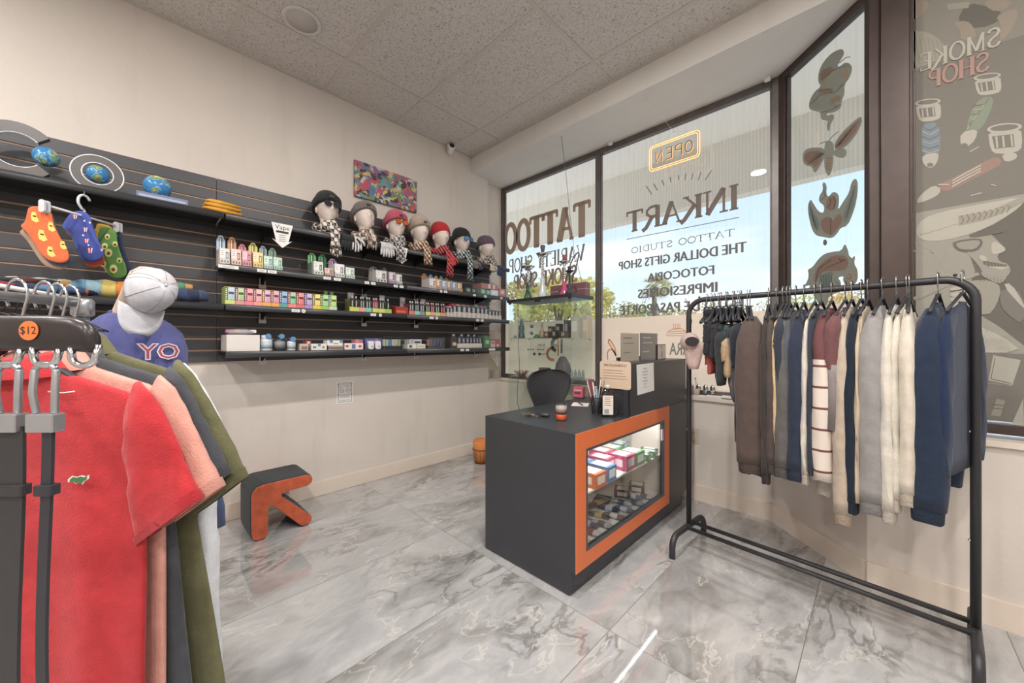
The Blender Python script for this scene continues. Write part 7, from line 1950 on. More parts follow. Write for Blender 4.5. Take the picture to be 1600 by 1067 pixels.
# ================================================================ lettering and decals on the windows
def fit_text(txt, P0, P1, H, V, mt, mb, depth, bold=.0):
    """text from P0 (start, baseline) to P1 (end) with cap height H"""
    t_ = MB(); text_mesh(txt, 1.0, (0, 0, 0), (1, 0, 0), (0, 0, 1), mt, t_, 0, 'LEFT', bold)
    xs_ = [v[0] for v in t_.v]; zs_ = [v[2] for v in t_.v]
    x0, x1, z0, z1 = min(xs_), max(xs_), min(zs_), max(zs_)
    P0 = Vector(P0); P1 = Vector(P1); U = (P1 - P0); W = U.length; U.normalize(); V = Vector(V); N = U.cross(V)
    mb.add([P0 + U * ((v[0] - x0) / (x1 - x0) * W) + V * ((v[2] - z0) / (z1 - z0) * H) + N * depth for v in t_.v], t_.f, mt)
def film_mat(name, col, mix=.5):
    if name in MATS: return MATS[name]
    m, t, p = nodes_mat(name); N = t.nodes.new; K = t.links.new; t.nodes.remove(p)
    o = [q for q in t.nodes if q.type == 'OUTPUT_MATERIAL'][0]
    tl = N('ShaderNodeBsdfTranslucent'); tl.inputs[0].default_value = srgb(col)
    df = N('ShaderNodeBsdfDiffuse'); df.inputs[0].default_value = srgb(col)
    mi = N('ShaderNodeMixShader'); mi.inputs[0].default_value = mix
    K(tl.outputs[0], mi.inputs[1]); K(df.outputs[0], mi.inputs[2]); K(mi.outputs[0], o.inputs[0])
    return m
def fm(c, mix=.5): return film_mat('film_%d_%d_%d' % c, c, mix)
V_G1 = fm((158, 138, 122), .6); V_G2 = fm((134, 130, 126), .6); V_G3 = fm((130, 118, 110), .6)
DW = -.009       # inside face of the panes
def gp(u, v): return onY(u, v, YG + DW)
ZU_ = Vector((0, 0, 1))
def wtext(fn, lb_, txt, uR, vt, vb, uL, mt, **k):
    P0 = gp(uR, vb); top = gp(uR, vt); P1 = onY(uL, 500, YG + DW); P1.z = P0.z
    b = MB(); fn(b, txt, P0, P1, top.z - P0.z, mt, k)
    return tag(b.build('window_lettering'), lb_, 'window lettering', 'mirrored lettering on the shop windows')
def f_sans(b, txt, P0, P1, H, mt, k):
    U = (P1 - P0).normalized()
    for i, q in enumerate((-.05, 0, .05)): fit_text(txt, P0 + U * q * H, P1 + U * q * H, H, ZU_, mt, b, -.0006 - .00004 * i, 0)
def f_serif(b, txt, P0, P1, H, mt, k): stroke_text(txt, P0, P1 - P0, ZU_, H, (P1 - P0).length, mt, b, k.get('weight', .12), -.0006)
wtext(f_serif, 'large brown serif word TATTOO seen mirrored on the left window', 'TATTOO', 922, 312, 366, 788, V_G1, weight=.24)
wtext(f_serif, 'thin grey serif words VARIETY SHOP seen mirrored below TATTOO', 'VARIETY SHOP', 914, 381, 406, 795, V_G2, weight=.15)
wtext(f_serif, 'brown serif words SMOKE SHOP seen mirrored behind the hookahs', 'SMOKE SHOP', 902, 414, 439, 803, V_G1, weight=.22)
wtext(f_serif, 'large brown serif word INKART seen mirrored on the wide window', 'INKART', 1156, 287, 325, 979, V_G3, weight=.22)
wtext(f_serif, 'small serif words TATTOO STUDIO seen mirrored below the thin line', 'TATTOO STUDIO', 1148, 357, 368, 986, V_G2, weight=.17)
wtext(f_sans, 'bold grey line THE DOLLAR GIFTS SHOP seen mirrored', 'THE DOLLAR GIFTS SHOP', 1166, 377, 393.5, 967, V_G2)
wtext(f_sans, 'bold grey word FOTOCOPIA seen mirrored', 'FOTOCOPIA', 1115.5, 414, 428.5, 1012, V_G2)
wtext(f_sans, 'bold grey word IMPRESIONES seen mirrored', 'IMPRESIONES', 1120.5, 440, 456, 997, V_G2)
wtext(f_sans, 'bold grey line FOTO DE PASAPORTE seen mirrored, lowest on the wide window', 'FOTO DE PASAPORTE', 1161, 464, 482, 969.5, V_G2)
def strokes(b, segs, wd, mt, P):
    for (a, c) in segs:
        p, q = P(*a), P(*c); d = (q - p).normalized(); n = Vector((0, 1, 0)).cross(d).normalized() * wd / 2; o = Vector((0, -.0006, 0))
        b.add([p + n + o, q + n + o, q - n + o, p - n + o], [(0, 1, 2, 3)], mt)
z9 = lambda x, y: (770 + x / 3.2326, 170 + y / 3.2326)
b = MB(); strokes(b, [((979, 374), (1155, 339.5))], .006, V_G2, gp)
tag(b.build('window_rule'), 'thin grey line under INKART', 'window lettering')
b = MB(); strokes(b, [(z9(a, c), z9(d, e)) for a, c, d, e in [(1105, 310, 1073, 360), (1052, 318, 1038, 360), (1012, 325, 1003, 358), (975, 328, 970, 360), (938, 335, 940, 360), (895, 345, 900, 372), (855, 360, 865, 388), (812, 378, 832, 412), (775, 390, 803, 432)]], .008, V_G2, gp)
tag(b.build('sunburst_decal'), 'arc of nine thin rays above the word INKART', 'window decal')
def gpoly(b, pts, mt, off=.0006, P=gp):
    P_ = [P(u, v) + Vector((0, -off, 0)) for u, v in pts]; b.add(P_, [tuple(range(len(P_)))], mt)
def arcband(cu, cv, r0, r1, a0, a1, n=14, ry=1.15):
    f = lambda r, a: (cu + r * math.cos(a), cv - r * ry * math.sin(a))
    return [(f(r1, a0 + (a1 - a0) * i / n), f(r1, a0 + (a1 - a0) * (i + 1) / n), f(r0, a0 + (a1 - a0) * (i + 1) / n), f(r0, a0 + (a1 - a0) * i / n)) for i in range(n)]
V_OR = fm((226, 168, 128), .5); V_GR = fm((140, 146, 138), .5)
# note: the frosted film is thicker there, decals sit just inside it
gf = lambda u, v: onY(u, v, YG - .0125)
gp2 = lambda u, v: onY(u, v, YG - .0075)
b = MB()
for q in arcband(872, 538, 7, 12, R(90), R(250)): gpoly(b, q, V_GR, 0, gp2)
for q in arcband(863, 553, 6, 10, R(80), R(290)): gpoly(b, q, V_OR, 0, gp2)
gpoly(b, [(871, 530), (873, 530), (873, 556), (871, 556)], V_OR, 0, gp2); gpoly(b, [(876, 530), (879, 530), (879, 552), (876, 552)], V_GR, 0, gp2)
for q in arcband(868, 540, 1.2, 2.4, 0, 2 * PI): gpoly(b, q, V_GR, 0, gp2)
tag(b.build('logo_decal'), 'round orange and grey line logo on the frosted left window behind the glass case', 'window decal')
b = MB()
for i, (a, c, v) in enumerate(((838, 852, 538), (824, 852, 545), (846, 852, 552))):
    k = (c - a) / 7
    for j in range(7):
        if (j + i) % 4: gpoly(b, [(a + j * k, v), (a + (j + .6) * k, v), (a + (j + .6) * k, v + 2), (a + j * k, v + 2)], V_GR, 0, gp2)
tag(b.build('caption_decal'), 'tiny grey mirrored caption left of the round logo', 'window lettering')
b = MB()
def ribbon(b, pts, wd, mt, P):
    for i in range(len(pts) - 1):
        (x0, y0), (x1, y1) = pts[i], pts[i + 1]; l = math.hypot(x1 - x0, y1 - y0) or 1; nx, ny = -(y1 - y0) / l * wd, (x1 - x0) / l * wd
        gpoly(b, [(x0 + nx, y0 + ny), (x1 + nx, y1 + ny), (x1 - nx, y1 - ny), (x0 - nx, y0 - ny)], mt, 0, P)
z10 = lambda x, y: (880 + x / 5.335, 500 + y / 5.335)
ribbon(b, [z10(*q) for q in [(370, 330), (368, 270), (385, 245), (410, 245), (425, 270), (440, 300), (430, 230), (400, 180), (382, 160), (375, 185), (400, 225), (440, 290)]], 1.0, V_OR, gp2)
tag(b.build('loop_decal'), 'orange looping line decal on the frosted window beside the mullion', 'window decal')
b = MB()
ribbon(b, [z10(*q) for q in [(862, 130), (875, 95), (910, 75), (985, 70), (1020, 95), (1025, 130), (862, 130)]], .5, V_OR, gp2)
for x in (920, 937, 955, 972): ribbon(b, [z10(x, 30), z10(x, 78)], .5, V_OR, gp2)
for y in (90, 108): ribbon(b, [z10(880, y + 6), z10(1018, y)], .5, V_OR, gp2)
tag(b.build('basket_decal'), 'orange line drawing of a crown like basket on the frosted window above the 3 card', 'window decal')
P0 = gp2(1078, 555); P1 = gp2(1046, 500); P1.z = P0.z
b = MB(); fit_text('ARA', P0, P1, .10, ZU_, V_GR, b, 0, .01)
tag(b.build('window_lettering'), 'grey mirrored letters on the frosted window below the orange basket', 'window lettering', 'mirrored lettering on the shop windows')
# ---- big tattoo style decals on the angled pane
PA = Vector((GA[0], GA[1], 0)) - DN * .010
def onDiag(u, v):
    d = proj(u, v); o = Vector((0, 0, CAMZ)); k = (PA - o).dot(DN) / d.dot(DN); return o + d * k
def dpoly(b, pts, mt, off):
    P_ = [onDiag(u, v) - DN * off for u, v in pts]; b.add(P_, [tuple(range(len(P_)))], mt)
def dribbon(b, pts, wd, mt, off):
    for i in range(len(pts) - 1):
        (x0, y0), (x1, y1) = pts[i], pts[i + 1]; l = math.hypot(x1 - x0, y1 - y0) or 1; nx, ny = -(y1 - y0) / l * wd, (x1 - x0) / l * wd
        dpoly(b, [(x0 + nx, y0 + ny), (x1 + nx, y1 + ny), (x1 - nx, y1 - ny), (x0 - nx, y0 - ny)], mt, off)
zA = lambda q: (1240 + q[0] / 4.85, 60 + q[1] / 4.85)
zB = lambda q: (1240 + q[0] / 5.083, 270 + q[1] / 5.083)
D1 = fm((140, 137, 126), .5); D2 = fm((182, 164, 146), .5); D3 = fm((108, 107, 100), .5); D4 = fm((140, 152, 145), .5); D5 = fm((162, 137, 124), .5)
def SP_(pts, it=1): return smoothpoly(pts, it)
def decal(nm, lb_, polys, lines, z):
    b = MB()
    for i, (pts, mt, sm) in enumerate(polys): dpoly(b, [z(q) for q in (SP_(pts) if sm else pts)], mt, .0004 * (i + 1))
    for i, (pts, wd, mt) in enumerate(lines): dribbon(b, [z(q) for q in pts], wd, mt, .0004 * (len(polys) + 1) + .00002 * i)
    return tag(b.build(nm), lb_, 'window decal')
decal('snake_decal', 'coiled grey green snake decal at the top of the narrow angled window',
      [([(375, 80), (385, 120), (355, 165), (330, 210), (350, 215), (390, 180), (430, 190), (447, 230), (425, 300), (385, 350), (388, 420), (365, 470), (360, 530), (300, 565), (255, 565), (250, 590), (300, 570), (310, 600), (280, 650), (275, 700), (255, 700), (250, 650), (265, 625), (205, 615), (205, 560), (160, 550), (115, 535), (120, 470), (160, 400), (210, 365), (185, 330), (190, 250), (230, 170), (290, 110), (340, 85)], D1, 1),
       ([(210, 260), (250, 220), (300, 215), (310, 250), (260, 290), (220, 340), (200, 320)], D2, 1), ([(360, 250), (400, 220), (425, 240), (400, 300), (370, 310)], D2, 1),
       ([(200, 380), (290, 370), (300, 405), (200, 420)], D2, 1), ([(275, 460), (340, 420), (350, 470), (290, 510)], D2, 1)],
      [([(340, 190), (370, 170), (400, 145), (432, 140)], .8, D1), ([(195, 395), (300, 385)], .3, D3), ([(210, 320), (300, 240), (420, 200)], .35, D3), ([(130, 500), (200, 430), (330, 400), (380, 340)], .35, D3), ([(215, 560), (290, 540), (355, 500)], .35, D3)]
      + [([(215 + 14 * i, 240 - 6 * i), (205 + 14 * i, 320 - 10 * i)], .25, D3) for i in range(6)] + [([(205 + 13 * i, 378), (200 + 13 * i, 415)], .25, D3) for i in range(8)] + [([(280 + 12 * i, 462 - 6 * i), (290 + 12 * i, 505 - 7 * i)], .25, D3) for i in range(6)], zA)
decal('moth_decal', 'brown and grey moth decal with spread wings below the snake',
      [([(515, 590), (520, 640), (470, 740), (390, 830), (320, 850), (305, 800), (360, 720), (440, 640), (490, 600)], D1, 1), ([(500, 612), (500, 650), (450, 735), (380, 815), (325, 830), (320, 800), (375, 725), (445, 655)], D5, 1),
       ([(400, 840), (405, 880), (380, 910), (310, 895), (300, 850), (360, 830)], D1, 1), ([(65, 890), (90, 840), (150, 825), (240, 830), (240, 900), (190, 990), (160, 1025), (140, 970), (80, 960)], D1, 1), ([(80, 890), (110, 855), (220, 850), (225, 900), (165, 990), (150, 955), (90, 940)], D5, 1),
       ([(240, 790), (270, 770), (305, 790), (310, 850), (305, 900), (300, 980), (270, 1055), (240, 1000), (232, 900)], D1, 1), ([(255, 900), (290, 900), (285, 980), (268, 1030), (250, 980)], D2, 1)],
      [([(270, 775), (300, 740), (345, 705)], .8, D1), ([(265, 780), (235, 785), (200, 802)], .8, D1)] + [([(252, 905 + 20 * i), (270, 912 + 20 * i), (290, 905 + 20 * i)], .35, D3) for i in range(5)] + [([(320, 825), (370 + 25 * i, 790 - 35 * i)], .3, D3) for i in range(5)] + [([(235, 870), (170 - 15 * i, 870 + 22 * i)], .3, D3) for i in range(5)], zA)
decal('winged_heart_decal', 'winged heart decal with a flame, below the moth',
      [([(495, 40), (515, 90), (500, 230), (470, 330), (430, 420), (370, 440), (350, 480), (305, 522), (240, 510), (180, 500), (145, 450), (118, 340), (112, 260), (135, 205), (155, 240), (200, 310), (240, 320), (245, 260), (200, 230), (205, 180), (235, 140), (228, 80), (250, 75), (265, 110), (260, 160), (275, 195), (315, 145), (360, 170), (362, 240), (350, 300), (400, 220), (440, 160), (460, 70)], D1, 1),
       ([(220, 380), (260, 345), (300, 360), (320, 385), (350, 325), (385, 335), (388, 390), (340, 450), (300, 500), (240, 470), (215, 420)], D5, 1), ([(270, 200), (320, 175), (345, 220), (330, 290), (270, 300), (255, 250)], D5, 1),
       ([(490, 80), (495, 200), (440, 370), (400, 400), (395, 320), (440, 220)], D4, 1), ([(135, 240), (160, 320), (200, 370), (205, 450), (160, 430), (130, 330)], D4, 1)],
      [([(490 - 12 * i, 100 + 50 * i), (450 - 10 * i, 250 + 35 * i)], .4, D3) for i in range(4)] + [([(130 + 12 * i, 250 + 40 * i), (165 + 8 * i, 400 + 20 * i)], .4, D3) for i in range(4)] + [([(265, 280), (300, 240), (290, 200)], .35, D3), ([(320, 290), (335, 230), (320, 190)], .35, D3), ([(300, 360), (295, 500)], .3, D3), ([(215, 220), (250, 190), (245, 130)], .35, D3)], zB)
b = MB(); dpoly(b, [zB(q) for q in circ(16, 16, cx=250, cy=553, ry=24)], D3, .0004); tag(b.build('drop_decal'), 'small dark oval drop decal below the winged heart', 'window decal')
decal('horse_head_decal', 'curling horse head decal lowest on the angled window',
      [([(408, 555), (435, 620), (440, 660), (470, 680), (475, 660), (492, 665), (480, 720), (510, 770), (512, 850), (470, 905), (410, 895), (390, 850), (400, 820), (350, 830), (380, 870), (370, 940), (280, 980), (270, 1050), (220, 1067), (180, 1010), (150, 940), (120, 920), (135, 890), (80, 905), (115, 850), (120, 800), (110, 770), (150, 750), (200, 680), (250, 640), (320, 625), (380, 620)], D1, 1),
       ([(200, 740), (290, 660), (400, 650), (440, 700), (420, 770), (330, 780), (230, 780), (190, 850), (165, 880), (170, 790)], D5, 1), ([(220, 800), (320, 780), (300, 860), (330, 900), (290, 940), (220, 930), (200, 860)], D4, 1), ([(440, 780), (490, 790), (490, 850), (450, 880), (430, 850)], D2, 1)],
      [([(215 + 22 * i, 810), (225 + 20 * i, 870), (215 + 22 * i, 930)], .4, D3) for i in range(5)] + [([(250, 760), (340, 720), (410, 690)], .4, D3), ([(360, 680), (400, 690), (380, 705), (360, 680)], .4, D3), ([(330, 860), (360, 880), (340, 910)], .4, D3), ([(420, 830), (450, 845), (460, 820), (440, 800)], .4, D3), ([(170, 900), (200, 760), (300, 690)], .4, D3)], zB)
# ================================================================ printed see-through poster on the right window
PY = YP - .012
pp = lambda u, v: onY(u, v, PY)
P1_ = fm((160, 156, 146), .62); P2_ = fm((147, 142, 134), .62); P3_ = fm((176, 172, 162), .62); PL_ = fm((203, 198, 186), .62); PM_ = fm((180, 175, 163), .62); PD_ = fm((130, 126, 118), .62)
PBl = fm((150, 160, 168), .62); PGr = fm((158, 166, 148), .62); PRd = fm((176, 150, 141), .62); PSk = fm((176, 164, 150), .62)
XP1 = 1.44; zb_ = SILL + .075; zt_ = SOF - .055
root = thing('window_poster', 'tall printed smoke shop film covering the right window', 'poster', (GB[0] + .122, PY, 0))
OX = Vector((GB[0] + .122, PY, 0))
def rline(p, q):   # world z along the boundary line between two pixels
    a, c = pp(*p), pp(*q); return lambda x: a.z + (c.z - a.z) * (x - a.x) / (c.x - a.x)
l1 = rline((1412, 116), (1600, 54)); l2 = rline((1412, 336), (1600, 303)); l3 = rline((1412, 549), (1600, 553))
x0, x1 = GB[0] + .122, XP1
def panel(nm, za0, za1, zb0, zb1, mt):
    b = MB(); v = [(x0, 0, za0), (x1, 0, za1), (x1, 0, zb1), (x0, 0, zb0)]
    v = [(a - OX.x, 0, c) for a, q, c in v]; v2 = [(a, .001, c) for a, q, c in v]
    b.add(v + v2, [(0, 1, 2, 3), (7, 6, 5, 4), (0, 4, 5, 1), (1, 5, 6, 2), (2, 6, 7, 3), (3, 7, 4, 0)], mt); return b
b_top = panel('p', l1(x0), l1(x1), zt_, zt_, P1_); b_mid = panel('p', l2(x0), l2(x1), l1(x0), l1(x1), P2_); b_man = panel('p', l3(x0), l3(x1), l2(x0), l2(x1), P3_); b_low = panel('p', zb_, zb_, l3(x0), l3(x1), P2_)
def ppoly(b, pts, mt, lay, sm=0, z=None):
    if sm: pts = smoothpoly(pts, sm)
    P_ = [pp(*(z(q) if z else q)) - OX + Vector((0, -.0005 * lay, 0)) for q in pts]; b.add(P_, [tuple(range(len(P_)))], mt)
def pline(b, pts, wd, mt, lay, z=None):
    Q = [z(q) if z else q for q in pts]
    for i in range(len(Q) - 1):
        (a0, c0), (a1, c1) = Q[i], Q[i + 1]; l = math.hypot(a1 - a0, c1 - c0) or 1; nx, ny = -(c1 - c0) / l * wd, (a1 - a0) / l * wd
        ppoly(b, [(a0 + nx, c0 + ny), (a1 + nx, c1 + ny), (a1 - nx, c1 - ny), (a0 - nx, c0 - ny)], mt, lay + .02 * i)
zP = lambda q: (1405 + q[0] / 3.138, q[1] / 3.138)
# hands and cap at the top
b = b_top
ppoly(b, [(25, 170), (90, 148), (160, 165), (215, 210), (240, 260), (180, 300), (25, 355)], PM_, 1, 1, zP)
for i in range(9): pline(b, [(40 + 20 * i, 170 + 3 * i), (60 + 20 * i, 330 - 7 * i)], .35, P1_, 2, zP)
ppoly(b, [(25, 0), (150, 0), (130, 60), (70, 100), (25, 90)], PSk, 1, 1, zP)
ppoly(b, [(330, 10), (470, 40), (520, 80), (440, 130), (350, 140), (280, 110)], PD_, 1, 1, zP)
ppoly(b, [(420, 0), (556, 0), (530, 40), (470, 60), (420, 30)], PSk, 2, 1, zP); ppoly(b, [(470, 80), (560, 40), (588, 60), (560, 130), (520, 190), (490, 200), (500, 120)], PSk, 2, 1, zP)
ppoly(b, [(262, 110), (330, 100), (365, 130), (380, 190), (300, 200), (300, 150)], PSk, 2, 1, zP); ppoly(b, [(235, 20), (345, 10), (340, 40), (240, 50)], PM_, 2, 0, zP)
b.build('haircut_panel', root)
b = b_mid
def pipe(bx, by, w, h, tilt, bodypts, mt, lay):
    c_, s_ = math.cos(tilt), math.sin(tilt)
    rot = lambda x, y: (bx + x * c_ - y * s_, by + x * s_ + y * c_)
    ppoly(b, [rot(*q) for q in [(-w, -h), (w, -h), (w * .97, h * .6), (w * .6, h), (-w * .6, h), (-w * .97, h * .6)]], PL_, lay, 1, zP)
    ppoly(b, [rot(*q) for q in [(-w * .8, -h * .45), (w * .5, -h * .45), (w * .5, h * .55), (-w * .7, h * .55)]], P2_, lay + 1, 0, zP)
    for k in (-.6, -.2, .3): ppoly(b, [rot(*q) for q in [(w * k, -h * .4), (w * (k + .12), -h * .4), (w * (k + .12), h * .5), (w * k, h * .5)]], PL_, lay + 2, 0, zP)
    ppoly(b, [rot(*q) for q in circ(w * 1.06, 18, ry=h * .38, cy=-h)], PL_, lay + 2, 0, zP); ppoly(b, [rot(*q) for q in circ(w * .85, 18, ry=h * .24, cy=-h * 1.03)], P2_, lay + 3, 0, zP)
    ppoly(b, bodypts, mt, lay, 1, zP)
pipe(146, 548, 60, 46, -.12, [(112, 610), (190, 595), (205, 700), (195, 760), (115, 765), (108, 680)], PBl, 1)
ppoly(b, [(112, 760), (195, 745), (190, 790), (165, 822), (140, 822), (115, 800)], PL_, 2, 1, zP); ppoly(b, circ(16, 14, cx=152, cy=808, ry=10), P2_, 3, 0, zP)
for i in range(6): pline(b, [(112, 620 + 24 * i), (150, 640 + 22 * i), (195, 612 + 25 * i)], .5, PL_ if i % 2 else P2_, 4, zP)
pipe(438, 420, 64, 44, -.14, [(395, 480), (465, 470), (450, 545), (400, 640), (330, 650), (340, 570)], PGr, 1)
ppoly(b, [(300, 650), (385, 630), (375, 685), (330, 725), (300, 715)], PL_, 2, 1, zP); ppoly(b, circ(16, 14, cx=320, cy=712, ry=10), P2_, 3, 0, zP)
for i in range(6): pline(b, [(440 - 20 * i, 480 + 28 * i), (420 - 18 * i, 510 + 26 * i), (360 - 4 * i, 520 + 20 * i)], .5, PL_ if i % 2 else P2_, 4, zP)
pipe(522, 690, 82, 62, -.10, [(185, 910), (270, 870), (400, 800), (480, 765), (510, 800), (440, 840), (300, 910), (220, 945)], PRd, 1)
ppoly(b, [(85, 985), (110, 950), (170, 905), (210, 930), (180, 965), (95, 998)], PL_, 2, 1, zP); ppoly(b, [(500, 755), (570, 745), (582, 775), (520, 800)], PL_, 2, 1, zP)
for i in range(3): pline(b, [(260, 895 + 14 * i - 8), (330, 855 + 14 * i - 8), (400, 815 + 14 * i - 4)], 1.1, PL_, 4, zP)
for a in ([(190, 905), (245, 905)], [(350, 960), (405, 945)], [(345, 745), (390, 720)], [(450, 905), (475, 912)]): pline(b, a, .8, PL_, 4, zP)
stroke_text('SMOKE', pp(1564, 70) - OX + Vector((0, -.004, 0)), (-1, 0, 0), (0, 0, 1), pp(1564, 41).z - pp(1564, 70).z, abs(pp(1564, 70).x - pp(1437, 70).x), PL_, b, .14, -.0004)
stroke_text('SHOP', pp(1546, 109) - OX + Vector((0, -.004, 0)), (-1, 0, 0), (0, 0, 1), pp(1546, 80).z - pp(1546, 109).z, abs(pp(1546, 109).x - pp(1450, 109).x), fm((194, 160, 150), .62), b, .15, -.0004)
b.build('pipes_panel', root)
b = b_man
zM = lambda q: (1400 + q[0] / 2.667, 300 + q[1] / 2.667)
ppoly(b, [(380, 130), (534, 30), (534, 640), (430, 560), (330, 500), (300, 400), (330, 330), (300, 240), (330, 170)], PD_, 1, 0, zM)       # shadow side of the figure
ppoly(b, [(80, 160), (110, 110), (200, 80), (330, 55), (534, 18), (534, 45), (480, 90), (380, 150), (260, 190), (150, 208), (95, 195)], PL_, 3, 1, zM)   # hat
ppoly(b, [(258, 100), (400, 75), (500, 30), (534, 22), (534, 42), (450, 85), (370, 118), (262, 142)], PM_, 4, 0, zM)
for i in range(9): pline(b, [(270 + 24 * i, 98 - 5 * i), (282 + 24 * i, 118 - 7 * i), (270 + 24 * i, 135 - 6 * i)], .5, PD_, 5, zM)
ppoly(b, [(265, 195), (380, 160), (420, 200), (460, 240), (420, 262), (430, 290), (470, 300), (480, 340), (430, 370), (370, 350), (340, 300), (300, 260)], PM_, 4, 1, zM)  # face
ppoly(b, [(235, 205), (350, 190), (365, 215), (335, 250), (270, 250), (240, 230)], PD_, 5, 1, zM); ppoly(b, [(250, 210), (345, 198), (352, 215), (328, 240), (274, 240), (252, 228)], P3_, 6, 1, zM)   # glasses
ppoly(b, [(360, 285), (440, 300), (470, 305), (430, 320), (365, 305)], PD_, 5, 1, zM)     # moustache
ppoly(b, [(380, 310), (470, 312), (440, 326)], PL_, 6, 0, zM)
ppoly(b, [(230, 400), (300, 370), (400, 365), (440, 400), (420, 470), (380, 520), (300, 480), (235, 492), (210, 470)], PM_, 5, 1, zM)   # hand
for i in range(4): pline(b, [(225, 415 + 20 * i), (290, 405 + 22 * i), (350, 412 + 18 * i)], .7, PD_, 6, zM)
ppoly(b, [(70, 440), (200, 370), (340, 335), (350, 345), (210, 395), (80, 455)], PM_, 5, 0, zM)     # cigar
ppoly(b, [(225, 500), (300, 490), (345, 560), (440, 600), (534, 670), (250, 668)], PL_, 5, 1, zM)  # fur shawl
ppoly(b, [(130, 560), (180, 490), (225, 480), (245, 560), (260, 668), (170, 668), (140, 620)], PM_, 4, 1, zM)
random.seed(11)
for i in range(60):
    x, y = random.uniform(250, 470), random.uniform(540, 660)
    if y > 500 + (x - 225) * .35: pline(b, [(x, y), (x + random.uniform(-9, 9), y + random.uniform(4, 12))], .35, PM_, 6, zM)
for pts in ([(160, 360), (170, 300), (150, 250), (190, 215), (215, 250), (190, 300), (215, 350)], [(200, 330), (225, 280), (200, 235), (235, 225)], [(110, 330), (140, 300), (120, 260), (60, 240)], [(80, 210), (140, 240), (180, 280)]): pline(b, pts, .8, PM_, 2, zM)   # smoke
for pts, mt, l_ in (([(400, 262), (430, 258), (462, 240), (430, 215), (405, 205), (395, 225)], PL_, 7), ([(345, 262), (375, 268), (380, 290), (350, 285)], PL_, 7), ([(350, 330), (375, 340), (420, 352), (468, 345), (440, 385), (400, 372), (360, 352)], P3_, 7),
        ([(300, 175), (420, 150), (460, 165), (400, 178), (310, 192)], PD_, 7), ([(440, 400), (534, 420), (534, 560), (450, 500), (430, 450)], P2_, 6), ([(440, 385), (480, 380), (534, 470), (534, 490)], PL_, 7)): ppoly(b, pts, mt, l_, 1, zM)
for i in range(10): pline(b, [(100 + 42 * i, 178 - 13 * i), (150 + 38 * i, 168 - 12 * i)], .4, PM_, 5, zM)
for i in range(7): pline(b, [(360 + 14 * i, 292 + i * 2), (366 + 14 * i, 308 + i)], .4, PM_, 7, zM)
for i in range(8): pline(b, [(350 + 14 * i, 350 + 2 * i), (354 + 14 * i, 372 + i)], .35, PD_, 8, zM)
for k in range(4): ppoly(b, [(222, 404 + 22 * k), (240, 396 + 22 * k), (300, 392 + 24 * k), (306, 402 + 24 * k), (300, 412 + 22 * k), (236, 418 + 20 * k)], PL_, 6 + .2 * k, 1, zM)
b.build('portrait_panel', root)
b = b_low
for i, (pts, mt) in enumerate([([(385, 785), (405, 680), (520, 700), (485, 805)], PL_), ([(200, 810), (282, 825), (225, 975), (190, 975)], PL_), ([(275, 975), (300, 895), (350, 905), (325, 980)], PGr), ([(470, 995), (530, 860), (534, 1000)], PL_),
      ([(280, 740), (300, 700), (330, 680), (348, 700), (330, 750), (290, 752)], PM_), ([(215, 720), (240, 685), (262, 690), (240, 728)], PM_), ([(195, 800), (210, 750), (235, 765), (222, 800)], PM_), ([(395, 930), (420, 860), (455, 870), (435, 935)], PM_), ([(330, 890), (336, 865), (345, 870), (342, 895)], PM_)]):
    ppoly(b, pts, mt, 1, 0, zM)
for pts in ([(395, 780), (413, 690)], [(395, 778), (480, 797)], [(205, 830), (270, 838)], [(300, 905), (345, 915)], [(215, 700), (262, 712)], [(285, 730), (335, 735)], [(290, 715), (340, 720)], [(400, 900), (450, 905)], [(405, 885), (452, 890)], [(330, 880), (345, 885)]): pline(b, pts, .5, PD_, 3, zM)
pline(b, [(380, 795), (485, 808)], .5, PM_, 2, zM)
b.build('vape_panel', root)
b = MB(); b.box(1.44 - OX.x, 1.45 - OX.x, 0, .001, zb_, zt_, P1_); b.build('edge_strip', root)

# ================================================================ OPEN sign and hanging cords
SY = 2.955
c0 = onY(1014.5, 231.9, SY); c1 = onY(1094.2, 199.4, SY); cb = onY(1094, 246, SY)
w = c1.x - c0.x; h = .205; cx_ = (c0.x + c1.x) / 2; cz_ = (c1.z + cb.z) / 2
t = thing('open_sign', 'amber lit OPEN neon sign hanging in the wide window, seen from behind', 'neon sign', (cx_, SY, cz_))
M_NEON = mat('amber_neon', (255, 196, 130), .4, emit=(255, 176, 100), es=1.6)
M_AC = glass_mat('sign_acrylic', (246, 246, 244), 1.0)
b = MB(); b.prism(rrect(w, h, .03), M_AC, (0, 0, 0), (1, 0, 0), (0, 0, 1), 0, .003); b.build('acrylic_panel', t)
def loopp(w_, h_, r_): q = rrect(w_, h_, r_, 6); return q + [q[0]]
b = MB(); b.tube([(a, -.002, c) for a, c in loopp(w - .006, h - .006, .03)], .0032, M_NEON, 8, False); b.tube([(a, -.002, c) for a, c in loopp(w - .035, h - .035, .022)], .0028, M_NEON, 8, False); b.build('border_tube', t)
LT = {'O': [[(.5 + .42 * math.cos(a * PI / 10), .5 + .48 * math.sin(a * PI / 10)) for a in range(21)]], 'P': [[(.1, 0), (.1, 1), (.6, 1), (.85, .88), (.85, .62), (.6, .5), (.12, .5)]], 'E': [[(.8, 1), (.1, 1), (.1, 0), (.8, 0)], [(.1, .5), (.65, .5)]], 'N': [[(.1, 0), (.1, 1), (.85, 0), (.85, 1)]]}
lw, lh = .062, .085
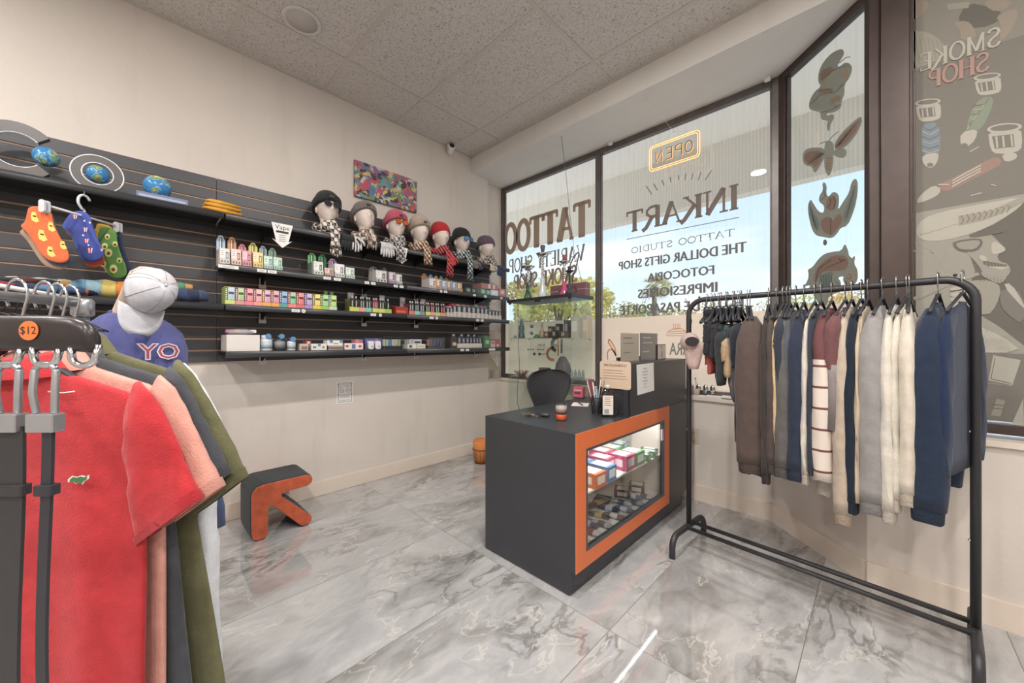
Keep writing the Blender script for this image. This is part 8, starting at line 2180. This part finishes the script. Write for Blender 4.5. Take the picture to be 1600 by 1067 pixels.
for mt_, yy, nm in ((M_BLACK, -.005, 'letter_housing'), (M_NEON, .0065, 'letter_tube')):
    for i, ch in enumerate('OPEN'):
        b = MB(); xo = .145 - i * .076
        for pl in LT[ch]: b.tube([(xo - a * lw, yy, -.042 + c * lh) for a, c in pl], .003, mt_, 6)
        b.build(nm, t)
hk = Vector((cx_, SY - .0, SOF - cz_ * 0)); apex = Vector((0, 0, .155))
b = MB(); b.tube([(-w * .40, 0, h / 2 - .004), tuple(apex)], .0012, M_WHITE, 4); b.tube([(w * .40, 0, h / 2 - .004), tuple(apex)], .0012, M_WHITE, 4); b.tube([tuple(apex), (-.09, -.20, SOF - cz_)], .0012, M_WHITE, 4); b.ball(tuple(apex), .007, M_WHITE, 8, 6); b.build('cord', t)
b = MB(); p0 = onY(877, 250, 2.66); p0.z = SOF; b.tube([p0, onY(884, 270, 2.70), onY(890, 330, 2.78), onY(897, 390, 2.86), onY(909, 440, 2.93), onY(918, 462, 2.97)], .0022, cmat((110, 100, 94), .5), 5)
tag(b.build('hanging_wire'), 'thin wire hanging from the soffit down beside the left window mullion', 'wire')
# small latch blocks along the window head
for u, v, lb_ in ((775, 299, 'left window corner'), (953, 232, 'mullion between the two front windows'), (1210, 128, 'corner post of the bay')):
    p_ = onY(u, v, YF + .02)
    t = thing('sensor_block', 'small white sensor block by the %s' % lb_, 'sensor', (min(p_.x, AX - .03), YF + .03, SOF - .0255))
    b = MB(); b.box(-.018, .018, -.012, .012, 0, .025, M_WHITE); b.build('housing', t, bevel=.003)
# ================================================================ trees outside
def leaf_mat(nm, c):
    return mat(nm, c, .8, var=.35, vscale=1.2)
LM = [leaf_mat('yellow_green_leaves', (226, 212, 120)), leaf_mat('green_leaves', (168, 178, 110)), leaf_mat('olive_leaves', (206, 190, 120)), leaf_mat('autumn_leaves', (232, 196, 130))]
M_BARK = mat('bark', (120, 104, 90), .9, var=.2)
def tree(x, y, hgt, cw, mt, lb_, seed, group='trees beyond the parking lot', nleaf=1500, low=.25):
    rnd = random.Random(seed)
    t = thing('tree', lb_, 'tree', (x, y, -.07), 0, group)
    b = MB(); blobs = [(rnd.uniform(-.6, .6) * cw / 2, rnd.uniform(-.5, .5) * cw / 2, hgt * rnd.uniform(low + .15, .85), rnd.uniform(.28, .45) * cw / 2) for _ in range(11)] + [(0, 0, hgt * .8, cw * .24)]
    vs_, fs = [], []
    for i in range(nleaf):
        bx, by, bz, br = blobs[i % len(blobs)]
        a = rnd.uniform(0, 2 * PI); c = rnd.uniform(-1, 1); r_ = br * rnd.uniform(.55, 1.05); s_ = math.sqrt(1 - c * c)
        p = Vector((bx + r_ * s_ * math.cos(a), by + r_ * s_ * math.sin(a), min(hgt, bz + r_ * c * .8)))
        d1 = Vector((rnd.uniform(-1, 1), rnd.uniform(-1, 1), rnd.uniform(-1, 1))).normalized(); d2 = d1.orthogonal().normalized(); sz = hgt * rnd.uniform(.018, .034)
        o = len(vs_); vs_ += [p + d1 * sz, p + d2 * sz * .6, p - d1 * sz, p - d2 * sz * .6]; fs.append((o, o + 1, o + 2, o + 3))
    b.add(vs_, fs, mt); b.build('foliage', t)
    b = MB(); b.tube([(0, 0, 0), (.05 * cw * .2, 0, hgt * .3), (0, .1, hgt * .6)], [hgt * .03, hgt * .022, hgt * .01], M_BARK, 8)
    for k in range(5): bx, by, bz, br = blobs[k]; b.tube([(0, 0, hgt * .35), (bx * .5, by * .5, (hgt * .35 + bz) / 2), (bx, by, bz)], [hgt * .014, hgt * .010, hgt * .004], M_BARK, 6)
    b.build('trunk', t)
    return t
def treeat(u, Y, vtop, cw, mi, lb_, seed, **k):
    p_ = onY(u, vtop, Y); tree(p_.x, Y, p_.z + .07, cw, LM[mi], lb_, seed, **k)
treeat(830, 22, 424, 5, 2, 'olive tree seen at the left of the left window', 1)
treeat(872, 16, 418, 4.5, 0, 'yellow green tree seen behind the hookahs', 2, nleaf=2600)
treeat(918, 22, 426, 4.5, 0, 'yellow green tree seen beside the window mullion', 3)
treeat(962, 28, 474, 5, 2, 'low olive tree just right of the window mullion', 4, low=.1)
treeat(1000, 34, 470, 5, 1, 'green tree left of the palm', 5, low=.1)
treeat(1055, 40, 478, 6, 2, 'low olive tree right of the palm', 6, low=.1)
treeat(1102, 33, 474, 5, 3, 'yellowish low tree above the lowest window lettering', 7, low=.1)
treeat(1148, 40, 474, 6, 1, 'green low tree in front of the bay corner', 8, low=.1)
treeat(1192, 33, 472, 5, 2, 'olive low tree at the right of the wide window', 9, low=.1)
treeat(1268, 36, 455, 6, 0, 'yellow green tree behind the horse head decal', 10, low=.1, nleaf=2400)
treeat(1322, 30, 452, 5, 3, 'autumn yellow tree at the right of the angled window', 11, low=.1, nleaf=2400)
# palm
p_ = onY(1022, 436, 24)
t = thing('palm_tree', 'fan palm seen through the wide window', 'palm tree', (p_.x, 24, -.13))
PH = p_.z + .13 - .6
b = MB(); b.tube([(0, 0, 0), (.06, 0, PH * .5), (0, 0, PH)], [.2, .16, .15], M_BARK, 10); b.build('trunk', t)
rnd = random.Random(5); M_PALM = leaf_mat('palm_leaves', (190, 184, 124)); b = MB()
for k in range(46):
    a = rnd.uniform(0, 2 * PI); el = rnd.uniform(-.7, 1.3); L_ = rnd.uniform(.9, 1.4)
    d = Vector((math.cos(a) * math.cos(el), math.sin(a) * math.cos(el), math.sin(el))); base = Vector((0, 0, PH)); tip = base + d * L_
    sd_ = d.orthogonal().normalized(); s2 = d.cross(sd_).normalized()
    vs_, fs = [], []
    for j in range(13):
        ang = -1.1 + 2.2 * j / 12; dr = (d * math.cos(ang) + sd_ * math.sin(ang)); e_ = base + d * L_ * .5 + dr * L_ * .55 - Vector((0, 0, .15 * L_)); q = base + d * L_ * .5; n_ = s2 * .02 + sd_ * .02
        o = len(vs_); vs_ += [q - n_, q + n_, e_]; fs.append((o, o + 1, o + 2))
    b.add(vs_, fs, M_PALM); b.tube([base, base + d * L_ * .5], .015, M_PALM, 4)
b.build('fronds', t)
